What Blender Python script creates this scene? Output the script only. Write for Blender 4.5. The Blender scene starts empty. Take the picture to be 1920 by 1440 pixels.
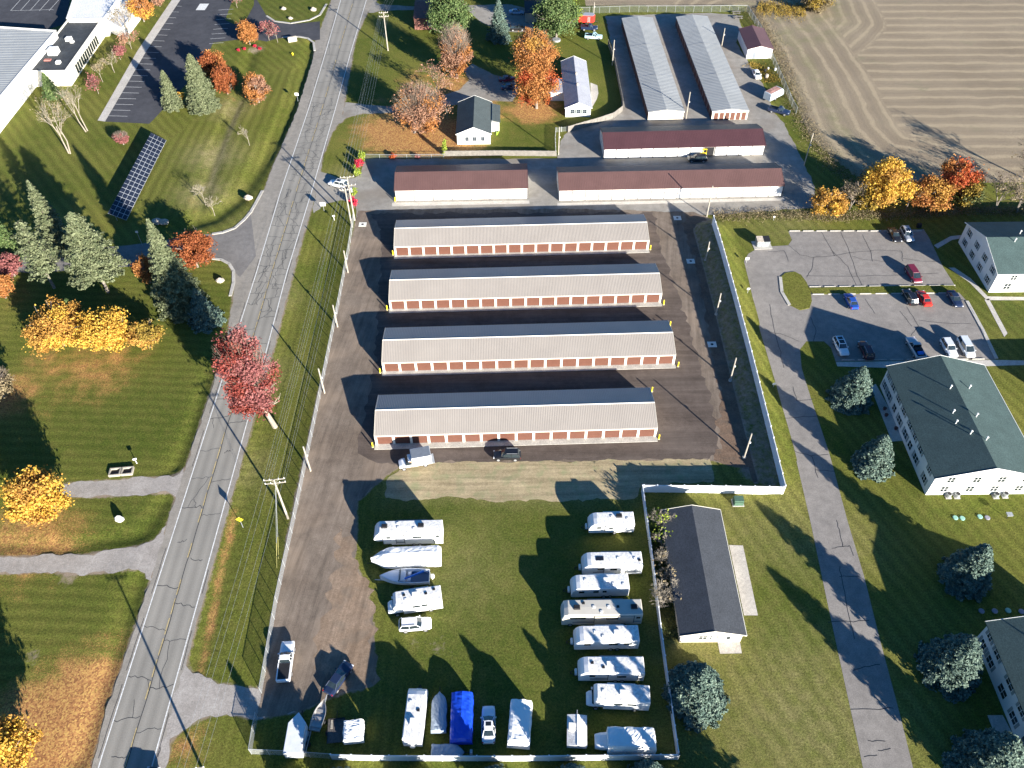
import bpy, math, random
import numpy as np
from mathutils import Vector, Matrix
rnd = random.Random(7)
nr = np.random.default_rng(7)
PI = math.pi
rad = math.radians
SC = bpy.context.scene
COL = SC.collection

# ------------------------------------------------------------------ camera
FPX, PITCH, ROLL, CAMH = 1553.0, 0.8274847, -0.0108644, 113.688
cp, sp, cr, sr = math.cos(PITCH), math.sin(PITCH), math.cos(ROLL), math.sin(ROLL)
_r, _u, FW = Vector((1, 0, 0)), Vector((0, sp, cp)), Vector((0, cp, -sp))
RT, UP = cr * _r + sr * _u, -sr * _r + cr * _u
cam = bpy.data.cameras.new('camera')
cam.sensor_width = 36
cam.lens = 36 * FPX / 1920
cam.clip_end = 3000
cam.clip_start = 1
camo = bpy.data.objects.new('camera', cam)
COL.objects.link(camo)
M = Matrix((RT, UP, -FW)).transposed().to_4x4()
M.translation = Vector((0, 0, CAMH))
camo.matrix_world = M
SC.camera = camo

# ------------------------------------------------------------------ light
SUN_EL, SUN_AZ = rad(16.0), rad(-54.5)          # azimuth from +X, counter-clockwise
SD = Vector((math.cos(SUN_EL) * math.cos(SUN_AZ), math.cos(SUN_EL) * math.sin(SUN_AZ), math.sin(SUN_EL)))
w = bpy.data.worlds.new('World')
SC.world = w
w.use_nodes = True
nt = w.node_tree
sky = nt.nodes.new('ShaderNodeTexSky')
sky.sky_type = 'NISHITA'
sky.sun_disc = False
sky.sun_elevation = SUN_EL
sky.sun_rotation = math.atan2(SD.x, SD.y)
sky.ozone_density = 6.0
sky.air_density = 1.0
sky.dust_density = 0.3
bg = nt.nodes['Background']
bg.inputs['Strength'].default_value = 0.058
hs = nt.nodes.new('ShaderNodeHueSaturation')
hs.inputs['Saturation'].default_value = 1.12
nt.links.new(sky.outputs[0], hs.inputs['Color'])
nt.links.new(hs.outputs[0], bg.inputs[0])
sl = bpy.data.lights.new('sun', 'SUN')
sl.energy = 5.0
sl.angle = rad(0.5)
sl.color = (1.0, 0.94, 0.84)
so = bpy.data.objects.new('sun', sl)
COL.objects.link(so)
so.rotation_euler = SD.to_track_quat('Z', 'Y').to_euler()
so.location = (0, 0, 150)
SC.view_settings.view_transform = 'Standard'
SC.view_settings.look = 'None'
SC.view_settings.exposure = 1.72
SC.view_settings.gamma = 1

# ------------------------------------------------------------------ helpers
def G(px, py, z=0.0):
    d = FW + RT * ((px - 960) / FPX) - UP * ((py - 720) / FPX)
    p = Vector((0, 0, CAMH)) + d * ((z - CAMH) / d.z)
    return Vector((p.x, p.y, z))
def proj(q):
    d = Vector(q) - Vector((0, 0, CAMH))
    z = d.dot(FW)
    return (960 + FPX * d.dot(RT) / z, 720 - FPX * d.dot(UP) / z)
def hgt(b, t):
    B = G(*b)
    best, bh = 1e9, 1
    for i in range(1, 800):
        q = proj((B.x, B.y, i * .05))
        e = (q[0] - t[0]) ** 2 + (q[1] - t[1]) ** 2
        if e < best: best, bh = e, i * .05
    return bh
def shadow_h(b, t):            # height of a thing whose base and shadow tip are seen
    return (G(*t) - G(*b)).length * math.tan(SUN_EL)

def setp(o, label=None, cat=None, group=None, kind=None):
    if label: o['label'] = label
    if cat: o['category'] = cat
    if group: o['group'] = group
    if kind: o['kind'] = kind
    return o
def thing(name, label, cat, loc=(0, 0, 0), rz=0.0, group=None):
    o = bpy.data.objects.new(name, None)
    o.empty_display_size = .3
    COL.objects.link(o)
    o.location = loc
    o.rotation_euler = (0, 0, rz)
    return setp(o, label, cat, group)
def copy_tree(o, parent=None):
    c = o.copy()
    COL.objects.link(c)
    if parent: c.parent = parent
    for ch in o.children: copy_tree(ch, c)
    return c

class MB:
    def __init__(s): s.v, s.f, s.m = [], [], []
    def add(s, vs, fs, mi=0):
        n = len(s.v)
        s.v += [tuple(q) for q in vs]
        s.f += [tuple(i + n for i in q) for q in fs]
        s.m += [mi] * len(fs)
        return s
    def box(s, x0, x1, y0, y1, z0, z1, mi=0, tx=0):
        return s.add([(x0, y0, z0), (x1, y0, z0), (x1, y1, z0), (x0, y1, z0), (x0 + tx, y0 + tx, z1), (x1 - tx, y0 + tx, z1), (x1 - tx, y1 - tx, z1), (x0 + tx, y1 - tx, z1)],
                     [(0, 3, 2, 1), (4, 5, 6, 7), (0, 1, 5, 4), (1, 2, 6, 5), (2, 3, 7, 6), (3, 0, 4, 7)], mi)
    def obox(s, c, ex, ey, hx, hy, z0, z1, mi=0):     # oriented box about c
        c, ex, ey = Vector(c), Vector(ex), Vector(ey)
        b = [c + ex * a * hx + ey * b_ * hy for a, b_ in ((-1, -1), (1, -1), (1, 1), (-1, 1))]
        return s.add([(q.x, q.y, z0) for q in b] + [(q.x, q.y, z1) for q in b], [(0, 3, 2, 1), (4, 5, 6, 7), (0, 1, 5, 4), (1, 2, 6, 5), (2, 3, 7, 6), (3, 0, 4, 7)], mi)
    def quad(s, *p, mi=0): return s.add(p, [tuple(range(len(p)))], mi)
    def tube(s, pts, rs, n=6, mi=0, cap=True):
        pts = [Vector(p) for p in pts]
        if not isinstance(rs, (list, tuple)): rs = [rs] * len(pts)
        base = len(s.v)
        for i, p in enumerate(pts):
            d = (pts[min(i + 1, len(pts) - 1)] - pts[max(i - 1, 0)]).normalized()
            a = d.cross(Vector((0, 0, 1)) if abs(d.z) < .9 else Vector((1, 0, 0))).normalized()
            b = d.cross(a)
            for k in range(n):
                q = p + (a * math.cos(2 * PI * k / n) + b * math.sin(2 * PI * k / n)) * rs[i]
                s.v.append(tuple(q))
        for i in range(len(pts) - 1):
            for k in range(n):
                a0, a1 = base + i * n + k, base + i * n + (k + 1) % n
                s.f.append((a0, a1, a1 + n, a0 + n)); s.m.append(mi)
        if cap:
            s.f.append(tuple(base + k for k in range(n))); s.m.append(mi)
            s.f.append(tuple(base + (len(pts) - 1) * n + k for k in reversed(range(n)))); s.m.append(mi)
        return s
    def loft(s, rings, mi=0, cap=True):
        n = len(rings[0]); b = len(s.v)
        for r in rings: s.v += [tuple(q) for q in r]
        for i in range(len(rings) - 1):
            for k in range(n):
                a0, a1 = b + i * n + k, b + i * n + (k + 1) % n
                s.f.append((a0, a1, a1 + n, a0 + n)); s.m.append(mi)
        if cap:
            s.f.append(tuple(b + k for k in reversed(range(n)))); s.m.append(mi)
            s.f.append(tuple(b + (len(rings) - 1) * n + k for k in range(n))); s.m.append(mi)
        return s
    def build(s, name, mats, parent=None, smooth=False):
        me = bpy.data.meshes.new(name)
        me.from_pydata(s.v, [], s.f)
        if not isinstance(mats, (list, tuple)): mats = [mats]
        for m in mats: me.materials.append(m)
        if len(mats) > 1: me.polygons.foreach_set('material_index', s.m)
        if smooth:
            me.polygons.foreach_set('use_smooth', [True] * len(me.polygons))
        import bmesh
        b = bmesh.new(); b.from_mesh(me)
        bmesh.ops.recalc_face_normals(b, faces=b.faces)
        b.to_mesh(me); b.free()
        me.update()
        o = bpy.data.objects.new(name, me)
        COL.objects.link(o)
        if parent: o.parent = parent
        return o

# ------------------------------------------------------------------ materials
class NT:
    def __init__(s, m):
        m.use_nodes = True
        s.t = m.node_tree; s.b = s.t.nodes['Principled BSDF']; s.out = s.t.nodes['Material Output']
    def n(s, ty, **kw):
        x = s.t.nodes.new('ShaderNode' + ty)
        for k, v in kw.items():
            if k[0] == '_': x.inputs[k[1:].replace('_', ' ')].default_value = v
            else: setattr(x, k, v)
        return x
    def l(s, a, b): s.t.links.new(a, b)
    def coord(s):
        return s.n('NewGeometry').outputs['Position']
    def noise(s, vec, scale, detail=3, rough=.5, dist=0):
        x = s.n('TexNoise'); s.l(vec, x.inputs['Vector'])
        x.inputs['Scale'].default_value = scale; x.inputs['Detail'].default_value = detail
        x.inputs['Roughness'].default_value = rough; x.inputs['Distortion'].default_value = dist
        return x.outputs['Fac']
    def ramp(s, fac, stops, interp='LINEAR'):
        x = s.n('ValToRGB'); x.color_ramp.interpolation = interp
        e = x.color_ramp.elements
        while len(e) < len(stops): e.new(.5)
        for i, (p, c) in enumerate(stops):
            e[i].position = p; e[i].color = (*c, 1) if not isinstance(c, (int, float)) else (c, c, c, 1)
        s.l(fac, x.inputs[0]); return x.outputs[0]
    def mix(s, fac, a, b, mode='MIX'):
        x = s.n('Mix', data_type='RGBA', blend_type=mode)
        for i, v in ((0, fac), (6, a), (7, b)):
            if isinstance(v, (int, float)): x.inputs[i].default_value = v
            elif isinstance(v, tuple): x.inputs[i].default_value = (*v, 1)
            else: s.l(v, x.inputs[i])
        return x.outputs[2]
    def math(s, op, a, b=0.0, c=0.0):
        x = s.n('Math', operation=op)
        for i, v in enumerate((a, b, c)):
            if isinstance(v, (int, float)): x.inputs[i].default_value = v
            else: s.l(v, x.inputs[i])
        return x.outputs[0]
    def attr(s, name):
        return s.n('Attribute', attribute_name=name).outputs['Fac']
    def bump(s, h, st=.3, d=.05):
        x = s.n('Bump'); x.inputs['Strength'].default_value = st; x.inputs['Distance'].default_value = d
        s.l(h, x.inputs['Height']); s.l(x.outputs[0], s.b.inputs['Normal'])

MATS = {}
def mat(name, c=None, rough=.6, metal=0.0, var=.12, scale=1.5, fine=0, spec=.3, coat=0, bump=0):
    if name in MATS: return MATS[name]
    m = bpy.data.materials.new(name)
    k = NT(m)
    k.b.inputs['Roughness'].default_value = rough
    k.b.inputs['Metallic'].default_value = metal
    k.b.inputs['Specular IOR Level'].default_value = spec
    if coat: k.b.inputs['Coat Weight'].default_value = coat; k.b.inputs['Coat Roughness'].default_value = .08
    tc = k.n('TexCoord').outputs['Object']
    lo = tuple(max(0, x * (1 - var)) for x in c); hi = tuple(min(1, x * (1 + var)) for x in c)
    n = k.noise(tc, scale, 5, .6)
    col = k.ramp(n, [(.3, lo), (.7, hi)])
    if fine:
        n2 = k.noise(tc, fine, 2, .7)
        col = k.mix(1.0, col, k.ramp(n2, [(.3, .72), (.7, 1.25)]), 'MULTIPLY')
        if bump: k.bump(n2, .5, bump)
    k.l(col, k.b.inputs['Base Color'])
    m.diffuse_color = (*c, 1)
    MATS[name] = m
    return m

def paint(name, c, rough=.3, metal=0.0): return mat('paint_' + name, c, rough, metal, .04, .7, coat=.6, spec=.5)
GLASS = mat('glass_dark', (.02, .03, .035), .08, 0, .2, 2, spec=.9)
TINT = mat('glass_tint', (.03, .05, .05), .1, 0, .2, 2, spec=.8)
TYRE = mat('tyre', (.025, .025, .025), .8, 0, .2, 5)
RIM = mat('rim_metal', (.5, .5, .52), .35, .6, .1, 5)
CHROME = mat('chrome', (.6, .6, .62), .25, .8, .05, 5)
BLACKP = mat('black_plastic', (.02, .02, .022), .5, 0, .2, 3)
HEADL = mat('headlight_lens', (.7, .72, .75), .15, 0, .1, 4, spec=.8)
TAILL = mat('taillight_lens', (.35, .01, .01), .2, 0, .1, 4, spec=.8)
CONC = mat('concrete', (.42, .40, .36), .85, 0, .15, .5, 6)
CONCD = mat('concrete_old', (.30, .28, .25), .9, 0, .2, .4, 5)
TANROOF = mat('tan_metal_roof', (.335, .30, .265), .42, .05, .05, .25, spec=.45)
TANTRIM = mat('cream_trim', (.78, .73, .62), .5, 0, .05, 1)
CREAM = mat('cream_wall', (.62, .56, .46), .55, 0, .06, .6)
DOORRED = mat('brown_red_door', (.125, .055, .038), .5, 0, .08, 1.2)
DARKRED = mat('dark_brown_trim', (.14, .05, .035), .5, 0, .1, 1.2)
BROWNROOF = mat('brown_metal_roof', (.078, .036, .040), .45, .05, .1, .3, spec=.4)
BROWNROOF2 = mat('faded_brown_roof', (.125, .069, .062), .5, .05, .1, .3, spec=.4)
GREYROOF = mat('pale_metal_roof', (.275, .285, .285), .45, .1, .09, .18, spec=.4)
WHITE = mat('white_siding', (.74, .73, .70), .55, 0, .05, .7)
WHITEW = mat('weathered_white', (.66, .64, .58), .6, 0, .1, .9)
VINYL = mat('white_vinyl', (.78, .79, .80), .4, 0, .03, .8)
WOODW = mat('weathered_wood', (.19, .175, .155), .85, 0, .22, 1.3, 9)
WOODP = mat('pole_wood', (.33, .30, .25), .85, 0, .2, 1.5, 8)
WOODD = mat('dark_deck_wood', (.10, .09, .085), .8, 0, .25, 2, 9)
GALV = mat('galvanised_steel', (.45, .47, .48), .45, .5, .1, 2)
YELLOW = mat('yellow_paint', (.80, .62, .03), .45, 0, .06, 2)
SHING_G = mat('green_grey_shingle', (.058, .092, .088), .9, 0, .12, .5, 5, bump=.02)
SHING_D = mat('charcoal_shingle', (.058, .064, .074), .9, 0, .12, .5, 5, bump=.02)
SHING_B = mat('white_grey_shingle', (.33, .34, .38), .85, 0, .1, .5, 5)
SHING_H = mat('slate_shingle', (.07, .088, .09), .85, 0, .12, .5, 5)
BLKROOF = mat('black_membrane', (.045, .05, .055), .8, 0, .25, .3, 1.5)
BRICK = mat('brick', (.22, .10, .08), .9, 0, .2, 1.5, 7)
SHUTTER = mat('grey_shutter', (.26, .29, .28), .6, 0, .08, 2)
BARK = mat('bark', (.22, .19, .16), .9, 0, .25, 2, 7)
BARKL = mat('pale_bark', (.27, .235, .185), .9, 0, .2, 2, 6)
TWIG = mat('twig', (.20, .16, .125), .9, 0, .25, 2)
GREENBOX = mat('green_box', (.07, .13, .09), .5, 0, .1, 2)
LIDG = mat('mint_lid', (.25, .47, .38), .5, 0, .1, 2)
LIDP = mat('grey_lid', (.26, .25, .30), .5, 0, .1, 2)
STONE = mat('field_stone', (.40, .35, .29), .9, 0, .25, 2, 6)
TARP_W = mat('white_tarp', (.80, .80, .78), .4, 0, .04, .8, spec=.5)
TARP_B = mat('blue_tarp', (.01, .06, .52), .32, 0, .12, 1.2, spec=.6)
TARP_G = mat('grey_blue_cover', (.32, .38, .45), .5, 0, .1, 1)
ALU = mat('aluminium', (.42, .40, .38), .4, .5, .15, 1.5)
GELW = mat('white_gelcoat', (.74, .76, .80), .25, 0, .04, 1, spec=.6)
BLUEF = mat('blue_canvas', (.02, .16, .55), .6, 0, .1, 2)
RVW = mat('rv_white', (.76, .76, .75), .35, 0, .04, .6, spec=.5)
RVR = mat('rv_roof', (.70, .69, .67), .5, 0, .07, .5, 3)
RVT = mat('rv_tan', (.56, .52, .44), .35, 0, .05, .6, spec=.5)
RVG = mat('rv_grey_band', (.20, .22, .25), .4, 0, .08, .8)
REDP = mat('red_trailer', (.62, .04, .03), .35, 0, .05, 1)

def leafmat(name, stops, trans=.25, rough=.7):
    m = bpy.data.materials.new(name); k = NT(m)
    g = k.n('NewGeometry')
    n = k.noise(g.outputs['Position'], .55, 2)
    f = k.math('ADD', k.math('MULTIPLY', g.outputs['Random Per Island'], .62), k.math('MULTIPLY', n, .55))
    f = k.math('SUBTRACT', f, .08)
    c = k.ramp(f, stops)
    k.l(c, k.b.inputs['Base Color'])
    k.b.inputs['Roughness'].default_value = rough
    k.b.inputs['Specular IOR Level'].default_value = .2
    t = k.n('BsdfTranslucent'); k.l(c, t.inputs[0])
    mx = k.n('MixShader'); mx.inputs[0].default_value = trans
    k.l(k.b.outputs[0], mx.inputs[1]); k.l(t.outputs[0], mx.inputs[2]); k.l(mx.outputs[0], k.out.inputs[0])
    m.diffuse_color = (*stops[1][1], 1)
    return m
L_YEL = leafmat('leaf_yellow', [(.1, (.36, .17, .03)), (.45, (.56, .33, .05)), (.9, (.66, .47, .09))])
L_GOLD = leafmat('leaf_gold', [(.1, (.22, .11, .03)), (.45, (.44, .23, .05)), (.9, (.54, .33, .08))])
L_OLIVE = leafmat('leaf_olive', [(.1, (.12, .08, .02)), (.5, (.30, .20, .04)), (.9, (.42, .32, .06))])
L_ORA = leafmat('leaf_orange', [(.1, (.20, .075, .025)), (.5, (.40, .165, .05)), (.9, (.48, .24, .08))])
L_PINK = leafmat('leaf_salmon', [(.1, (.19, .10, .07)), (.5, (.33, .175, .11)), (.9, (.40, .24, .155))])
L_RED = leafmat('leaf_crimson', [(.1, (.12, .022, .02)), (.5, (.25, .052, .04)), (.9, (.34, .10, .075))])
L_RUST = leafmat('leaf_rust', [(.1, (.13, .035, .015)), (.5, (.27, .08, .03)), (.9, (.36, .13, .045))])
L_FIRE = leafmat('leaf_scarlet', [(.1, (.20, .03, .015)), (.5, (.42, .085, .03)), (.9, (.50, .16, .05))])
L_ROSE = leafmat('leaf_rose', [(.1, (.15, .045, .048)), (.5, (.28, .10, .095)), (.9, (.35, .15, .135))])
L_BUSHR = leafmat('leaf_bush_red', [(.1, (.30, .01, .03)), (.5, (.55, .03, .07)), (.9, (.65, .06, .1))])
L_LIME = leafmat('leaf_lime', [(.1, (.12, .18, .02)), (.5, (.25, .32, .04)), (.9, (.35, .40, .07))])
N_BLUE = leafmat('needle_blue', [(.1, (.035, .064, .052)), (.5, (.095, .145, .118)), (.9, (.20, .26, .20))], .1)
N_PALE = leafmat('needle_pale', [(.1, (.055, .075, .035)), (.5, (.135, .155, .08)), (.9, (.22, .24, .135))], .1)
N_GREEN = leafmat('needle_green', [(.1, (.04, .075, .025)), (.5, (.09, .14, .045)), (.9, (.17, .21, .08))], .12)
L_DARK = leafmat('leaf_dark_green', [(.1, (.03, .05, .02)), (.5, (.07, .09, .03)), (.9, (.13, .13, .05))], .15)
L_STRAW = leafmat('dry_weed', [(.1, (.10, .078, .045)), (.5, (.21, .165, .095)), (.9, (.30, .25, .15))], .2)

# ------------------------------------------------------------------ polygons
def pxpoly(pts): return [G(*p) for p in pts]
def poly_sdf(P, poly):         # signed distance, negative inside; P (n,2)
    poly = np.array([(p.x, p.y) for p in poly])
    d = np.full(len(P), 1e18); ins = np.zeros(len(P), bool)
    for i in range(len(poly)):
        a, b = poly[i - 1], poly[i]
        e = b - a; wv = P - a
        t = np.clip((wv @ e) / max(e @ e, 1e-9), 0, 1)
        q = wv - t[:, None] * e
        d = np.minimum(d, (q ** 2).sum(1))
        c = ((a[1] > P[:, 1]) != (b[1] > P[:, 1]))
        xx = (b[0] - a[0]) * (P[:, 1] - a[1]) / (b[1] - a[1] + 1e-12) + a[0]
        ins ^= c & (P[:, 0] < xx)
    return np.sqrt(d) * np.where(ins, -1, 1)
def line_dist(P, pts):         # distance to polyline
    d = np.full(len(P), 1e18)
    for a, b in zip(pts[:-1], pts[1:]):
        a = np.array((a.x, a.y)); b = np.array((b.x, b.y)); e = b - a; wv = P - a
        t = np.clip((wv @ e) / max(e @ e, 1e-9), 0, 1); q = wv - t[:, None] * e
        d = np.minimum(d, (q ** 2).sum(1))
    return np.sqrt(d)
def sheet(name, px, z, m, jit=.0, label=None, seg=1.0, world=False):
    pts = px if world else pxpoly(px)
    out = []
    for i in range(len(pts)):
        a, b = pts[i], pts[(i + 1) % len(pts)]
        L = (b - a).length; n = max(1, int(L / seg)) if jit else 1
        nx = Vector((-(b - a).y, (b - a).x, 0)).normalized() if L > 0 else Vector((0, 0, 0))
        for k in range(n):
            q = a + (b - a) * (k / n)
            if jit: q = q + nx * (rnd.gauss(0, jit * .45) + jit * 1.3 * math.sin(q.x * .9 + q.y * 1.3) * math.sin(q.x * .37 - q.y * .5 + 1))
            out.append((q.x, q.y, 0))
    from mathutils.geometry import tessellate_polygon
    tris = tessellate_polygon([[Vector(q) for q in out]])
    mb = MB(); mb.add([(q[0], q[1], z) for q in out], tris)
    o = mb.build(name, m)
    for p in o.data.polygons:
        if p.normal.z < 0: p.flip() if hasattr(p, 'flip') else None
    setp(o, label, None, None, 'structure')
    return o

# ------------------------------------------------------------------ ground data (photo pixels)
ROAD_C = [((-16, 2180), (77, 2180)), ((184, 1440), (284, 1440)), ((299, 1080), (384, 1080)), ((414, 720), (485, 713)), ((480, 514), (537, 514)), ((526, 360), (584, 360)), ((580, 200), (630, 200)), ((610, 100), (657, 100)), ((639, 0), (687, 0)), ((664, -90), (711, -90))]
PAVE = [(150, 1500), (172, 1440), (200, 1330), (245, 1200), (285, 1080), (320, 960), (347, 880), (400, 720), (424, 640), (437, 560), (437, 510), (426, 490), (390, 470), (400, 440), (440, 426), (458, 410), (473, 388), (495, 357), (512, 310), (525, 282), (555, 212), (575, 150), (587, 110), (591, 78), (598, 62), (622, 0), (650, -90), (745, -90), (707, 0), (690, 22), (672, 60), (665, 84), (648, 180), (640, 225), (622, 250), (606, 292), (601, 320), (600, 345), (588, 380), (575, 420), (553, 500), (519, 632), (482, 765), (435, 930), (393, 1080), (352, 1230), (340, 1300), (300, 1440), (290, 1500)]
YARD = [(672, 395), (640, 540), (620, 640), (597, 740), (568, 870), (548, 960), (520, 1110), (503, 1200), (494, 1290), (480, 1345), (560, 1335), (600, 1315), (640, 1300), (700, 1285), (700, 1180), (690, 1120), (665, 1050), (670, 940), (722, 892), (757, 868), (1335, 862), (1405, 880), (1414, 905), (1461, 915), (1425, 760), (1395, 640), (1362, 510), (1336, 412), (1300, 398), (1100, 392), (800, 392)]
UPPER = [(600, 322), (612, 326), (640, 336), (664, 334), (676, 326), (684, 298), (835, 298), (1045, 297), (1052, 262), (1066, 246), (1120, 232), (1167, 208), (1163, 160), (1152, 110), (1135, 30), (1330, 24), (1383, 28), (1392, 55), (1380, 80), (1405, 120), (1432, 160), (1448, 205), (1470, 232), (1500, 290), (1528, 350), (1525, 390), (1345, 402), (1250, 410), (800, 405), (668, 410), (668, 380), (640, 376), (615, 380), (598, 392), (586, 400), (594, 350)]
LOT = [(1545, 640), (1512, 640), (1500, 655), (1503, 690), (1520, 745), (1555, 850), (1590, 980), (1620, 1080), (1650, 1200), (1690, 1350), (1712, 1440), (1740, 1560), (1650, 1560), (1618, 1440), (1610, 1400), (1575, 1240), (1545, 1100), (1520, 980), (1490, 850), (1455, 720), (1425, 620), (1405, 530), (1395, 490), (1403, 476), (1425, 463), (1478, 460), (1485, 450), (1478, 434), (1732, 430), (1742, 446), (1768, 500), (1786, 528), (1795, 545), (1813, 565), (1842, 618), (1868, 674), (1567, 678), (1558, 652)]
DRIVE_TL = [(480, -60), (482, 0), (500, 30), (520, 42), (560, 44), (600, 40), (600, 74), (590, 76), (560, 70), (520, 72), (500, 78), (470, 72), (440, 75), (400, 80), (375, 130), (290, 222), (280, 232), (197, 228), (275, 95), (338, 0), (370, -60), (440, -60), (436, 0), (422, 38), (440, 46), (462, 36), (476, 10)]
DRIVE_L = [(470, 400), (458, 412), (440, 428), (410, 437), (360, 442), (300, 452), (240, 460), (140, 468), (0, 462), (-60, 458), (-60, 505), (0, 508), (60, 512), (240, 500), (330, 490), (395, 484), (424, 492), (436, 506), (450, 520), (480, 480)]
DRIVE_G1 = [(345, 880), (325, 892), (240, 898), (170, 902), (115, 908), (60, 915), (60, 935), (120, 930), (180, 932), (250, 928), (318, 924), (335, 935), (350, 915)]
DRIVE_G2 = [(312, 985), (290, 1012), (255, 1025), (150, 1040), (0, 1044), (-60, 1046), (-60, 1075), (0, 1076), (90, 1072), (150, 1078), (230, 1070), (268, 1068), (282, 1090), (300, 1040)]
ENTRY = [(345, 1240), (362, 1262), (400, 1280), (455, 1290), (495, 1288), (560, 1300), (560, 1330), (482, 1348), (425, 1338), (395, 1342), (350, 1362), (325, 1385), (310, 1440), (296, 1470), (290, 1440), (330, 1300)]
DRIVE_H = [(640, 222), (648, 192), (680, 196), (730, 200), (770, 190), (825, 180), (860, 170), (880, 150), (870, 130), (885, 120), (925, 140), (965, 150), (970, 175), (960, 190), (900, 188), (860, 195), (780, 205), (720, 212), (680, 213), (650, 220), (638, 232)]
DRIVE_T = [(690, 24), (700, 0), (712, 8), (780, 12), (860, 10), (960, 8), (1000, 20), (1000, 60), (940, 60), (900, 40), (880, 22), (830, 18), (760, 19), (715, 20), (700, 24)]
FIELD = [(1080, 12), (1100, -140), (2080, -140), (2120, 420), (1925, 385), (1850, 372), (1790, 360), (1720, 352), (1660, 345), (1600, 330), (1560, 300), (1520, 262), (1500, 228), (1492, 195), (1470, 145), (1440, 80), (1415, 40), (1402, 12)]
STRAW = [(757, 868), (1332, 861), (1339, 902), (1203, 912), (1201, 917), (1190, 936), (1050, 938), (930, 940), (860, 930), (790, 937), (722, 934), (724, 903)]
LEAFSPOTS = [  # px, py, radius (m), weight
    (820, 262, 14, 1.4), (760, 245, 16, 1.3), (700, 240, 9, 1.), (800, 285, 7, 1.1), (850, 160, 9, 1.0), (1000, 205, 10, 1.2), (905, 205, 10, .9), (780, 150, 9, .8), (880, 90, 8, .5), (720, 190, 9, .6),
    (150, 1330, 12, 1.2), (80, 1400, 13, 1.3), (180, 1400, 8, .9), (60, 1010, 13, .9), (150, 1000, 10, .5), (180, 690, 14, .8), (90, 690, 12, .7), (20, 740, 9, .9), (30, 560, 6, .6),
    (60, 770, 12, .5), (250, 690, 12, .4), (350, 1400, 5, .8), (1560, 400, 4, .6), (440, 180, 6, .5), (375, 380, 6, .5), (455, 215, 5, .4), (15, 1250, 8, .5), (130, 1240, 5, .2), (950, 250, 12, .4), (1045, 150, 8, .5), (1290, 1375, 4, .3)]
DITCHES = [([(588, 80), (580, 115), (545, 205), (500, 290), (445, 370), (400, 405), (350, 420)], 2.6, .9), ([(470, 100), (445, 190), (420, 240), (390, 330), (370, 400)], 2.0, .6),
           ([(400, 640), (395, 700), (350, 830), (325, 880)], 1.6, .45), ([(310, 935), (265, 1005)], 1.6, .4), ([(262, 1090), (205, 1270), (150, 1420)], 2.2, .45), ([(600, 440), (540, 640), (440, 1000), (360, 1250)], 2.5, .25), ([(0, 1018), (120, 1030), (240, 1005)], 1.5, .3)]

STEP = .75
gx = np.arange(-215, 215, STEP); gy = np.arange(8, 330, STEP)
X, Y = np.meshgrid(gx, gy); P2 = np.stack([X.ravel(), Y.ravel()], 1)
NX, NY = len(gx), len(gy)
def gauss_field(spots):
    a = np.zeros(len(P2))
    for px, py, r, wt in spots:
        q = G(px, py); a = np.maximum(a, wt * np.exp(-(((P2[:, 0] - q.x) ** 2 + (P2[:, 1] - q.y) ** 2) / (r * r))))
    return a
leaf = gauss_field(LEAFSPOTS) * 1.02
for pts, wd, wt in (([(440, 960), (410, 1090), (392, 1190), (372, 1268)], 1.3, .85), ([(585, 450), (560, 540), (520, 680), (470, 860)], 1.1, .42), ([(130, 1440), (185, 1330), (230, 1190)], 1.6, .3), ([(655, 225), (648, 260), (645, 320)], 1.2, .5)):
    leaf = np.maximum(leaf, wt * np.exp(-(line_dist(P2, pxpoly(pts)) / wd) ** 2))
zz = np.zeros(len(P2)); shade = np.zeros(len(P2))
for pts, wd, dp in DITCHES:
    d = line_dist(P2, pxpoly(pts)); zz -= dp * np.exp(-(d / wd) ** 2)
for poly in (PAVE, YARD, UPPER, LOT, DRIVE_TL, DRIVE_L, DRIVE_G1, DRIVE_G2, ENTRY, DRIVE_H, DRIVE_T, FIELD):
    d = poly_sdf(P2, pxpoly(poly)); zz *= np.clip(d / 1.5, 0, 1) ** .7
BERM = [(1467, 926, .25), (1440, 815, .7), (1405, 675, 1.3), (1375, 560, 1.6), (1350, 470, 1.75), (1335, 421, 1.7)]
bz = np.zeros(len(P2))
for (x0, y0, z0_), (x1, y1, z1_) in zip(BERM[:-1], BERM[1:]):
    A_, B_ = G(x0, y0, z0_), G(x1, y1, z1_); e_ = np.array([B_.x - A_.x, B_.y - A_.y]); w_ = P2 - np.array([A_.x, A_.y])
    t_ = np.clip((w_ @ e_) / (e_ @ e_), 0, 1); q_ = w_ - t_[:, None] * e_; d_ = np.sqrt((q_ ** 2).sum(1)); sgn = np.sign(e_[0] * w_[:, 1] - e_[1] * w_[:, 0])
    wd_ = np.where(sgn > 0, 3.2, 4.5); f_ = np.clip((d_ - .6) / wd_, 0, 1); bz = np.maximum(bz, (z0_ + (z1_ - z0_) * t_) * (1 - f_ * f_ * (3 - 2 * f_)))
bz *= np.clip(poly_sdf(P2, pxpoly(LOT)) / 1.6, 0, 1)
zz = np.where(bz > .02, np.maximum(zz, bz), zz)
sy = poly_sdf(P2, pxpoly(YARD)); sp_ = poly_sdf(P2, pxpoly(PAVE)); ss = poly_sdf(P2, pxpoly(STRAW))
dirt = np.zeros(len(P2))
dirt = np.maximum(dirt, np.exp(-np.maximum(sy, 0) / .7)); dirt = np.maximum(dirt, .9 * np.exp(-np.maximum(sp_, 0) / .9))
for poly in (DRIVE_G1, DRIVE_G2, ENTRY, DRIVE_H): dirt = np.maximum(dirt, .9 * np.exp(-np.maximum(poly_sdf(P2, pxpoly(poly)), 0) / .8))
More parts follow.
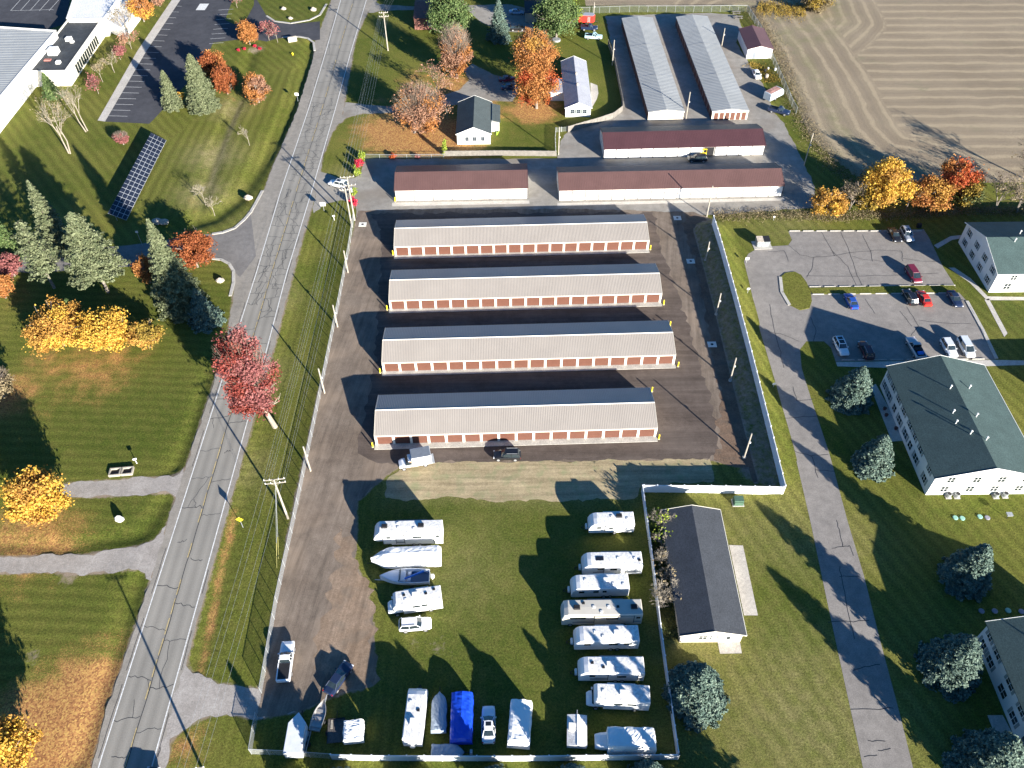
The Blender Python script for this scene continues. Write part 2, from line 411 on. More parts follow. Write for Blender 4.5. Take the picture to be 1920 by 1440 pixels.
dirt = np.maximum(dirt, gauss_field([(820, 1215, 4.5, .62), (780, 1205, 3, .6), (850, 1228, 2.5, .6), (60, 1230, 3, .7), (128, 1085, 2.5, .8), (700, 1130, 3, .5), (480, 92, 5, .8), (1405, 885, 3, .9), (700, 900, 3, .7), (1000, 80, 3, .2), (1430, 190, 5, .55), (1415, 55, 4, .5), (725, 880, 3, .6)]))
dirt = np.where((bz > .02) & (sy < .3), .75, dirt)
dry = np.clip(.35 * np.exp(-np.maximum(ss, 0) / 1.5), 0, 1)
dry = np.maximum(dry, 1.1 * np.exp(-(line_dist(P2, pxpoly([(452, 190), (430, 245), (408, 300), (392, 345)])) / 1.0) ** 2))
dry = np.maximum(dry, gauss_field([(400, 290, 7, .9), (380, 360, 6, .9), (430, 200, 6, .8), (1480, 420, 9, .3), (1580, 1010, 6, .35), (1500, 1000, 9, .35), (1390, 1000, 9, .3), (860, 1060, 9, .25), (640, 330, 4, .5), (520, 560, 5, .4), (500, 700, 5, .35), (470, 880, 5, .35), (460, 420, 5, .3), (1350, 1220, 9, .3), (1500, 1350, 14, .5), (1300, 1180, 5, .6)]))
lush = gauss_field([(300, 740, 20, .8), (200, 800, 18, .8), (120, 1130, 12, .8), (240, 970, 10, .8), (330, 560, 12, .8), (280, 330, 12, .4), (520, 30, 14, .8), (570, 150, 8, .8), (850, 945, 7, .9), (950, 945, 8, .9), (1020, 945, 6, .9), (1130, 210, 8, .6), (1890, 580, 8, .9), (1000, 250, 10, .5), (560, 420, 6, .6), (30, 340, 14, .6), (850, 1100, 10, .9), (930, 1180, 12, .9), (1000, 1050, 9, .8), (880, 1300, 16, 1.), (1100, 1300, 14, 1.), (1750, 960, 9, .5)])
# mowing stripes: phase and amplitude
def road_dir():
    a, b = G(400, 720), G(610, 100); return (b - a).normalized()
phase = np.zeros(len(P2)); amp = np.zeros(len(P2))
rdv = road_dir(); rn = np.array([rdv.y, -rdv.x])
leftside = P2[:, 0] < -45 + (P2[:, 1] - 110) * (-.07)
a_ = rad(-38); n1 = np.array([math.cos(a_), math.sin(a_)])
top = leftside & (P2[:, 1] > 148)
phase[top] = (P2[top] @ np.array([math.cos(rad(38)), math.sin(rad(38))])) / 2.3; amp[top] = .55
e0, e1 = G(330, 350), G(555, 170)
d = line_dist(P2, [e0, G(430, 260), e1]); m_ = (d < 14) & leftside; phase[m_] = (P2[m_] @ rn) / 2.4; amp[m_] = .6
bot = leftside & (P2[:, 1] <= 148); phase[bot] = P2[bot, 1] / 1.9 + .03 * P2[bot, 0]; amp[bot] = .5
right = P2[:, 0] > 30
phase[right] = (P2[right] @ np.array([math.cos(rad(22)), math.sin(rad(22))])) / 2.1; amp[right] = .5
verge = (~leftside) & (P2[:, 0] < -15) & (sy > 0) & (P2[:, 1] < 185); phase[verge] = (P2[verge] @ rn) / 1.5; amp[verge] = .35
SFAR = G(430, 800); 
def grid_mesh(name, pts3, nx, ny, attrs, mask=None):
    me = bpy.data.meshes.new(name)
    idx = np.arange(nx * ny).reshape(ny, nx)
    q = np.stack([idx[:-1, :-1], idx[:-1, 1:], idx[1:, 1:], idx[1:, :-1]], -1).reshape(-1, 4)
    if mask is not None:
        keep = mask[q].all(1); q = q[keep]
        used = np.unique(q); mp = np.zeros(nx * ny, int); mp[used] = np.arange(len(used)); q = mp[q]; pts3 = pts3[used]; attrs = {k: v[used] for k, v in attrs.items()}
    me.vertices.add(len(pts3)); me.vertices.foreach_set('co', pts3.astype(np.float32).ravel())
    me.loops.add(len(q) * 4); me.loops.foreach_set('vertex_index', q.ravel().astype(np.int32))
    me.polygons.add(len(q)); me.polygons.foreach_set('loop_start', np.arange(0, len(q) * 4, 4, dtype=np.int32)); 
    me.update(calc_edges=True)
    for k, v in attrs.items():
        a = me.attributes.new(k, 'FLOAT', 'POINT'); a.data.foreach_set('value', v.astype(np.float32))
    o = bpy.data.objects.new(name, me); COL.objects.link(o); return o

def grass_mat():
    m = bpy.data.materials.new('grass'); k = NT(m); p = k.coord()
    n1, n2, n3, n4 = k.noise(p, .06, 4), k.noise(p, .5, 4, .6), k.noise(p, 3.2, 3, .7), k.noise(p, 9, 2, .7)
    c = k.ramp(n1, [(.35, (.080, .098, .015)), (.65, (.130, .130, .027))])
    c = k.mix(k.math('MULTIPLY', k.attr('lush'), .7), c, (.050, .072, .012))
    c = k.mix(k.math('MULTIPLY', k.ramp(n2, [(.42, 0.), (.72, 1.)]), .45), c, (.145, .128, .034))
    dr = k.math('MULTIPLY', k.attr('dry'), k.ramp(n2, [(.25, .3), (.7, 1.2)]))
    c = k.mix(dr, c, (.24, .205, .095))
    s = k.math('SINE', k.math('MULTIPLY', k.math('ADD', k.attr('phase'), k.math('MULTIPLY', k.noise(p, .22, 2), .5)), 2 * PI))
    st = k.math('MULTIPLY', k.math('MULTIPLY', s, k.attr('amp')), .5)
    c = k.mix(1.0, c, k.ramp(k.math('ADD', k.math('MULTIPLY', st, k.ramp(n1, [(.3, .5), (.6, 1.)])), .5), [(0., .72), (1., 1.28)]), 'MULTIPLY')
    c = k.mix(1.0, c, k.ramp(n3, [(.28, .5), (.72, 1.55)]), 'MULTIPLY')
    c = k.mix(1.0, c, k.ramp(n4, [(.3, .55), (.7, 1.5)]), 'MULTIPLY')
    # fallen leaves
    lf = k.attr('leaf'); thr = k.math('ADD', k.math('MULTIPLY', k.noise(p, 5.5, 3, .8), .9), k.math('MULTIPLY', k.noise(p, .35, 3), .55))
    mk = k.math('MULTIPLY', k.math('SUBTRACT', k.math('ADD', thr, k.math('MULTIPLY', lf, .62)), 1.08), 4.); mk = k.math('MINIMUM', k.math('MAXIMUM', mk, 0.), 1.)
    mk = k.math('MULTIPLY', mk, k.math('MINIMUM', k.math('MULTIPLY', lf, 6.), 1.))
    vor = k.n('TexVoronoi'); vor.inputs['Scale'].default_value = 5; k.l(p, vor.inputs['Vector'])
    lc = k.ramp(vor.outputs['Color'], [(.2, (.22, .10, .045)), (.5, (.39, .195, .075)), (.85, (.50, .31, .10))])
    c = k.mix(mk, c, lc)
    dm = k.math('MINIMUM', k.math('MAXIMUM', k.math('MULTIPLY', k.math('SUBTRACT', k.math('ADD', k.math('MULTIPLY', k.noise(p, 1.2, 5, .7), .8), k.attr('dirt')), 1.0), 4.), 0.), 1.)
    c = k.mix(dm, c, k.mix(1., k.ramp(n2, [(.3, (.20, .155, .115)), (.7, (.30, .24, .18))]), k.ramp(n4, [(.3, .7), (.7, 1.3)]), 'MULTIPLY'))
    k.l(c, k.b.inputs['Base Color']); k.b.inputs['Roughness'].default_value = .9; k.b.inputs['Specular IOR Level'].default_value = .1
    k.bump(k.math('ADD', n3, n4), .5, .09)
    return m
GRASS = grass_mat()
ground = grid_mesh('lawn_ground', np.stack([P2[:, 0], P2[:, 1], zz], 1), NX, NY, dict(leaf=leaf, dirt=dirt, dry=dry, lush=lush, phase=phase, amp=amp))
ground.data.materials.append(GRASS)
setp(ground, kind='structure')
far = MB(); 
for (x0, x1, y0, y1) in ((-1500, 1500, 329.3, 2500), (-1500, -214.9, -300, 329.3), (214.2, 1500, -300, 329.3), (-214.9, 214.2, -300, 8.05)): far.add([(x0, y0, -.02), (x1, y0, -.02), (x1, y1, -.02), (x0, y1, -.02)], [(0, 1, 2, 3)])
setp(far.build('distant_ground', GRASS), kind='structure')

def surf_mat(name, c1, c2, sc=.15, fine=6, bump=.02, tint=None, rough=.9, tracks=0, ang=0):
    m = bpy.data.materials.new(name); k = NT(m); p = k.coord()
    a, b, f = k.noise(p, sc, 5, .65), k.noise(p, sc * 7, 4, .7), k.noise(p, fine, 3, .8)
    c = k.ramp(a, [(.32, c1), (.68, c2)])
    c = k.mix(1., c, k.ramp(b, [(.25, .8), (.75, 1.2)]), 'MULTIPLY')
    c = k.mix(1., c, k.ramp(f, [(.25, .72), (.75, 1.3)]), 'MULTIPLY')
    if tint: c = k.mix(k.math('MULTIPLY', k.ramp(k.noise(p, sc * 1.7, 4), [(.5, 0.), (.7, 1.)]), .7), c, tint)
    if tracks:
        mp = k.n('Mapping', vector_type='TEXTURE'); mp.inputs['Rotation'].default_value = (0, 0, ang); mp.inputs['Scale'].default_value = (1, 16, 1); k.l(p, mp.inputs['Vector'])
        t = k.noise(mp.outputs[0], tracks, 4, .7, .4); c = k.mix(1., c, k.ramp(t, [(.3, .72), (.7, 1.25)]), 'MULTIPLY')
    k.l(c, k.b.inputs['Base Color']); k.b.inputs['Roughness'].default_value = rough; k.b.inputs['Specular IOR Level'].default_value = .15
    k.bump(f, .5, bump); return m
M_PAVE = surf_mat('asphalt_shoulder', (.235, .215, .185), (.29, .265, .23), .12)
M_GRAVEL = surf_mat('yard_gravel', (.140, .108, .083), (.205, .166, .132), .09, 5, .04, (.26, .20, .15), tracks=1.0, ang=rad(-8))
M_UPPER = surf_mat('old_asphalt', (.23, .215, .19), (.30, .28, .25), .08, 5, .02, (.20, .17, .14))
M_LOT = surf_mat('lot_asphalt', (.205, .188, .172), (.26, .238, .215), .1)
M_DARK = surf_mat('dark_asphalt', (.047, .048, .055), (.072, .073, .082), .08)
M_DRV = surf_mat('drive_asphalt', (.16, .15, .142), (.21, .197, .185), .12)
M_GRV2 = surf_mat('pale_gravel', (.26, .235, .21), (.37, .34, .31), .25, 5, .05)
M_FRESH = surf_mat('asphalt_millings', (.088, .068, .057), (.118, .094, .079), .12, 6, .03, (.125, .10, .085), tracks=.7, ang=rad(90))
M_DIRT = surf_mat('bare_soil', (.125, .084, .058), (.19, .13, .092), .25, 4, .1, (.10, .085, .07))
M_STRAW = surf_mat('straw_matting', (.30, .24, .14), (.385, .31, .19), .3, 5, .06, (.24, .25, .13), tracks=1.2, ang=rad(90))
M_CONC = surf_mat('pavement_concrete', (.40, .37, .33), (.50, .47, .42), .3)

sheet('road_shoulder', PAVE, .006, M_PAVE, .12)
sheet('driveway', DRIVE_L, .010, M_DRV, .0)
sheet('office_car_park', DRIVE_TL, .010, M_DARK, 0)
sheet('gravel_drive', DRIVE_G1, .004, M_GRV2, .28, seg=.7)
sheet('gravel_drive', DRIVE_G2, .004, M_GRV2, .28, seg=.7)
sheet('gravel_entrance', ENTRY, .010, M_GRV2, .25, seg=.7)
sheet('house_drive', DRIVE_H, .010, M_UPPER, .15)
sheet('lane', DRIVE_T, .010, M_UPPER, .15)
sheet('upper_yard_asphalt', UPPER, .010, M_UPPER, .15)
sheet('gravel_yard', YARD, .014, M_GRAVEL, .18, seg=.6)
sheet('fresh_millings', [(694, 400), (1225, 398), (1240, 470), (1275, 560), (1300, 640), (1335, 760), (1348, 842), (1330, 862), (757, 868), (735, 872), (690, 862), (668, 850), (700, 700), (712, 560), (715, 430)], .018, M_FRESH, .35, seg=.8)
sheet('bare_soil_edge', [(1285, 402), (1334, 414), (1350, 480), (1380, 595), (1420, 750), (1458, 908), (1412, 905), (1404, 880), (1330, 864), (1352, 842), (1345, 790), (1352, 742), (1332, 650), (1318, 560), (1300, 480), (1280, 430)], .022, M_DIRT, .35, seg=.7)
sheet('tan_soil', [(640, 985), (668, 1010), (672, 1060), (692, 1120), (702, 1180), (702, 1286), (650, 1290), (600, 1275), (585, 1230), (610, 1150), (625, 1060)], .018, surf_mat('tan_soil', (.20, .14, .095), (.27, .20, .145), .2, 4, .06, (.16, .13, .10), tracks=1.0, ang=rad(-8)), .7, seg=.8)
sheet('straw_strip', STRAW, .026, M_STRAW, .22, seg=.6)
sheet('apartment_lot', LOT, .010, M_LOT, 0)
sheet('factory_yard', [(30, -40), (140, -40), (122, 45), (90, 55), (0, 48), (-30, 48), (-30, -40)], .010, M_DARK)  # dark asphalt yard behind the factory and office, no lawn here
for q in ([(183, 226), (197, 228), (275, 95), (338, 0), (372, -60), (358, -60), (322, 0), (258, 95)], [(1567, 679), (1570, 687), (1668, 690), (1760, 690), (1900, 685), (1965, 684), (1965, 677), (1868, 675)], [(1778, 502), (1790, 502), (1820, 522), (1852, 556), (1925, 557), (1925, 563), (1850, 563), (1818, 530)], [(1846, 562), (1854, 560), (1889, 625), (1883, 632)],
          [(1751, 460), (1758, 466), (1785, 450), (1802, 447), (1802, 441), (1782, 443)], [(1367, 1022), (1393, 1023), (1421, 1154), (1395, 1154)], [(1345, 1202), (1387, 1202), (1391, 1225), (1350, 1226)], [(1632, 725), (1642, 720), (1700, 826), (1672, 828)], [(1851, 1341), (1880, 1341), (1900, 1378), (1925, 1440), (1890, 1440)],
          [(1107, 155), (1120, 160), (1122, 175), (1119, 186), (1111, 200), (1108, 200)], [(735, 380), (992, 376), (993, 382), (735, 387)], [(1045, 381), (1470, 371), (1472, 376), (1045, 387)]):
    sheet('concrete_walk', q, .030, M_CONC)
for q in ([(1463, 520), (1472, 512), (1490, 510), (1502, 516), (1512, 530), (1520, 548), (1522, 565), (1518, 578), (1500, 582), (1480, 572), (1466, 548)], [(1515, 540), (1788, 535), (1797, 549), (1524, 552)]):
    mb = MB(); pts = pxpoly(q); n = len(pts)
    mb.add([(p.x, p.y, 0) for p in pts] + [(p.x, p.y, .12) for p in pts], [tuple(range(n, 2 * n))] + [(i, (i + 1) % n, n + (i + 1) % n, n + i) for i in range(n)])
    setp(mb.build('grass_island', GRASS), kind='structure')

# --- the driving surface: ribbon with wheel tracks, white lines, worn yellow centre, crack sealant
def lerp(a, b, t): return a + (b - a) * t
RL = [G(*a) for a, b in ROAD_C]; RR = [G(*b) for a, b in ROAD_C]
def road_pt(s, u):             # s in metres along, u 0..1 across
    acc = 0
    for i in range(len(RL) - 1):
        L = (RL[i + 1] - RL[i]).length
        if s <= acc + L or i == len(RL) - 2:
            t = (s - acc) / L; return lerp(lerp(RL[i], RL[i + 1], t), lerp(RR[i], RR[i + 1], t), u)
        acc += L
RLEN = sum((RL[i + 1] - RL[i]).length for i in range(len(RL) - 1))
mr = bpy.data.materials.new('road_asphalt'); k = NT(mr); p = k.coord()
u = k.attr('u')
wt = k.ramp(u, [(0, .98), (.14, 1.22), (.25, .96), (.38, 1.2), (.5, .95), (.62, 1.2), (.75, .96), (.87, 1.2), (1., .98)])
c = k.ramp(k.noise(p, .1, 4), [(.3, (.205, .194, .172)), (.7, (.25, .234, .205))])
c = k.mix(1., c, wt, 'MULTIPLY'); c = k.mix(1., c, k.ramp(k.noise(p, 7, 3, .8), [(.25, .8), (.75, 1.2)]), 'MULTIPLY')
k.l(c, k.b.inputs['Base Color']); k.b.inputs['Roughness'].default_value = .85; k.b.inputs['Specular IOR Level'].default_value = .2
NS = int(RLEN / 4); us = np.linspace(0, 1, 13)
pts3 = np.array([[*road_pt(RLEN * i / NS, uu)] for i in range(NS + 1) for uu in us]); pts3[:, 2] = .014
rb = grid_mesh('road', pts3, 13, NS + 1, dict(u=np.tile(us, NS + 1))); rb.data.materials.append(mr); setp(rb, kind='structure')
LINEW = mat('road_line_white', (.62, .62, .60), .7, 0, .12, 1.5, 4); LINEY = mat('road_line_yellow', (.42, .33, .16), .8, 0, .2, 1.5, 4)
SEAL = mat('crack_sealant', (.035, .036, .04), .6, 0, .2, 2)
def strip(mb, pts, wd, z):
    for a, b in zip(pts[:-1], pts[1:]):
        d = (b - a); d.z = 0
        if d.length < 1e-4: continue
        d.normalize(); n = Vector((-d.y, d.x, 0)) * wd / 2
        mb.add([(*(a - n).xy, z), (*(b - n).xy, z), (*(b + n).xy, z), (*(a + n).xy, z)], [(0, 1, 2, 3)])
mb = MB()
for uu in (0, 1): strip(mb, [road_pt(s, uu) for s in np.linspace(0, RLEN, 90)], .17, .018)
setp(mb.build('edge_line', LINEW), kind='structure')
mb = MB()
for s0 in np.arange(2, RLEN, 3.2):
    if rnd.random() < .8: strip(mb, [road_pt(s0, .5), road_pt(min(RLEN, s0 + 2.6), .5)], .16, .018)
setp(mb.build('centre_line', LINEY), kind='structure')
mb = MB()
def wig(a, b, n=6, j=.18):
    d = b - a; nn = Vector((-d.y, d.x, 0)).normalized()
    return [a + d * (i / n) + nn * (rnd.gauss(0, j) if 0 < i < n else 0) for i in range(n + 1)]
for u0_, u1_ in ((.01, .5), (.52, .98)):
    s = rnd.uniform(2, 5); prev = None
    while s < RLEN:
        Y_ = road_pt(s, .5).y; dense = 122 < Y_ < 212
        full = rnd.random() < .75; ua, ub = (u0_, u1_) if full else (u0_ + rnd.uniform(0, .2), u1_ - rnd.uniform(0, .2))
        n_ = 7; sl_ = rnd.uniform(-.7, .7); cur = [road_pt(s + sl_ * i / n_ + rnd.gauss(0, .13), ua + (ub - ua) * i / n_) for i in range(n_ + 1)]
        strip(mb, cur, rnd.uniform(.06, .10), .022)
        if prev and (dense and rnd.random() < .9 or rnd.random() < .25):
            for _ in range(rnd.choice((1, 1, 2, 2, 3) if dense else (1,))):
                a = rnd.choice(prev[1:-1]); c_ = rnd.choice(cur[1:-1])
                if (a - c_).length < 7: strip(mb, wig(a, c_, 5, .14), rnd.uniform(.05, .09), .022)
        elif rnd.random() < .4: a = rnd.choice(cur); strip(mb, wig(a, a + Vector((rnd.uniform(-.9, .9), rnd.uniform(-3, 3), 0)), 4, .12), .07, .022)
        prev = cur; s += rnd.uniform(1.5, 4.0) if dense else rnd.uniform(4.5, 8.5)
strip(mb, [road_pt(s, .5 + rnd.uniform(-.012, .012) + .02) for s in np.arange(0, RLEN, 2.2)], .10, .022)
for side in (-.05, 1.05):
    for s0 in np.arange(3, RLEN, 12):
        if rnd.random() < .6: strip(mb, [road_pt(s, side + rnd.uniform(-.008, .008)) for s in np.arange(s0, min(RLEN, s0 + rnd.uniform(5, 12)), 2)], .07, .022)
for poly in [[(1560, 470), (1590, 500), (1610, 545), (1617, 537)], [(1576, 434), (1593, 474), (1605, 510), (1616, 535)], [(1479, 460), (1500, 478), (1525, 483), (1560, 480), (1592, 474)], [(1525, 483), (1522, 505), (1512, 520)], [(1540, 435), (1553, 458), (1565, 480)], [(1617, 440), (1632, 470), (1636, 490)], [(1592, 474), (1640, 469), (1690, 471), (1693, 490)], [(1693, 485), (1730, 490), (1770, 491)],
             [(1512, 517), (1600, 518), (1680, 516), (1760, 512)], [(1597, 480), (1620, 487), (1660, 490)], [(1700, 575), (1715, 600), (1722, 612), (1708, 630)], [(1722, 600), (1760, 605), (1820, 607)], [(1622, 560), (1640, 588)], [(1687, 583), (1710, 612)], [(1440, 472), (1470, 470), (1478, 490)], [(1443, 570), (1450, 610), (1460, 650), (1470, 690)], [(1440, 622), (1470, 628), (1498, 640)], [(1520, 595), (1530, 620), (1525, 640)],
             [(1470, 784), (1500, 782), (1533, 780)], [(1488, 845), (1520, 855), (1553, 852)], [(1522, 855), (1534, 896)], [(1529, 881), (1565, 884)], [(1487, 725), (1494, 752), (1525, 748)], [(1568, 975), (1575, 1000), (1580, 1025), (1560, 1028)], [(1580, 1025), (1593, 1023), (1600, 1042)], [(1575, 1062), (1580, 1095), (1593, 1160), (1602, 1198)], [(1553, 1167), (1590, 1165), (1630, 1163)], [(1600, 1257), (1620, 1250), (1650, 1246)], [(1595, 1330), (1640, 1330), (1675, 1328)], [(1646, 1407), (1670, 1403)], [(1620, 1419), (1645, 1416)], [(1574, 1081), (1610, 1081)], [(1627, 1388), (1660, 1390)],
             [(300, 1400), (296, 1420)]]:
    q = pxpoly(poly); full = []
    for a, b in zip(q[:-1], q[1:]): full += wig(a, b, 4, .08)[:-1]
    full.append(q[-1]); strip(mb, full, .10, .022)
setp(mb.build('crack_sealing', SEAL), kind='structure')
# parking bay lines
mb = MB()
for i in range(20):
    t = i / 20; a = (197 + (322 - 197) * t, 217 - 217 * t); b = (a[0] + 42 - 18 * t, a[1] + 1)
    strip(mb, pxpoly([a, b]), .12, .016)
for i in range(8):
    strip(mb, pxpoly([(392 + i * 2.5, 82 - i * 9), (420 + i * 2.5, 80 - i * 9)]), .12, .016)
for i in range(5): strip(mb, pxpoly([(20 + i * 18, 20), (38 + i * 18, 0)]), .12, .016)
strip(mb, pxpoly([(20, 20), (100, 18)]), .12, .016)
setp(mb.build('bay_lines', LINEW), kind='structure')
sheet('marked_pad', [(367, 19), (384, 19), (392, 7), (375, 7)], .018, mat('pad_white', (.6, .6, .58), .8, 0, .1, 1, 4))
# kerbs
KERB = []
def kerb(px, label_z=.13):
    mb = MB(); q = pxpoly(px)
    for a, b in zip(q[:-1], q[1:]):
        d = (b - a); L = d.length; d.normalize(); mb.obox((a + b) / 2, d, Vector((-d.y, d.x, 0)), L / 2 + .05, .32, 0, label_z)
    setp(mb.build('kerb', CONC), kind='structure')
kerb([(492, 358), (478, 384), (470, 398), (458, 412), (440, 428), (418, 436), (398, 439)])
kerb([(398, 485), (415, 487), (430, 495), (438, 508), (438, 530), (432, 555)])
kerb([(500, 30), (515, 40), (545, 44), (580, 38), (600, 28), (612, 8)])
kerb([(530, 70), (560, 69), (577, 72), (588, 80), (590, 95)])
kerb([(1463, 520), (1466, 548), (1480, 572)]); kerb([(1813, 565), (1842, 618), (1868, 672)])

# ------------------------------------------------------------------ field
fx = np.arange(25, 215, .8); fy = np.arange(168, 420, .8)
FX, FY = np.meshgrid(fx, fy); FP = np.stack([FX.ravel(), FY.ravel()], 1)
fs = poly_sdf(FP, pxpoly(FIELD))
hl = line_dist(FP, pxpoly([(1402, 30), (1440, 90), (1470, 145), (1492, 200), (1510, 245), (1555, 298), (1610, 338), (1700, 352)]))
hl2 = line_dist(FP, pxpoly([(1500, -60), (1545, 0), (1560, 35), (1530, 62), (1480, 70)]))
bend = np.minimum(hl, hl2)
rows = (FP @ np.array([.02, 1.0])) / 4.9
hb = FP[:, 0] < G(1640, 200).x + (FP[:, 1] - 200) * .05
ph = np.where((hl < 24) , hl / 4.6, np.where(hl2 < 16, hl2 / 4.0, rows))
grs = np.exp(-((hl - 9) / 2.2) ** 2) * .5 + np.exp(-hl / 2.5) * .8
grs = np.maximum(grs, np.where(FP[:, 1] > G(1300, 10).y - 5, 0, 0)); grs = np.maximum(grs, .6 * np.exp(-np.abs(hl2 - 3) / 3))
fm = bpy.data.materials.new('stubble'); k = NT(fm); p = k.coord()
s1 = k.math('SINE', k.math('MULTIPLY', k.math('ADD', k.attr('phase'), k.math('MULTIPLY', k.noise(p, .12, 3), .5)), 2 * PI))
c = k.ramp(k.noise(p, .05, 4), [(.3, (.21, .162, .105)), (.7, (.27, .213, .142))])
c = k.mix(k.ramp(k.math('ADD', k.math('MULTIPLY', s1, .5), k.math('MULTIPLY', k.noise(p, .6, 4, .7), .6)), [(.45, 0.), (.95, .8)]), c, (.40, .32, .205))
c = k.mix(k.ramp(k.math('ADD', k.math('MULTIPLY', s1, -.5), k.math('MULTIPLY', k.noise(p, .3, 4, .7), .6)), [(.62, 0.), (1., .45)]), c, (.14, .112, .085))
gm = k.math('MULTIPLY', k.attr('green'), k.ramp(k.noise(p, .18, 4, .7), [(.35, 0.), (.6, 1.)])); c = k.mix(gm, c, (.15, .15, .06))
gm2 = k.ramp(k.noise(p, .09, 5, .7), [(.60, 0.), (.72, .5)]); c = k.mix(gm2, c, (.17, .165, .09))
nf = k.noise(p, 3.5, 3, .85); c = k.mix(1., c, k.ramp(nf, [(.3, .68), (.7, 1.35)]), 'MULTIPLY'); c = k.mix(1., c, k.ramp(k.noise(p, 8, 2, .8), [(.3, .8), (.7, 1.2)]), 'MULTIPLY')
k.l(c, k.b.inputs['Base Color']); k.b.inputs['Roughness'].default_value = .95; k.bump(nf, .8, .12)
fo = grid_mesh('field', np.stack([FP[:, 0], FP[:, 1], np.full(len(FP), .012)], 1), len(fx), len(fy), dict(phase=ph, green=grs), mask=fs < 0)
fo.data.materials.append(fm); setp(fo, kind='structure')
#@@PART2
# ------------------------------------------------------------------ gabled buildings
def gable(name, label, cat, prm, roofm, wallm, rib=0, ov=.3, oe=.3, group=None, fascia=None, ribh=.05, th=.12, cap=False):
    x, y, a, L, D, he, hr = prm
    t = thing(name, label, cat, (x, y, 0), a, group)
    mb = MB(); hi = he - .02 + (hr - he) * 0
    hrw = hr - .12; hew = he + (hr - he) * ov / (D / 2 + ov) - .14
    mb.add([(0, 0, 0), (L, 0, 0), (L, D, 0), (0, D, 0), (0, 0, hew), (L, 0, hew), (L, D, hew), (0, D, hew), (0, D / 2, hrw), (L, D / 2, hrw)],
           [(0, 1, 5, 4), (2, 3, 7, 6), (0, 4, 8, 7, 3), (1, 2, 6, 9, 5)])
    mb.build('wall', wallm, t)
    mb = MB()
    for sgn in (0, 1):
        ye, yr = (-ov, D / 2) if sgn == 0 else (D + ov, D / 2)
        x0, x1 = -oe, L + oe
        mb.add([(x0, ye, he), (x1, ye, he), (x1, yr, hr), (x0, yr, hr), (x0, ye, he - th), (x1, ye, he - th), (x1, yr, hr - th), (x0, yr, hr - th)],
               [(0, 1, 2, 3), (4, 5, 6, 7), (0, 1, 5, 4), (0, 3, 7, 4), (1, 2, 6, 5)])
        if rib:
            n = int((x1 - x0) / rib); nz = Vector((0, (he - hr) / (yr - ye) * 1.0, 1)).normalized()
            for i in range(n):
                xa = x0 + (i + .35) * (x1 - x0) / n; wd = .045
                zo = ribh
                mb.add([(xa - wd, ye, he), (xa + wd, ye, he), (xa + wd, yr, hr), (xa - wd, yr, hr), (xa - wd * .55, ye, he + zo), (xa + wd * .55, ye, he + zo), (xa + wd * .55, yr, hr + zo), (xa - wd * .55, yr, hr + zo)],
                       [(4, 5, 6, 7), (0, 3, 7, 4), (1, 5, 6, 2), (0, 4, 5, 1)])
    rf = mb.build('roof', roofm, t)
    if fascia:
        mb = MB()
        if cap: mb.add([(-oe - .02, D / 2 - .16, hr - .01), (L + oe + .02, D / 2 - .16, hr - .01), (L + oe + .02, D / 2, hr + .07), (-oe - .02, D / 2, hr + .07), (L + oe + .02, D / 2 + .16, hr - .01), (-oe - .02, D / 2 + .16, hr - .01)], [(0, 1, 2, 3), (3, 2, 4, 5)])
        if cap: mb.build('ridge_cap', fascia, rf)
        mb = MB()
        for xx in (-oe - .05, L + oe + .002):
            for sgn in (0, 1):
                ye, yr = (-ov, D / 2) if sgn == 0 else (D + ov, D / 2)
                mb.add([(xx, ye, he - .16), (xx + .05, ye, he - .16), (xx + .05, yr, hr - .16), (xx, yr, hr - .16), (xx, ye, he + .05), (xx + .05, ye, he + .05), (xx + .05, yr, hr + .05), (xx, yr, hr + .05)], [(0, 1, 2, 3), (4, 5, 6, 7), (0, 1, 5, 4), (2, 3, 7, 6), (0, 3, 7, 4), (1, 2, 6, 5)])
        mb.box(-oe, L + oe, -ov - .08, -ov - .003, he - .14, he - .01)
        mb.build('fascia', fascia, rf)
    return t
def door_row(t, n, x0, pitch, w_, h, m, yy=-.02, name='garage_door', trim=None, gap=None):
    for i in range(n):
        xa = x0 + i * pitch + (pitch - w_) / 2
        mb = MB(); mb.box(xa, xa + w_, yy - .03, yy, .03, h)
        for j in range(5): mb.box(xa + .02, xa + w_ - .02, yy - .045, yy - .032, .1 + j * h / 5.2, .1 + j * h / 5.2 + .04)
        mb.build(name, m, t)
    if trim:
        for i in range(n + 1):
            xa = x0 + i * pitch; wt_ = gap or (pitch - w_) / 2
            mb = MB(); mb.box(xa - wt_, xa + wt_, yy - .10, yy + .01, 0, h + .08); mb.build('door_trim', trim, t)
STOR = [((-24.9702, 142.8657), 18), ((-24.4613, 125.5436), 18), ((-24.1618, 108.0850), 18), ((-23.7478, 90.5417), 16)]
SLAB = ['topmost and farthest of the four tan storage blocks with brown roller doors', 'second of the four tan storage blocks, counting down from the dark brown roofed rows', 'third of the four tan storage blocks, with blue shaded back roof', 'lowest and shortest tan storage block, box truck parked before its brown doors']
YAW = .0230
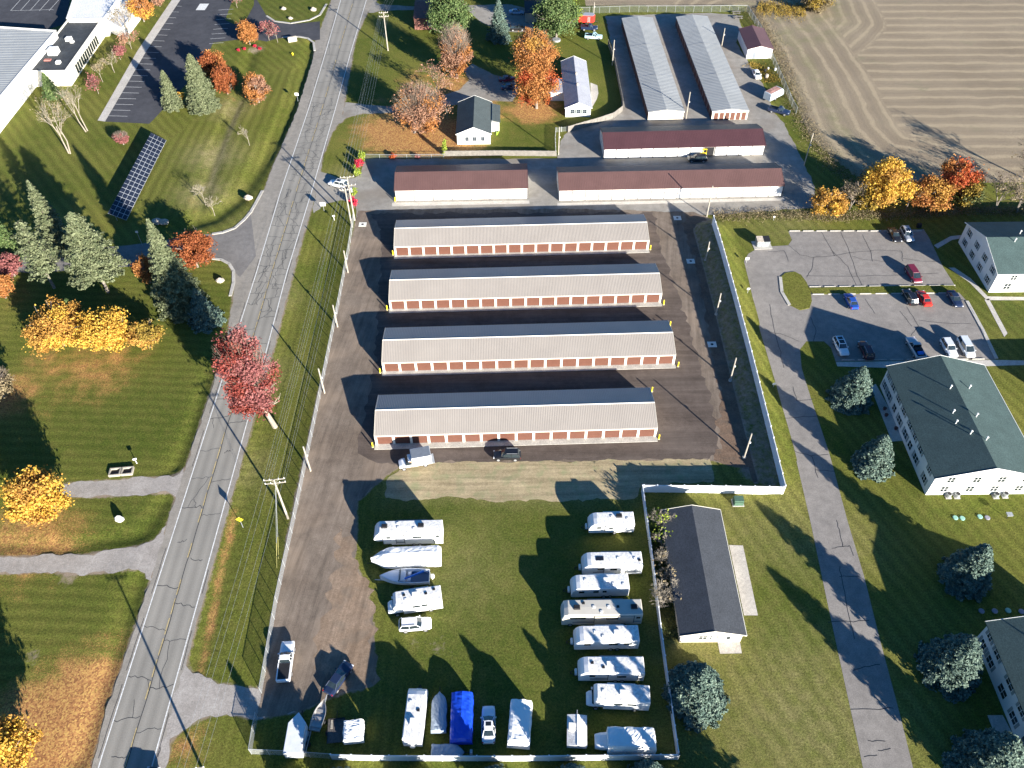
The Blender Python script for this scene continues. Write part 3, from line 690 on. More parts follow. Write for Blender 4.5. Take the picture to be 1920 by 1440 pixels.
for i, ((x, y), n) in enumerate(STOR):
    L = n * 3.048
    t = gable('storage_building', SLAB[i], 'storage building', (x, y, YAW, L, 8.87, 2.68, 4.0), TANROOF, CREAM, ribh=.04, rib=.305, ov=.3, oe=.12, group='tan roofed rows of storage units', fascia=TANTRIM, cap=True)
    for c in t.children:
        if c.name.startswith('wall'): c.data.materials[0] = DOORRED if False else CREAM
    door_row(t, n, 0, 3.048, 2.62, 2.18, DOORRED, trim=TANTRIM)
    for i_ in range(n):
        xa = i_ * 3.048 + .214; mb = MB(); mb.box(xa, xa + 2.62, 8.87 + .02, 8.87 + .06, .03, 2.18); mb.build('garage_door', DOORRED, t)
    mb = MB(); mb.box(-.35, L + .35, -1.25, -.005, 0, .10); mb.box(-.35, L + .35, 8.90, 9.9, 0, .10); mb.build('concrete_apron', CONC, t)
    mb = MB(); mb.box(-.055, -.005, .05, 8.8, .0, 2.4); mb.build('end_panel', DARKRED, t)
    for xx in (-.16, L + .04):
        mb = MB(); mb.box(xx, xx + .12, -.18, -.06, .0, 2.5); mb.build('downpipe', TANTRIM, t)
    mb = MB(); mb.box(-.12, L + .12, -.44, -.385, 2.52, 2.66); mb.build('gutter', TANTRIM, t)
# yellow bollards at the corners
BOL = [((737, 478), 'left front corner of the topmost tan storage block'), ((1219, 468), 'right front corner of the topmost tan storage block'), ((726, 581), 'left front corner of the second tan storage block'), ((1244, 571), 'right front corner of the second tan storage block'),
       ((713, 699), 'left front corner of the third tan storage block'), ((1271, 687), 'right front corner of the third tan storage block'), ((699, 838), 'left front corner of the lowest tan storage block'), ((1235, 823), 'right front corner of the lowest tan storage block'),
       ((1222, 734), 'back right corner of the lowest tan storage block'), ((1256, 611), 'back right corner of the third tan storage block'), ((741, 378), 'left end of the short faded brown roofed building')]
b0 = None
for (px, py), lb in BOL:
    if b0 is None:
        b0 = thing('bollard', '', 'bollard', G(px, py), 0, 'yellow bollards at building corners')
        mb = MB(); mb.tube([(0, 0, 0), (0, 0, 1.15), (0, 0, 1.22)], [.13, .13, .08], 10); mb.build('post', YELLOW, b0)
        mb = MB(); mb.tube([(0, 0, .0), (0, 0, .05)], [.25, .25], 10); mb.build('footing', CONC, b0)
        t = b0
    else: t = copy_tree(b0); t.location = G(px, py)
    t['label'] = 'yellow bollard at the ' + lb
# white/brown older storage
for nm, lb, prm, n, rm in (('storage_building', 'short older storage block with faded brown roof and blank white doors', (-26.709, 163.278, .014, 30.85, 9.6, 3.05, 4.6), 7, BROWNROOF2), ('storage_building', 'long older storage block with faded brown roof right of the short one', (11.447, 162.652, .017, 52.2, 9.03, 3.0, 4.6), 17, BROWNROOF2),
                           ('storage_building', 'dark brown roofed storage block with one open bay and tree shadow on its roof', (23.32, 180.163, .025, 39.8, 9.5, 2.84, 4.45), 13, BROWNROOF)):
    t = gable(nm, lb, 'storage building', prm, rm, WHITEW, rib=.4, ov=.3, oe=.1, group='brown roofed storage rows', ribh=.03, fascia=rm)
    L = prm[3]; pitch = L / n
    for i in range(n):
        if n == 13 and i == 8: 
            mb = MB(); mb.box(i * pitch + .25, (i + 1) * pitch - .25, -.05, -.01, .03, 2.45); mb.build('open_bay', BLACKP, t); continue
        mb = MB(); mb.box(i * pitch + .10, (i + 1) * pitch - .10, -.04, -.005, .03, 2.5)
        for j in range(6): mb.box(i * pitch + .12, (i + 1) * pitch - .12, -.05, -.042, .2 + j * .4, .23 + j * .4)
        mb.build('garage_door', WHITE, t)
    for i in range(n + 1): mb = MB(); mb.box(i * pitch - .09, i * pitch + .09, -.09, -.06, 0, 2.55); mb.build('door_post', mat('dark_post', (.04, .04, .045), .6), t)
for lb, prm, front in (('left one of the two long pale metal roofed storage rows, blank cream end wall', (45.669, 198.192, 1.597, 56.0, 9.28, 2.5, 3.1), 0), ('right one of the two long pale metal roofed storage rows, brown doors on its end', (62.455, 198.065, 1.596, 56.4, 9.44, 2.6, 3.2), 1)):
    t = gable('storage_building', lb, 'storage building', prm, GREYROOF, CREAM, rib=0, ov=.15, oe=.1, group='pale metal roofed storage rows', fascia=None)
    L, D, he, hr = prm[3:]
    rfo = [c for c in t.children if c.name.startswith('roof')][0]
    mb = MB()
    for s_ in (.337, .665):
        mb.add([(L * s_ - .15, -.2, he + .01), (L * s_ + .15, -.2, he + .01), (L * s_ + .15, D / 2, hr + .12), (L * s_ - .15, D / 2, hr + .12), (L * s_ + .15, D + .2, he + .01), (L * s_ - .15, D + .2, he + .01)], [(0, 1, 2, 3), (3, 2, 4, 5)])
    mb.build('roof_joint', RVG, rfo)
    mb = MB()
    for i in range(70):
        xx = L * i / 70 + .3
        mb.add([(xx, -.14, he + .004), (xx + .07, -.14, he + .004), (xx + .07, D / 2, hr + .004), (xx, D / 2, hr + .004), (xx + .035, -.14, he + .045), (xx + .035, D / 2, hr + .045)], [(0, 3, 5, 4), (1, 4, 5, 2)])
        mb.add([(xx, D + .14, he + .004), (xx + .07, D + .14, he + .004), (xx + .07, D / 2, hr + .004), (xx, D / 2, hr + .004), (xx + .035, D + .14, he + .045), (xx + .035, D / 2, hr + .045)], [(0, 3, 5, 4), (1, 4, 5, 2)])
    mb.build('roof_rib', GREYROOF, rfo)
    for side, yy in ((0, D + .01), (1, -.05)):
        for i in range(18):
            xa = i * L / 18 + .2; mb = MB(); mb.box(xa, xa + L / 18 - .4, yy, yy + .04, .05, 2.1); mb.build('garage_door', DOORRED, t)
    if front:
        for i in range(6):
            mb = MB(); mb.box(-.05, -.01, .5 + i * 1.45, .5 + i * 1.45 + 1.05, .05, 2.05); mb.build('end_door', DOORRED, t)
    mb = MB(); mb.box(-.13, -.07, -.1, D + .1, he - .32, he - .05); mb.build('end_fascia', TANTRIM, t)
t = gable('utility_shed', 'small white shed with dark brown metal roof beside the crop field', 'shed', (76.206, 231.8, 1.575, 12.8, 7.2, 2.95, 3.95), BROWNROOF, WHITE, rib=.5, ov=.2, oe=.15, ribh=.03, fascia=BROWNROOF)
mb = MB(); mb.box(-.05, -.005, 4.6, 5.5, .05, 2.05); mb.build('door', RVG, t)

# windows ----------------------------------------------------------
def window(t, axis, pos, u_, z0, w_=1.1, h=1.35, out=1, shut=True, framem=None):
    """axis 'x': wall runs along x at y=pos; axis 'y': wall runs along y at x=pos. out = outward sign"""
    def bx(mb, a0, a1, d0, d1, z0_, z1_):
        lo, hi = sorted((pos + out * d0, pos + out * d1))
        if axis == 'x': mb.box(a0, a1, lo, hi, z0_, z1_)
        else: mb.box(lo, hi, a0, a1, z0_, z1_)
    mb = MB(); fm = framem or WHITE
    bx(mb, u_ - w_ / 2 - .08, u_ + w_ / 2 + .08, .0, .03, z0 - .08, z0); bx(mb, u_ - w_ / 2 - .08, u_ + w_ / 2 + .08, .0, .03, z0 + h, z0 + h + .08)
    for q in (-w_ / 2 - .08, -.03, w_ / 2): bx(mb, u_ + q, u_ + q + .08, .0, .03, z0, z0 + h)
    bx(mb, u_ - w_ / 2, u_ + w_ / 2, .0, .028, z0 + h / 2 - .03, z0 + h / 2 + .03)
    f = mb.build('window', fm, t)
    mb = MB(); bx(mb, u_ - w_ / 2 + .002, u_ + w_ / 2 - .002, .0, .014, z0 + .002, z0 + h - .002); mb.build('pane', GLASS, f)
    if shut:
        for s_ in (-1, 1):
            c_ = u_ + s_ * (w_ / 2 + .32); mb = MB(); bx(mb, c_ - .2, c_ + .2, .0, .035, z0 - .05, z0 + h + .05); mb.build('shutter', SHUTTER, f)
def vents(t, lst, he, hr, D, ov=.3):
    for xx, yy in lst:
        z = hr - abs(yy - D / 2) / (D / 2 + ov) * (hr - he)
        mb = MB(); mb.tube([(xx, yy, z - .1), (xx, yy, z + .75)], .09, 8); mb.tube([(xx, yy, z + .75), (xx, yy, z + .9)], [.2, .12], 8); mb.build('roof_vent', WHITE, t)
def apartment(label, x, y, L, D, he, hr, ang, **kw):
    t = gable('apartment_building', label, 'apartment building', (x, y, ang, L, D, he, hr), SHING_G, WHITE, ov=.35, oe=.35, group='two storey white apartment buildings', fascia=WHITE)
    return t
# big one: ridge along +y (ang 90deg): local x = world +y, local y = world -x; west wall is local y = D, front gable is local x = 0
AP1 = (85.225, 78.594, 24.4, 17.12, 4.95, 7.6)
t = apartment('large white apartment building with green grey roof below the car park, front gable lit', *AP1, PI / 2)
L, D, he, hr = AP1[2:]
for k_, yy in enumerate((2.4, 6.4, 10.4, 14.6)):
    window(t, 'y', 0, yy, .95, out=-1); window(t, 'y', 0, yy - .2, 3.45, out=-1)
for k_, (xx, ww) in enumerate(((2.2, 1.1), (6.4, 1.5), (9.2, 1.3), (11.6, 1.5), (14.8, 1.5), (17.6, 1.3), (20.6, 1.5), (23, 1.1))):
    window(t, 'x', D, xx, .9, ww, 1.4, 1, shut=k_ not in (2, 5)); window(t, 'x', D, xx, 3.4, ww - .2, 1.15, 1)
vents(t, [(5.5, 8.0), (7.0, 9.9), (9.6, 11.2), (10.6, 7.6), (11.8, 10.9), (17.0, 9.6), (17.4, 6.0)], he, hr, D)
mb = MB(); mb.box(-.045, -.005, 7.6, 8.9, 5.5, 6.6); mb.build('gable_vent', WHITE, t)
AP3 = (83.6, 28.9, 24.4, 17.12, 4.95, 7.6)
t = apartment('white apartment building cut by the lower right corner, only its shaded west wall showing', *AP3, PI / 2)
for k_, (xx, ww) in enumerate(((3, 1.4), (6.4, 1.5), (9.2, 1.6), (12.6, 1.5), (16.2, 1.8), (20.4, 1.5), (22.9, 1.2))):
    window(t, 'x', D, xx, .9, ww, 1.4, 1, shut=k_ not in (2, 4)); window(t, 'x', D, xx, 3.4, ww - .2, 1.15, 1)
vents(t, [(20, 12), (16, 9)], he, hr, D)
# top right: ridge along +x, west gable
AP2 = (98.4, 128.7, 34.0, 16.7, 5.1, 7.75)
t = apartment('white apartment building at upper right, shaded west gable facing the car park', *AP2, 0.0)
L, D, he, hr = AP2[2:]
for yy in (2.2, 6.2, 10.3, 14.4):
    window(t, 'y', 0, yy, .95, out=-1); window(t, 'y', 0, yy - .1, 3.5, out=-1)
for xx in (3.2, 7.6, 12, 16.4, 21): window(t, 'x', 0, xx, .9, 1.3, 1.4, -1); window(t, 'x', 0, xx + .4, 3.3, 1.1, 1.15, -1)
vents(t, [(5.2, 7.2), (7.5, 10), (12, 6)], he, hr, D)
t = gable('garage', 'small white garage cut by the right edge, below the upper right apartment building', 'garage', (97.6, 99.9, 0.0, 12, 7.2, 2.7, 3.9), SHING_G, WHITE, fascia=WHITE)
# long low building by the fence
LG = (32.576, 53.348, 1.569, 20.6, 8.8, 2.75, 4.1)
t = gable('community_building', 'low cream building with charcoal shingle roof beside the white fence', 'building', LG, SHING_D, CREAM, ov=.35, oe=.35, fascia=TANTRIM)
window(t, 'y', 0, 5.6, 1.0, 1.1, 1.0, -1, True); window(t, 'y', 0, 4.6, 1.0, .5, 1.0, -1, False)
mb = MB(); mb.box(-.05, -.005, 1.5, 2.4, .05, 2.05); d = mb.build('door', WHITE, t)
mb = MB(); mb.box(-.06, -.051, 1.68, 2.22, .9, 1.85); mb.build('pane', GLASS, d)
mb = MB(); mb.tube([(-.1, 3.6, 1.9), (-.25, 3.6, 2.0)], .08, 6); mb.build('wall_lamp', BLACKP, t)
# houses
t = gable('ranch_house', 'long narrow white house with pale roof behind the orange maples', 'house', (21.491, 200.214, 1.563, 25.6, 6.6, 2.65, 4.2), SHING_B, WHITE, ov=.3, oe=.25, fascia=WHITE)
for yy in (1.6, 3.2, 4.8): window(t, 'y', 0, yy, 1.0, .8, 1.1, -1, True, RVG)
for xx in (9, 15): 
    mb = MB(); z = 3.9; mb.box(xx, xx + .6, 2.9, 3.3, z, z + .8); mb.build('chimney', STONE, t)
mb = MB(); mb.box(8.5, 15.5, 6.6, 10.2, 0, 2.4); mb.build('side_annex_wall', WHITE, t)
mb = MB(); mb.box(8.2, 15.8, 6.62, 10.6, 2.42, 2.6); mb.build('annex_roof', SHING_B, t)
t = gable('cottage', 'small white cottage with slate roof beside the wooden fence', 'house', (-4.8, 187.4, PI / 2, 15.4, 8.4, 3.0, 4.9), SHING_H, WHITE, ov=.3, oe=.3, fascia=WHITE)
for yy in (1.9, 4.0, 5.9): window(t, 'y', 0, yy, 1.0, .8, 1.0, -1, False, RVG)
mb = MB(); mb.box(6, 14.2, -2.2, -.02, 0, 2.6); mb.build('rear_wing_wall', WHITE, t)
mb = MB(); mb.add([(5.8, -2.5, 2.62), (14.4, -2.5, 2.62), (14.4, -.4, 3.2), (5.8, -.4, 3.2), (5.8, -2.5, 2.72), (14.4, -2.5, 2.72), (14.4, -.4, 3.3), (5.8, -.4, 3.3)], [(0, 3, 2, 1), (4, 5, 6, 7), (0, 1, 5, 4), (1, 2, 6, 5), (2, 3, 7, 6), (3, 0, 4, 7)]); mb.build('wing_roof', SHING_H, t)
# top brick house
a = G(778, 56); b_ = G(801, 56)
t = gable('brick_house', 'dark red brick house at the top edge left of the green pines', 'house', (a.x, a.y, 0, 7.2, 17, 3.6, 5.0), BRICK, BRICK, ov=.2, oe=.2, fascia=None)
window(t, 'x', 0, 4.6, 1.3, .9, 1.3, -1, False)
# dark outbuilding behind pine, top
a = G(985, 42)
t = gable('outbuilding', 'dark roofed outbuilding half hidden behind the top green pine', 'shed', (a.x, a.y, 0, 9, 9, 3, 4.6), SHING_D, SHUTTER, ov=.2, oe=.2)

# flat roofed blocks, outline given at roof height ------------------
def block(name, label, cat, px, h, roofm, wallm, parapet=.35, ribs=None):
    pts = [G(x, y, h) for x, y in px]; n = len(pts)
    c = sum(pts, Vector()) / n
    t = thing(name, label, cat, (c.x, c.y, 0))
    q = [(p.x - c.x, p.y - c.y) for p in pts]
    mb = MB(); mb.add([(x, y, 0) for x, y in q] + [(x, y, h - .02) for x, y in q], [(i, (i + 1) % n, n + (i + 1) % n, n + i) for i in range(n)]); mb.build('wall', wallm, t)
    mb = MB(); ins = [(x * .995, y * .995) for x, y in q]
    mb.add([(x, y, h - parapet) for x, y in ins], [tuple(range(n))])
    if ribs is not None:
        dx, dy, sp = ribs; dv = Vector((dx, dy, 0)).normalized(); nv = Vector((-dy, dx, 0)).normalized()
        R_ = max(Vector((x, y, 0)).length for x, y in q); kk = -int(R_ / sp)
        Q = [Vector((x, y, 0)) for x, y in q]
        while kk * sp < R_:
            o_ = nv * kk * sp; ts = []
            for i in range(n):
                a1, b1 = Q[i] - o_, Q[(i + 1) % n] - o_
                s1, s2 = a1.dot(nv), b1.dot(nv)
                if (s1 > 0) != (s2 > 0): ts.append((a1 + (b1 - a1) * (s1 / (s1 - s2))).dot(dv))
            ts.sort()
            for j in range(0, len(ts) - 1, 2):
                A, B = o_ + dv * ts[j], o_ + dv * ts[j + 1]; z = h - parapet + .004
                mb.add([(*(A - nv * .06).xy, z), (*(B - nv * .06).xy, z), (*B.xy, z + .08), (*A.xy, z + .08), (*(B + nv * .06).xy, z), (*(A + nv * .06).xy, z)], [(0, 1, 2, 3), (3, 2, 4, 5)])
            kk += 1
    rf = mb.build('roof', roofm, t)
    mb = MB()
    for i in range(n):
        a1, b1 = Vector((*q[i], 0)), Vector((*q[(i + 1) % n], 0)); d = b1 - a1; L_ = d.length; d.normalize()
        mb.obox((a1 + b1) / 2, d, Vector((-d.y, d.x, 0)), L_ / 2 + .1, .14, h - parapet - .05, h + .06 + .003 * i)
    mb.build('parapet', wallm if wallm is not CREAM else TANTRIM, rf)
    return t, c
a1, b1 = G(104, 57, 7), G(0, 180, 7); dd = (b1 - a1)
t, c = block('factory', 'large factory with pale ribbed roof and white wall at the left edge', 'factory', [(104, 57), (52, 118), (0, 180), (-90, 290), (-240, 200), (-120, 40), (0, 50)], 6.5, GREYROOF, WHITE, .25, ribs=(1, -.05, 1.0))
t, c = block('office_building', 'office block with black flat roof beside the office car park', 'office', [(190, 36), (156, 84), (122, 132), (53, 133), (88, 86), (127, 37)], 4.6, BLKROOF, TANTRIM, .3)
A, B = G(122, 132, 4.6) - c, G(190, 36, 4.6) - c
d = (B - A); LL = d.length; d.normalize(); nn = Vector((d.y, -d.x, 0))
# ribbon window with mullions
f_ = MB(); f_.obox((A + d * LL * .48) + nn * .03, d, nn, LL * .30, .03, .5, 3.0); wo = f_.build('window', GLASS, t)
for i in range(13):
    f_ = MB(); f_.obox((A + d * (LL * .48 + (i / 12 - .5) * LL * .6)) + nn * .08, d, nn, .07, .02, .5, 3.0); f_.build('mullion', TANTRIM, wo)
for (px, py, s_, hh, nm) in ((100, 96, 1.3, 1.6, 'air_conditioner'), (128, 71, .8, .9, 'air_conditioner'), (108, 114, .6, .7, 'roof_vent'), (134, 75, .5, .5, 'roof_vent')):
    p = G(px, py, 5) - c; mb = MB(); mb.box(p.x - s_, p.x + s_, p.y - s_, p.y + s_, 4.3, 4.3 + hh, tx=.08); mb.build(nm, WHITE, t)
p = G(89, 112, 4.5) - c; mb = MB(); mb.box(p.x - .9, p.x + .9, p.y - .5, p.y + .5, 4.3, 4.6); mb.build('roof_hatch', mat('hatch_red', (.35, .14, .12), .8), t)
t, c = block('warehouse', 'white roofed warehouse block at the top left behind the office', 'warehouse', [(128, 35), (193, 34), (240, -30), (150, -40), (125, 34)], 5.5, RVR, WHITE, .2)
t, c = block('warehouse_annex', 'white wing of the office beside bare trees, near the car park kerb', 'office', [(193, 36), (228, 52), (262, 8), (235, -8)], 3.6, RVR, WHITE, .2)

# solar array ------------------------------------------------------
SOLM = bpy.data.materials.new('solar_cells'); k = NT(SOLM); p = k.n('TexCoord').outputs['Object']
k.l(k.ramp(k.noise(p, .5, 2), [(.3, (.010, .014, .026)), (.7, (.018, .024, .042))]), k.b.inputs['Base Color']); k.b.inputs['Roughness'].default_value = .3; k.b.inputs['Specular IOR Level'].default_value = .3
TL, TR, BL_, BR_ = G(283, 249, 3.0), G(312, 263, .9), G(202, 400, 3.0), G(237, 413, .9)
c = (TL + TR + BL_ + BR_) / 4; c.z = 0
t = thing('solar_array', 'long tilted solar panel array standing on the left lawn', 'solar panels', c)
na, nb = 20, 4
for i in range(na):
    for j in range(nb):
        def P_(a, b): return lerp(lerp(TL, BL_, a), lerp(TR, BR_, a), b) - c
        e = .0022; g_ = .011
        q = [P_(i / na + e, j / nb + g_), P_((i + 1) / na - e, j / nb + g_), P_((i + 1) / na - e, (j + 1) / nb - g_), P_(i / na + e, (j + 1) / nb - g_)]
        mb = MB(); up = Vector((0, 0, .05)); mb.add([tuple(v + up) for v in q] + [tuple(v + up * .2) for v in q], [(0, 1, 2, 3), (4, 5, 6, 7), (0, 1, 5, 4), (1, 2, 6, 5), (2, 3, 7, 6), (3, 0, 4, 7)]); mb.build('solar_panel', SOLM, t)
mb = MB(); mb.quad(*[v - c for v in (TL, BL_, BR_, TR)]); mb.build('mounting_frame', mat('panel_frame', (.62, .64, .66), .4, .3), t)
for i in range(7):
    for z_, (Aa, Bb) in ((3.0, (TL, BL_)), (.9, (TR, BR_))):
        v = lerp(Aa, Bb, .04 + i / 6 * .92) - c; v = Vector((v.x * .6, v.y, 0)); z_ = 1.95 + (z_ - 1.95) * .6; mb = MB(); mb.tube([(v.x, v.y, 0), (v.x, v.y, z_ - .12)], .08, 6); mb.build('support_leg', GALV, t)

# fences -----------------------------------------------------------
MESHM = bpy.data.materials.new('chain_link'); k = NT(MESHM); p = k.coord()
k.b.inputs['Base Color'].default_value = (.55, .57, .58, 1); k.b.inputs['Roughness'].default_value = .5; k.b.inputs['Metallic'].default_value = .3
w1 = k.n('TexNoise'); w1.inputs['Scale'].default_value = 9; k.l(p, w1.inputs['Vector'])
tr = k.n('BsdfTransparent'); mx = k.n('MixShader'); k.l(k.ramp(w1.outputs[0], [(.35, .30), (.65, .46)]), mx.inputs[0]); k.l(tr.outputs[0], mx.inputs[1]); k.l(k.b.outputs[0], mx.inputs[2]); k.l(mx.outputs[0], k.out.inputs[0])
MESHD = MESHM.copy(); MESHD.name = 'chain_link_thin'
for nd in MESHD.node_tree.nodes:
    if nd.type == 'VALTORGB': nd.color_ramp.elements[0].color = (.08,) * 3 + (1,); nd.color_ramp.elements[1].color = (.22,) * 3 + (1,)
    if nd.type == 'BSDF_PRINCIPLED': nd.inputs['Base Color'].default_value = (.3, .33, .3, 1)
def fence(name, label, px, h, panelm, postm, step=2.4, th=.05, postw=.07, rail=True, cap=0.0, gap=0.0, pts=None):
    q = pts or [G(*p_) for p_ in px]; o0 = q[0].copy(); o0.z = 0
    t = thing(name, label, 'fence', o0)
    pan = []
    for a, b in zip(q[:-1], q[1:]):
        d = b - a; L_ = d.length; d.normalize(); n = max(1, round(L_ / step)); e = Vector((-d.y, d.x, 0)).normalized(); dh = Vector((d.x, d.y, 0)).normalized()
        for i in range(n + 1):
            if i == n and b is not q[-1]: continue
            c_ = a + d * (L_ * i / n) - o0
            zb = c_.z; mb = MB(); mb.obox(c_, dh, e, postw, postw, zb - .3 * (zb > 0), zb + h + .1)
            if cap: mb.obox(c_, dh, e, postw + cap, postw + cap, zb + h + .1, zb + h + .16)
            mb.build('post', postm, t)
        for i in range(n):
            c_ = a + d * (L_ * (i + .5) / n) - o0; mb = MB(); hw = L_ / n / 2 - postw
            zb = c_.z; mb.obox(c_, dh, e, hw, th / 2, zb + .03 - .25 * (zb > 0), zb + h - .04)
            if rail:
                mb.obox(c_, dh, e, hw, th / 2 + .03, zb + h - .12, zb + h); mb.obox(c_, dh, e, hw, th / 2 + .03, zb + .08, zb + .2)
            pan.append(mb)
    m_ = MB()
    for x in pan: m_.add(x.v, x.f)
    if len(pan) <= 99:
        for x in pan: x.build('panel', panelm, t)
    else: setp(m_.build('panel', panelm, t), kind='stuff')
    return t
def mesh_fence(name, label, px, h, m_, step=3.0):
    q = pxpoly(px); o0 = q[0].copy(); t = thing(name, label, 'fence', o0)
    mb = MB(); rl = MB()
    for a, b in zip(q[:-1], q[1:]):
        a2, b2 = a - o0, b - o0
        mb.add([(a2.x, a2.y, .03), (b2.x, b2.y, .03), (b2.x, b2.y, h), (a2.x, a2.y, h)], [(0, 1, 2, 3)])
        rl.tube([(a2.x, a2.y, h), (b2.x, b2.y, h)], .035, 6)
        d = b - a; L_ = d.length; n = max(1, round(L_ / step))
        for i in range(n + 1):
            if i == n and b is not q[-1]: continue
            c_ = a2 + d * (i / n); pm = MB(); pm.tube([(c_.x, c_.y, 0), (c_.x, c_.y, h + .08)], .045, 6); pm.build('post', GALV, t)
    mb.build('wire_mesh', m_, t); rl.build('top_rail', GALV, t)
mesh_fence('chain_link_fence', 'long grey chain link fence between the road verge and the gravel yard', [(664, 413), (655, 470), (636, 572), (622, 640), (605, 725), (575, 870), (548, 1000), (520, 1130), (498, 1260), (491, 1300)], 1.9, MESHM)
mesh_fence('chain_link_fence', 'short grey chain link fence at the lower left yard corner below the gravel entrance', [(484, 1346), (478, 1375), (472, 1414), (540, 1417), (624, 1423)], 1.9, MESHM)
mesh_fence('chain_link_fence', 'thin chain link fence along the top end of the pale roofed rows', [(1086, 26), (1180, 23), (1300, 23), (1400, 22)], 2.0, MESHD)
mesh_fence('chain_link_fence', 'thin green chain link fence between the shed and the crop field', [(1400, 22), (1425, 60), (1446, 112), (1465, 155), (1484, 200), (1492, 214)], 2.0, MESHM)
fence('vinyl_fence', 'tall white vinyl fence along the bottom edge of the yard', [(624, 1424), (700, 1426), (960, 1427), (1270, 1424)], 1.85, VINYL, VINYL, cap=.03)
fence('vinyl_fence', 'white vinyl fence between the parked trailers and the cream building', [(1270, 1424), (1262, 1370), (1236, 1180), (1222, 1060), (1203, 922)], 1.85, VINYL, VINYL, cap=.03)
fence('vinyl_fence', 'bright sunlit white vinyl fence below the bare soil corner', [(1205, 923), (1330, 924), (1465, 926, .25)], 2.0, VINYL, VINYL, cap=.03)
fence('vinyl_fence', 'long white vinyl fence between the storage yard and the apartment drive', BERM, 2.35, VINYL, VINYL, cap=.03)
fence('wooden_fence', 'weathered board fence below the white cottage', [(833, 293), (940, 292), (1043, 293)], 1.5, WOODW, WOODW, 1.9)
fence('wooden_fence', 'curving weathered board fence around the ranch house garden', [(1065, 248), (1095, 239), (1120, 232), (1150, 222), (1167, 209), (1167, 195), (1160, 160), (1152, 120), (1140, 85)], 1.7, WOODW, WOODW, 2.2)
fence('farm_gate', 'open rail gate between the two board fences', [(1042, 290), (1041, 262), (1042, 248), (1063, 246)], 1.3, MESHD, GALV, 1.6)
mesh_fence('garden_fence', 'low wire fence under the red shrubs above the short brown roofed building', [(684, 297), (740, 298), (832, 297)], 1.2, MESHD)

# poles and wires --------------------------------------------------
def light_pole(base, top, label, h=None, conc=False):
    h = h or hgt(base, top); t = thing('yard_pole', label, 'pole', G(*base), 0, 'wooden poles round the storage yard')
    mb = MB(); mb.tube([(0, 0, 0), (0, 0, h)], [.16, .12], 8); mb.build('post', WOODP, t)
    mb = MB(); mb.box(.13, .33, -.1, .1, h * .62, h * .62 + .25); mb.build('lamp', WHITE, t)
    if conc: mb = MB(); mb.tube([(0, 0, 0), (0, 0, .35)], .32, 10); mb.build('footing', CONC, t)
for b, t_, lb, cc in (((652.5, 511), (643.7, 470), 'wooden pole on the left fence nearest the topmost tan block', 0), ((633, 613), (623.2, 572), 'wooden pole on the left fence by the second tan block', 0), ((608.7, 737), (598, 691), 'wooden pole on the left fence by the third tan block', 0), ((582.5, 883), (569.5, 837), 'wooden pole on the left fence by the lowest tan block', 0),
                      ((1323, 489), (1328.7, 452.5), 'wooden pole in fence shadow right of the topmost tan block', 1), ((1342.5, 590), (1350.7, 549.5), 'wooden pole in fence shadow right of the second tan block', 1), ((1368.7, 714), (1380, 671), 'wooden pole in fence shadow right of the third tan block', 1), ((1395, 858), (1411.2, 813.7), 'wooden pole on bare soil right of the lowest tan block', 1),
                      ((1148, 122), (1151, 75), 'tall pale pole left of the pale roofed rows', 0), ((1286, 223), (1293, 172), 'tall pale pole between the two pale roofed rows', 0), ((1353, 87), (1360, 53), 'tall pale pole left of the brown roofed shed', 0), ((1507.5, 310), (1528.7, 251), 'tall leaning lamp pole beside the crop field corner', 0), ((1325, 406), (1343, 350), 'thin pale pole where the hedge meets the long brown roofed block', 0), ((1047, 290), (1050, 238), 'thin pale pole beside the rail gate', 0), ((1113, 28), (1114, 4), 'thin pale pole behind the red trailer', 0)):
    light_pole(b, t_, lb, conc=bool(cc))
PT = {}
def utility_pole(key, base, h, label, arms, ang=.12, lean=0):
    g = G(*base); t = thing('utility_pole', label, 'utility pole', g, ang, 'utility poles along the road')
    mb = MB(); mb.tube([(0, 0, 0), (0, 0, h)], [.20, .13], 8); mb.build('post', WOODP, t)
    ends = []
    for z, hw in arms:
        mb = MB(); mb.box(-hw, hw, .14, .26, z - .07, z + .07)
        mb.tube([(-hw * .5, .2, z), (0, .18, z - .7)], .03, 4); mb.tube([(hw * .5, .2, z), (0, .18, z - .7)], .03, 4)
        am = mb.build('crossarm', WOODP, t)
        for s_ in (-1, -.45, .45, 1):
            mb = MB(); mb.tube([(s_ * hw * .95, .2, z + .07), (s_ * hw * .95, .2, z + .3)], [.07, .05], 6); mb.build('insulator', WHITE, am)
            ends.append(g + Vector((math.cos(ang) * s_ * hw * .95 - math.sin(ang) * .2, math.sin(ang) * s_ * hw * .95 + math.cos(ang) * .2, z + .3)))
    PT[key] = ends; return t
utility_pole('a', (727.5, 95), 11.4, 'tall utility pole with two crossarms on the upper verge', [(11.1, 1.25), (10.0, 1.35)])
up2 = utility_pole('b', (665, 413), 11.6, 'thick utility pole of the pair at the yard entrance, next to red shrubs', [(11.3, 1.5), (9.2, 1.6)])
mb = MB(); mb.tube([(.45, 0, 7.6), (.45, 0, 8.7)], .24, 10); mb.build('transformer', GALV, up2)
utility_pole('b2', (660, 426), 10.5, 'slimmer utility pole of the pair at the yard entrance', [(9.8, 1.2)])
up3 = utility_pole('c', (540, 972), 10.6, 'utility pole with guy wires on the verge left of the parked trailers', [(10.4, 1.6), (9.5, 1.6)])
g0 = G(540, 972)
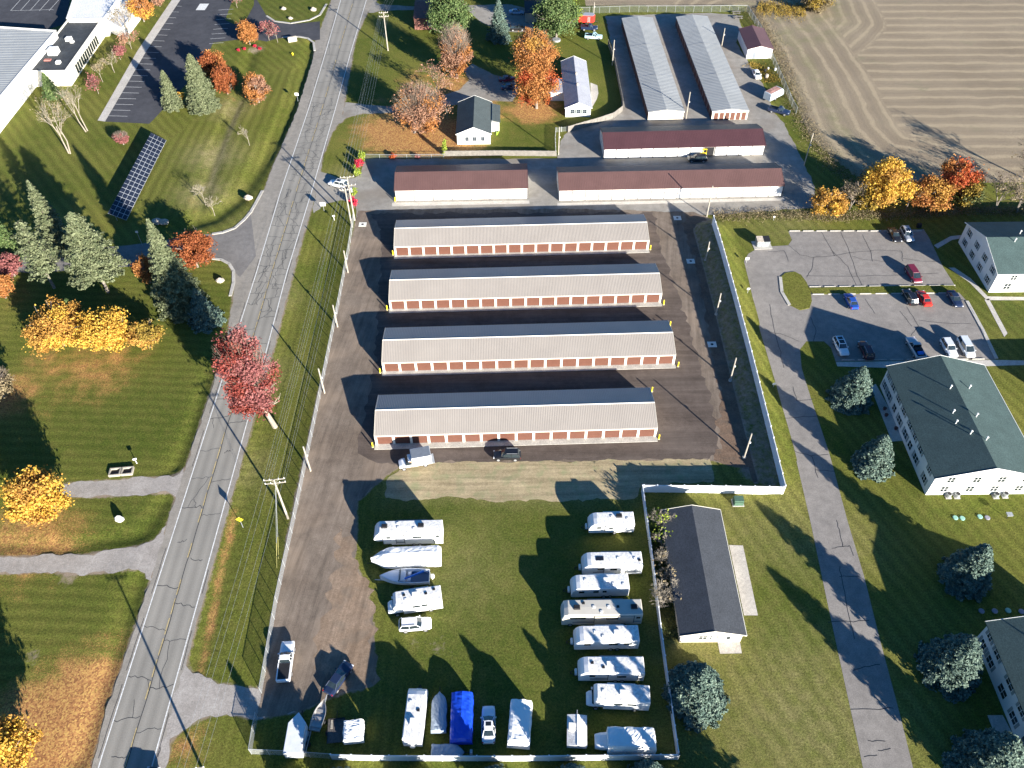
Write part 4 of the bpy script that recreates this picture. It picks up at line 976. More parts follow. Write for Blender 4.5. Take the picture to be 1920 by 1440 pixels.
for q in ((519, 1065), (522.5, 1048)):
    e = G(*q) - g0; e = Vector((e.x * math.cos(.12) + e.y * math.sin(.12), -e.x * math.sin(.12) + e.y * math.cos(.12), 0)); mb = MB(); mb.tube([e, (0, 0, 9.3)], .02, 4); mb.build('guy_wire', GALV, up3)
    mb = MB(); mb.tube([e, e + (Vector((0, 0, 9.3)) - e) * .3], .03, 6); mb.build('guy_marker', mat('dull_yellow', (.42, .38, .14), .6), up3)
utility_pole('d', (405, 1500), 11.5, 'utility pole just below the frame throwing a long shadow over the road', [(11.2, 1.6)])
def wire(a, b, label, r=.010, sag=.6):
    mb = MB(); n = 14; pts = [a + (b - a) * (i / n) + Vector((0, 0, -sag * 4 * (i / n) * (1 - i / n))) - a for i in range(n + 1)]
    mb.tube(pts, r, 4); o = mb.build('power_line', GALV); o.location = a
    setp(o, label, 'wire', 'power lines between the utility poles')
def far_pt(q, dx, dy): return q + Vector((dx, dy, 0))
for (k1, k2, nm) in (('a', 'b', 'upper verge'), ('b', 'c', 'middle verge'), ('c', 'd', 'lower verge')):
    for i in range(4): wire(PT[k1][i], PT[k2][i], 'thin grey power line strung over the ' + nm + ' between utility poles')
for i in range(4): wire(PT['a'][i], PT['a'][i] + Vector((7, 60, 0)), 'thin grey power line leaving over the top edge of the photo')
for i in (4, 5, 7): wire(PT['a'][i], PT['b'][i], 'thin grey power line strung over the upper verge between utility poles'); wire(PT['b'][i], PT['c'][i], 'thin grey power line strung over the middle verge between utility poles')
#@@PART3
# ------------------------------------------------------------------ vehicles
def ring(x, w, zb, zs, zt, zk=.3):
    return [(x, -w * .90, zb), (x, -w, zb + (zs - zb) * zk), (x, -w, zs - .10), (x, -w * .94, zs), (x, -w * .6, zt), (x, w * .6, zt), (x, w * .94, zs), (x, w, zs - .10), (x, w, zb + (zs - zb) * zk), (x, w * .90, zb)]
CARS = {  # L, W, H, stations (x frac of L/2, width frac, bottom, shoulder, top centre), cabin: rear base, front base, rear roof, front roof (fraction of L/2)
    'sedan': (4.8, 1.84, 1.45, [(-1, .80, .42, .82, .90), (-.94, .93, .30, .90, 1.00), (-.6, 1, .22, .92, 1.02), (0, 1, .20, .88, .95), (.45, 1, .22, .86, .98), (.8, .97, .24, .76, .86), (.95, .86, .30, .62, .70), (1, .72, .42, .54, .58)], (-.72, .42, -.42, .08), .94),
    'hatch': (4.3, 1.8, 1.5, [(-1, .80, .42, .90, 1.0), (-.94, .94, .30, .95, 1.02), (-.6, 1, .22, .95, 1.0), (0, 1, .20, .90, .96), (.45, 1, .22, .88, 1.0), (.8, .97, .24, .78, .88), (.95, .86, .30, .64, .72), (1, .72, .42, .56, .6)], (-.93, .42, -.66, .08), .96),
    'suv': (4.75, 1.9, 1.72, [(-1, .84, .5, .98, 1.08), (-.95, .95, .36, 1.04, 1.10), (-.6, 1, .30, 1.06, 1.10), (0, 1, .28, 1.02, 1.08), (.42, 1, .30, 1.0, 1.12), (.8, .97, .32, .92, 1.02), (.95, .88, .38, .80, .88), (1, .75, .5, .66, .7)], (-.96, .40, -.80, .12), 1.0),
    'van': (5.0, 1.98, 1.78, [(-1, .86, .5, 1.02, 1.1), (-.96, .96, .34, 1.08, 1.12), (-.6, 1, .28, 1.08, 1.10), (0, 1, .26, 1.04, 1.08), (.5, 1, .28, .98, 1.10), (.82, .96, .30, .84, .96), (.96, .85, .38, .68, .76), (1, .72, .5, .58, .62)], (-.97, .62, -.88, .24), 1.0),
    'pickup': (5.7, 1.98, 1.82, [(-1, .93, .55, 1.08, 1.08), (-.97, .98, .42, 1.12, 1.12), (-.5, 1, .40, 1.12, 1.12), (-.12, 1, .36, 1.10, 1.12), (.40, 1, .38, 1.08, 1.16), (.8, .98, .40, 1.02, 1.10), (.96, .92, .44, .92, .98), (1, .80, .55, .8, .84)], (-.13, .42, -.07, .16), 1.0),
}
ROOFDARK = mat('panoramic_glass', (.015, .018, .022), .1, 0, .1, 2, spec=.8)
def car(kind, rear, front, m, label, z=.7, cat=None, sunroof=0, rails=False, bed='empty', scale=None, name=None, group=None):
    a, b = G(*rear, z), G(*front, z); c = (a + b) / 2; d = b - a
    L, W, H, st, cb, _ = CARS[kind]
    if scale: L *= scale
    if kind == 'pickup' and scale is None: pass
    rz = math.atan2(d.y, d.x)
    nm = name or {'sedan': 'parked_car', 'hatch': 'parked_car', 'suv': 'parked_suv', 'van': 'minivan', 'pickup': 'pickup_truck'}[kind]
    t = thing(nm, label, cat or {'sedan': 'car', 'hatch': 'car', 'suv': 'suv', 'van': 'minivan', 'pickup': 'pickup truck'}[kind], (c.x, c.y, 0), rz, group)
    h = L / 2; w_ = W / 2
    mb = MB(); mb.loft([ring(x * h, f * w_, zb, zs, zt) for x, f, zb, zs, zt in st])
    if kind == 'pickup' : pass
    mb.build('body', m, t, smooth=False)
    belt = 1.0 if kind in ('sedan', 'hatch') else 1.06
    if kind == 'sedan': belt = .90
    rb_, fb_, rr, fr = [v * h for v in cb]
    wb, wr = w_ * .95, w_ * (.68 if kind in ('sedan', 'hatch') else .76)
    def cab(zb, zt, ins=0):
        return [[(rb_, -wb * .9, zb), ((rb_ * .55 + fb_ * .45), -wb, zb), (fb_, -wb * .86, zb), (fb_ + .10, 0, zb + .02), (fb_, wb * .86, zb), ((rb_ * .55 + fb_ * .45), wb, zb), (rb_, wb * .9, zb), (rb_ - .03, 0, zb)],
                [(rr, -wr * .92, zt), ((rr + fr) / 2, -wr, zt + .01), (fr, -wr * .92, zt - .02), (fr + .07, 0, zt), (fr, wr * .92, zt - .02), ((rr + fr) / 2, wr, zt + .01), (rr, wr * .92, zt), (rr - .03, 0, zt + .02)]]
    mb = MB(); r2 = cab(belt, H - .06); mb.loft(r2); g = mb.build('windows', GLASS, t)
    mb = MB(); r0 = [(x * 1.0, y * 1.03, H - .06) for x, y, z_ in r2[1]]; r1 = [(x * .97 + (rr + fr) / 2 * .03, y * .93, H) for x, y, z_ in r2[1]]
    mb.loft([r0, r1]); rf = mb.build('roof', m, t)
    def pil(p, q, w0=.07):
        mb = MB()
        p, q = Vector(p), Vector(q); mb.tube([p * 1.0 + Vector((0, .012 * (1 if p.y > 0 else -1), 0)), q + Vector((0, .012 * (1 if q.y > 0 else -1), -.01))], w0 * .55, 4); mb.build('pillar', m, t)
    for s_ in (-1, 1):
        pil((rb_ + .02, s_ * wb * .92, belt), (rr, s_ * wr * .95, H - .03), .11); pil((fb_ - .02, s_ * wb * .88, belt), (fr, s_ * wr * .95, H - .03), .09)
        pil(((rb_ * .55 + fb_ * .45), s_ * wb, belt), ((rr + fr) / 2, s_ * wr * 1.0, H - .03), .06)
    if sunroof:
        mb = MB(); mx = (rr + fr) / 2
        if sunroof == 1: mb.box(mx - .05, fr - .12, -wr * .6, wr * .6, H - .02, H + .008)
        else: mb.box(mx + .05, fr - .1, -wr * .68, wr * .68, H - .02, H + .008); mb.box(rr + .25, mx - .12, -wr * .68, wr * .68, H - .02, H + .008)
        mb.build('sunroof', ROOFDARK, rf)
    if rails:
        for s_ in (-1, 1): mb = MB(); mb.tube([(rr + .1, s_ * wr * .85, H + .06), (fr - .25, s_ * wr * .85, H + .06)], .03, 5); mb.build('roof_rail', BLACKP if m.name.endswith('white') else GALV, rf)
    r_ = .33 if kind in ('sedan', 'hatch') else .38
    for x in (-.60 * h, .62 * h):
        for s_ in (-1, 1):
            mb = MB(); mb.tube([(x, s_ * (w_ - .20), r_), (x, s_ * (w_ + .02), r_)], r_, 14); wv = mb.build('wheel', TYRE, t)
            mb = MB(); mb.tube([(x, s_ * (w_ + .015), r_), (x, s_ * (w_ + .035), r_)], r_ * .66, 10); mb.build('rim', RIM, wv)
    for s_ in (-1, 1):
        mb = MB(); mb.box(h * .90, h * .965, s_ * w_ * .72 - .16, s_ * w_ * .72 + .16, st[-2][3] - .10, st[-2][3] + .07); mb.build('headlight', HEADL, t)
        mb = MB(); mb.box(-h * .985, -h * .93, s_ * w_ * .78 - .10, s_ * w_ * .78 + .12, .66, .92); mb.build('taillight', TAILL, t)
        mb = MB(); mb.box(fb_ - .35, fb_ - .18, min(s_ * (w_ - .02), s_ * (w_ + .17)), max(s_ * (w_ - .02), s_ * (w_ + .17)), belt, belt + .15); mb.build('mirror', m, t)
    mb = MB(); mb.box(h * .955, h * 1.0, -w_ * .55, w_ * .55, .42, .56); mb.build('front_grille', BLACKP, t); mb = MB(); mb.box(-h * 1.0, -h * .96, -w_ * .6, w_ * .6, .40, .55); mb.build('rear_bumper', BLACKP, t)
    if kind == 'pickup':
        x0, x1 = -h * .955, cb[0] * h - .06
        mb = MB(); mb.box(x0, x1, -w_ * .80, w_ * .80, 1.122, 1.135); bd = mb.build('bed', BLACKP, t)
        mb = MB()
        for s_ in (-1, 1): mb.box(x0, x1, min(s_ * w_ * .80, s_ * w_ * .97), max(s_ * w_ * .80, s_ * w_ * .97), 1.10, 1.20)
        mb.box(x0 - .06, x0 + .06, -w_ * .97, w_ * .97, 1.09, 1.202); mb.build('bed_rail', m, t)
        if bed == 'cover': mb = MB(); mb.box(x0 + .06, x1 - .01, -w_ * .79, w_ * .79, 1.14, 1.185); mb.build('bed_cover', BLACKP, t)
    else:
        mb = MB(); mb.box(rb_ - .0, rb_ + .02, -.02, .02, belt, belt + .02); 
    return t
WHT, SLV, BLK, MAR, RDP, BLU, NVY, DGR = paint('white', (.74, .75, .76)), paint('silver', (.42, .44, .46), .3, .4), paint('black', (.012, .012, .014)), paint('maroon', (.16, .015, .03)), paint('red', (.60, .035, .02)), paint('blue', (.02, .07, .33)), paint('navy', (.015, .025, .06)), paint('plum', (.06, .012, .016))
CYW = paint('pale_cyan', (.45, .66, .70))
car('sedan', (1671, 428), (1685, 452), BLK, 'black car at the top row of the car park, left of a silver one')
car('suv', (1694, 427), (1708, 452), SLV, 'silver car with a sunroof at the top row of the car park', sunroof=1)
car('van', (1703, 500), (1723, 530), MAR, 'maroon red minivan parked alone in the upper bay of the car park')
car('sedan', (1603, 577), (1590, 551), BLU, 'bright blue car under the grass median of the car park')
car('suv', (1714, 571), (1698, 543), BLK, 'black suv with roof rails beside the red car', rails=True)
car('sedan', (1741, 573), (1725, 544), RDP, 'bright red car under the grass median of the car park')
car('sedan', (1782, 545), (1800, 575), NVY, 'dark navy car at the right end of the row under the grass median')
car('suv', (1568, 631), (1586, 668), WHT, 'white suv with two pane glass roof, leftmost in the lower car park row', sunroof=2)
car('suv', (1631, 671), (1617, 642), DGR, 'dark plum suv in building shadow in the lower row of the car park', rails=True)
pk = car('pickup', (1727, 671), (1706, 634), SLV, 'silver pickup truck with a loaded bed in the lower row of the car park')
mb = MB(); mb.box(-2.3, -1.6, -.5, .5, 1.14, 1.45); mb.build('cargo', BLUEF, pk); mb = MB(); mb.box(-1.3, -.6, -.7, .6, 1.14, 1.5); mb.build('cargo', BLACKP, pk)
car('suv', (1770, 636), (1789, 669), paint('pearl', (.62, .64, .66)), 'silver white suv right of the silver pickup in the lower row of the car park')
car('van', (1802, 634), (1822, 669), paint('ice', (.58, .62, .66)), 'pale silver minivan, rightmost in the lower row of the car park')
car('suv', (656, 348), (612, 339), WHT, 'white suv turning into the yard entrance under the utility poles', sunroof=1, z=.8)
car('suv', (748, 1173), (809, 1168), WHT, 'white suv parked on the grass below the camper van', rails=True)
car('pickup', (530, 1277), (540, 1201), WHT, 'white pickup truck with black bed cover beside the left fence', z=1.0, bed='cover', scale=1.05)
car('sedan', (617, 1297), (652, 1246), NVY, 'dark blue sedan on bare ground, towing the open aluminium boat', z=.6, scale=1.08)
car('sedan', (916, 1396), (916, 1321), WHT, 'white sedan with sunroof parked between blue tarp and covered trailer', sunroof=1, scale=1.05)
car('suv', (976, 852), (925, 852), BLK, 'black suv parked below the lowest tan storage block', z=.8, rails=True)
car('suv', (1325, 297), (1290, 297), BLK, 'black suv parked in front of the open storage bay', z=.7)
car('sedan', (1414, 129), (1424, 149), WHT, 'white car parked beside junk near the brown roofed shed')
car('pickup', (1447, 202), (1476, 209), NVY, 'dark pickup truck beside the field fence, light front bumper', z=1.0)
car('pickup', (1096, 66), (1130, 68), CYW, 'pale blue old pickup truck below the red trailer', z=.9, scale=.92)
car('pickup', (1088, 50), (1122, 51), NVY, 'dark pickup truck between the red trailer and the pale blue pickup', z=.9, scale=.9)
car('sedan', (955, 21), (983, 22), paint('sky', (.35, .45, .6)), 'pale blue car in shade at the top beside the spruce')
car('suv', (955, 53), (985, 52), BLK, 'black suv in deep shade behind the orange maple')
car('sedan', (940, 148), (962, 146), MAR, 'dark red car in shade left of the orange maples')
car('sedan', (945, 163), (966, 161), NVY, 'dark blue car in shade just below the dark red car')
car('pickup', (912, 199), (888, 190), paint('pale_blue', (.4, .47, .55)), 'grey blue pickup truck behind the white cottage', z=1.0, scale=.85)
car('suv', (268, 1500), (286, 1448), BLK, 'black suv driving up the road at the very bottom edge')

# box truck
a, b = G(808, 858, 1), G(747, 869, 1); d = b - a
t = thing('box_truck', 'white box truck with grey roof parked below the lowest tan storage block', 'truck', ((a.x + b.x) / 2, (a.y + b.y) / 2, 0), math.atan2(d.y, d.x))
LB = d.length
mb = MB(); mb.box(-LB / 2, LB * .10, -1.1, 1.1, .75, 2.95); bx_ = mb.build('cargo_box', WHT, t)
mb = MB(); mb.box(-LB / 2 + .05, LB * .10 - .05, -1.04, 1.04, 2.95, 2.99); mb.build('box_roof', mat('truck_roof_grey', (.16, .18, .21), .5), bx_)
LET = mat('orange_lettering', (.62, .28, .14), .5, 0, .1, 3)
mb = MB()
for i in range(11): mb.box(-1.9 + i * .26, -1.9 + i * .26 + .19, 1.103, 1.108, 2.1, 2.36)
mb.build('lettering', LET, bx_)
cbx = [(LB * .10 + .02, .95, .55, 1.9, 2.0), (LB * .24, .98, .5, 1.15, 1.22), (LB * .40, .95, .5, 1.05, 1.12), (LB * .49, .85, .55, .8, .9)]
mb = MB(); mb.loft([ring(x, w_, zb, zs, zt) for x, w_, zb, zs, zt in [(LB * .10 + .02, .96, .5, 1.15, 1.2)] + cbx[1:]]); mb.build('cab', WHT, t)
mb = MB(); mb.loft([[(LB * .10 + .02, -.92, 1.15), (LB * .30, -.9, 1.12), (LB * .30, .9, 1.12), (LB * .10 + .02, .92, 1.15)], [(LB * .10 + .02, -.78, 1.95), (LB * .20, -.72, 1.95), (LB * .20, .72, 1.95), (LB * .10 + .02, .78, 1.95)]]); mb.build('windscreen', GLASS, t)
mb = MB(); mb.box(LB * .10 + .02, LB * .205, -.80, .80, 1.93, 2.05, tx=.05); mb.build('cab_roof', WHT, t)
for x in (-LB * .30, LB * .36):
    for s_ in (-1, 1):
        mb = MB(); mb.tube([(x, s_ * .78, .4), (x, s_ * 1.02, .4)], .4, 14); wv = mb.build('wheel', TYRE, t)
        mb = MB(); mb.tube([(x, s_ * 1.015, .4), (x, s_ * 1.04, .4)], .26, 10); mb.build('rim', RIM, wv)
mb = MB(); mb.box(-LB / 2 - .5, -LB / 2 - .01, -1, 1, .6, .75); mb.build('step_bumper', GALV, t)

# recreational vehicles ------------------------------------------------
def rv(kind, rear, front, H, label, W=2.45, name='travel_trailer', cat='camper', body=RVW, roof=RVR, stripe=None, acs=((.1, 0),), vts=(), wins=((-.3, .18), (.1, .2), (.35, .1)), slide=None, side=-1, acm=None, group='campers parked on the grass', nose=1.0, spare=False, awn=True, solar=None, z=None):
    z = z or H
    a, b = G(*rear, z), G(*front, z); c = (a + b) / 2; d = b - a; L = d.length; h = L / 2; w_ = W / 2
    t = thing(name, label, cat, (c.x, c.y, 0), math.atan2(d.y, d.x), group)
    fl = .55
    def rr(x, zb, zt, w0=w_, rnd_=.14):
        return [(x, -w0, zb), (x, -w0, zt - rnd_), (x, -w0 + rnd_ * .6, zt - .02), (x, 0, zt + .03), (x, w0 - rnd_ * .6, zt - .02), (x, w0, zt - rnd_), (x, w0, zb)]
    mb = MB()
    if kind == 'trailer': st = [(-h, fl, H - .12), (-h + .12, fl, H), (h - 1.25 * nose, fl, H), (h - .75 * nose, fl, H - .14), (h - .28 * nose, fl + .02, H - .62), (h, fl + .1, H - 1.35 * nose)]
    elif kind == 'fifth': st = [(-h, .6, H - .05), (-h + .1, .6, H), (h - 2.6, .6, H), (h - 2.59, 1.7, H), (h - .9, 1.7, H - .04), (h - .4, 1.75, H - .5), (h, 2.0, H - 1.3)]
    elif kind == 'classa': st = [(-h, .5, H - .1), (-h + .1, .5, H), (h - .9, .45, H), (h - .35, .45, H - .22), (h - .05, .5, H - 1.4), (h, .6, H - 2.0)]
    elif kind == 'classc': st = [(-h, .5, H - .1), (-h + .1, .5, H), (h - 2.3, .45, H), (h - 2.29, 1.95, H), (h - 1.3, 1.95, H - .1), (h - .95, 2.0, H - .5)]
    mb.loft([rr(*s_) for s_ in st]); bd = mb.build('body', body, t)
    mb = MB(); xf = {'trailer': h - 1.3 * nose, 'fifth': h - 1.0, 'classa': h - .95, 'classc': h - 1.4}[kind]
    mb.add([(-h + .15, -w_ + .14, H + .006), (xf, -w_ + .14, H + .006), (xf, 0, H + .042), (xf, w_ - .14, H + .006), (-h + .15, w_ - .14, H + .006), (-h + .15, 0, H + .042)], [(0, 1, 2, 5), (5, 2, 3, 4)]); rfm = mb.build('roof', roof, t)
    for ax, ay in acs:
        x, y = ax * h, ay * w_; mb = MB(); mb.box(x - .48, x + .48, y - .36, y + .36, H - .02, H + .34, tx=.07); mb.build('air_conditioner', acm or WHITE, t)
    for ax, ay in vts:
        x, y = ax * h, ay * w_; mb = MB(); mb.box(x - .2, x + .2, y - .2, y + .2, H - .02, H + .13, tx=.02); mb.build('roof_vent', RVR if rnd.random() < .6 else BLACKP, t)
    if solar: mb = MB(); mb.box(solar * h - .6, solar * h + .6, -.35, .35, H + .03, H + .09); mb.build('roof_panel', SOLM, t)
    for s_ in (-1, 1):
        for fx_, wd in wins:
            x = fx_ * h; mb = MB(); y0, y1 = sorted((s_ * w_, s_ * (w_ + .012))); mb.box(x - wd * h, x + wd * h, y0, y1, H - 1.25, H - .72)
            mb.build('window', GLASS, t)
        if stripe:
            mb = MB(); y0, y1 = sorted((s_ * w_, s_ * (w_ + .006))); mb.box(-h + .1, h - 1.6, y0, y1, 1.02, 1.32); mb.box(-h + .1, h - 2.2, y0, y1, 1.42, 1.5); mb.build('stripe', stripe, t)
    if slide:
        for x0, x1, s_ in slide:
            mb = MB(); y0, y1 = sorted((s_ * (w_ + .012), s_ * (w_ + .09))); mb.box(x0 * h, x1 * h, y0, y1, 1.0, H - .28); so_ = mb.build('slide_out', body, t)
            mb = MB(); y0, y1 = sorted((s_ * (w_ + .09), s_ * (w_ + .105)))
            mb.box(x0 * h, x0 * h + .09, y0, y1, 1.0, H - .28); mb.box(x1 * h - .09, x1 * h, y0, y1, 1.0, H - .28); mb.box(x0 * h, x1 * h, y0, y1, H - .37, H - .28); mb.build('trim', BLACKP, so_)
            mb = MB(); mb.box((x0 * .6 + x1 * .4) * h, (x0 * .3 + x1 * .7) * h, y0 - .001, y1, H - 1.25, H - .75); mb.build('window', GLASS, so_)
    if awn: mb = MB(); mb.tube([(-h * .55, side * (w_ + .09), H - .2), (h * .35, side * (w_ + .09), H - .2)], .08, 6); mb.build('awning', RVG if stripe else WHITE, t)
    wx = [(-.55 * h if kind in ('classa', 'classc') else -.14 * h), ((h - 1.3) if kind in ('classa', 'classc') else -.14 * h - .95)]
    if L < 7.5 and kind == 'trailer': wx = wx[:1]
    for x in wx:
        for s_ in (-1, 1):
            mb = MB(); mb.tube([(x, s_ * (w_ - .25), .38), (x, s_ * (w_ + .01), .38)], .38, 12); wv = mb.build('wheel', TYRE, t)
            mb = MB(); mb.tube([(x, s_ * (w_ + .008), .38), (x, s_ * (w_ + .03), .38)], .22, 10); mb.build('rim', RIM, wv)
    if kind == 'trailer':
        mb = MB(); mb.tube([(h - .2, -.8, .5), (h + 1.1, 0, .5)], .05, 5); mb.tube([(h - .2, .8, .5), (h + 1.1, 0, .5)], .05, 5); mb.tube([(h + 1.0, 0, 0), (h + 1.0, 0, .6)], .05, 6); mb.build('hitch', BLACKP, t)
        mb = MB(); mb.box(h + .08, h + .45, -.42, .42, .5, 1.05, tx=.05); mb.build('propane_cover', WHITE, t)
        mb = MB(); mb.add([(h - .28 * nose + .004, -w_ * .8, H - .62 * nose), (h - .28 * nose + .004, w_ * .8, H - .62 * nose), (h + .006, w_ * .8, H - 1.3 * nose), (h + .006, -w_ * .8, H - 1.3 * nose)], [(0, 1, 2, 3)])
    if kind == 'fifth':
        mb = MB(); mb.box(h - .1, h + .04, -w_ * .7, w_ * .7, 2.0, 2.3); mb.build('nose_panel', RVG, t); mb = MB()
        for s_ in (-1, 1): mb.box(h - 2.9, h - 2.75, s_ * w_ * .8 - .06, s_ * w_ * .8 + .06, 0, .7)
        mb.build('landing_gear', BLACKP, t)
    if kind == 'classa':
        mb = MB(); mb.add([(h - .34, -w_ * .93, H - .24), (h - .34, w_ * .93, H - .24), (h - .035, w_ * .93, H - 1.38), (h - .035, -w_ * .93, H - 1.38), (h - .32, -w_ * .93, H - .23), (h - .32, w_ * .93, H - .23), (h - .01, w_ * .93, H - 1.38), (h - .01, -w_ * .93, H - 1.38)], [(0, 3, 2, 1), (4, 5, 6, 7), (0, 1, 5, 4), (1, 2, 6, 5), (2, 3, 7, 6), (3, 0, 4, 7)]); mb.build('windscreen', mat('pale_screen', (.35, .42, .45), .25), t)
    if kind == 'classc':
        mb = MB(); mb.loft([ring(x, w0, zb, zs, zt) for x, w0, zb, zs, zt in [(h - 2.35, w_ * .86, .5, 1.3, 1.35), (h - 1.1, w_ * .86, .45, 1.25, 1.32), (h - .35, w_ * .82, .45, 1.1, 1.2), (h, w_ * .70, .55, .85, .95)]]); mb.build('cab', body, t)
        mb = MB(); mb.loft([[(h - 2.25, -w_ * .82, 1.3), (h - .75, -w_ * .78, 1.25), (h - .75, w_ * .78, 1.25), (h - 2.25, w_ * .82, 1.3)], [(h - 2.25, -w_ * .76, 1.97), (h - 1.25, -w_ * .7, 1.97), (h - 1.25, w_ * .7, 1.97), (h - 2.25, w_ * .76, 1.97)]]); mb.build('windscreen', GLASS, t)
        for s_ in (-1, 1): mb = MB(); mb.box(h - .85, h - .65, s_ * (w_ * .95) - .12, s_ * (w_ * .95) + .12, 1.35, 1.65); mb.build('mirror', body, t)
    if spare: mb = MB(); mb.tube([(-h - .30, 0, 1.0), (-h - .06, 0, 1.0)], .36, 14); mb.build('spare_wheel', WHITE, t)
    return t
rv('fifth', (829, 986), (700, 989), 3.75, 'long white fifth wheel camper, top one of the left column on the grass', stripe=RVG, acs=((-.38, -.1), (.68, -.1)), vts=((.3, -.5), (.28, .1), (-.18, .3)), wins=((-.86, .05), (-.4, .08)), slide=((.35, .75, 1), (-.75, .12, 1)), acm=BLACKP, name='fifth_wheel_camper', nose=1)
rv('classc', (827, 1110), (724, 1125), 3.15, 'white camper van with cab over, left column between the boat and the white suv', acs=((-.05, -.15),), vts=((.35, -.3), (-.45, -.1), (.3, .35), (-.75, -.5)), wins=((-.05, .14), (-.35, .12)), name='camper_van', cat='motorhome')
rv('trailer', (771, 1386), (783, 1284), 3.15, 'white travel trailer with spare wheel standing upright in the bottom row', W=2.5, acs=((-.38, .1),), vts=((.35, .5), (.05, -.4)), wins=((.2, .1), (-.5, .12)), stripe=None, spare=True, side=-1)
rv('trailer', (1189, 970), (1104, 972), 2.95, 'small white travel trailer, topmost in the right column by the fence', W=2.35, acs=((-.35, -.25),), vts=((-.02, -.2), (-.7, .2)), wins=((.55, .1),), slide=((-.3, .3, 1),), acm=BLACKP)
rv('trailer', (1204, 1046), (1092, 1048), 3.1, 'white travel trailer with dark lower side, second in the right column', stripe=RVG, acs=(), vts=((-.2, 0), (-.75, .1), (-.9, .3)), wins=((.2, .3),), solar=.42, slide=((-.45, .3, 1),))
rv('trailer', (1179, 1088), (1071, 1091), 2.95, 'white travel trailer with propane cover, third in the right column', acs=((-.22, -.1),), vts=((-.45, .45), (-.8, .5), (.5, -.2)), wins=((.65, .09), (.15, .09), (-.15, .07)))
rv('classa', (1204, 1137), (1053, 1139), 3.4, 'long tan motorhome with black roof units, fourth in the right column', W=2.5, body=RVT, roof=mat('rv_tan_roof', (.50, .47, .41), .6, 0, .08, .5), stripe=RVG, acs=((.62, .05), (-.8, .05)), vts=((.2, 0), (-.17, 0), (-.4, 0), (.45, -.5), (.02, .6)), wins=((-.9, .05), (.6, .2)), acm=BLACKP, name='motorhome', cat='motorhome', slide=((-.8, .2, 1),))
rv('trailer', (1198, 1186), (1077, 1188), 3.1, 'white travel trailer half in blue shadow, fifth in the right column', acs=((-.32, -.05),), vts=((.35, -.15), (.12, .4)), wins=((.6, .1), (-.2, .14), (-.65, .13)))
rv('trailer', (1208, 1246), (1085, 1246), 3.1, 'white travel trailer with grey side and white roof unit, sixth in the right column', stripe=RVG, acs=((.05, -.05),), vts=((.58, -.2), (.25, .3)), wins=((.58, .09), (-.1, .02)), slide=((-.82, .12, 1),))
rv('classc', (1219, 1301), (1101, 1296), 3.2, 'white camper van with cab over at the bottom of the right column', acs=((-.14, .0),), vts=((.48, -.1), (-.72, .0), (-.85, .5), (-.55, -.8)), wins=((.0, .14), (-.42, .14)), name='camper_van', cat='motorhome')
rv('trailer', (1440, 174), (1466, 161), 2.6, 'old box camper with rusty roof beside the field fence', W=2.3, acs=(), vts=(), wins=((.2, .1),), roof=mat('rusty_roof', (.40, .22, .18), .8, 0, .5, 1.2, 3), group=None, body=paint('faded_blue', (.50, .58, .62)))
# enclosed trailers
def cargo(rear, front, H, label, W, m, roofm, nose=.9, z=None, name='cargo_trailer'):
    a, b = G(*rear, z or H), G(*front, z or H); c = (a + b) / 2; d = b - a; h = d.length / 2; w_ = W / 2
    t = thing(name, label, 'trailer', (c.x, c.y, 0), math.atan2(d.y, d.x))
    q = [(-h, -w_), (h - nose, -w_), (h, 0), (h - nose, w_), (-h, w_)]
    mb = MB(); n = 5
    mb.add([(x, y, .5) for x, y in q] + [(x, y, H - .05) for x, y in q], [tuple(reversed(range(n))), tuple(range(n, 2 * n))] + [(i, (i + 1) % n, n + (i + 1) % n, n + i) for i in range(n)]); mb.build('body', m, t)
    mb = MB(); mb.add([(x * .985, y * .95, H - .045) for x, y in q] + [(x * .985, y * .95, H) for x, y in q], [tuple(range(n, 2 * n))] + [(i, (i + 1) % n, n + (i + 1) % n, n + i) for i in range(n)]); mb.build('roof', roofm, t)
    mb = MB(); mb.box(-h - .02, -h - .002, -w_ * .86, w_ * .86, .6, H - .25); mb.build('rear_door', m, t)
    for x in (-.1, -.95) if h > 2.6 else (-.1,):
        for s_ in (-1, 1):
            mb = MB(); mb.tube([(x, s_ * (w_ + .02), .36), (x, s_ * (w_ + .22), .36)], .35, 12); mb.build('wheel', TYRE, t)
    mb = MB(); mb.tube([(h - nose, -.5, .5), (h + .9, 0, .5)], .05, 5); mb.tube([(h - nose, .5, .5), (h + .9, 0, .5)], .05, 5); mb.tube([(h + .8, 0, 0), (h + .8, 0, .8)], .045, 5); mb.build('hitch', BLACKP, t)
    return t
cargo((547, 1412), (560, 1335), 2.35, 'white v nosed cargo trailer in the bottom left corner of the yard', 2.35, WHT, mat('trailer_roof', (.62, .64, .66), .4), 1.4)
rt = cargo((1086, 26), (1116, 27), 2.6, 'bright red enclosed trailer with a small ladder at the top', 2.4, REDP, mat('trailer_roof_grey', (.3, .32, .36), .5), .6)
mb = MB(); mb.box(.3, .34, -1.27, -1.23, .6, 2.4); mb.box(.9, .94, -1.27, -1.23, .6, 2.4)
for i in range(6): mb.box(.3, .94, -1.265, -1.235, .8 + i * .28, .84 + i * .28)
mb.build('ladder', WHITE, rt)
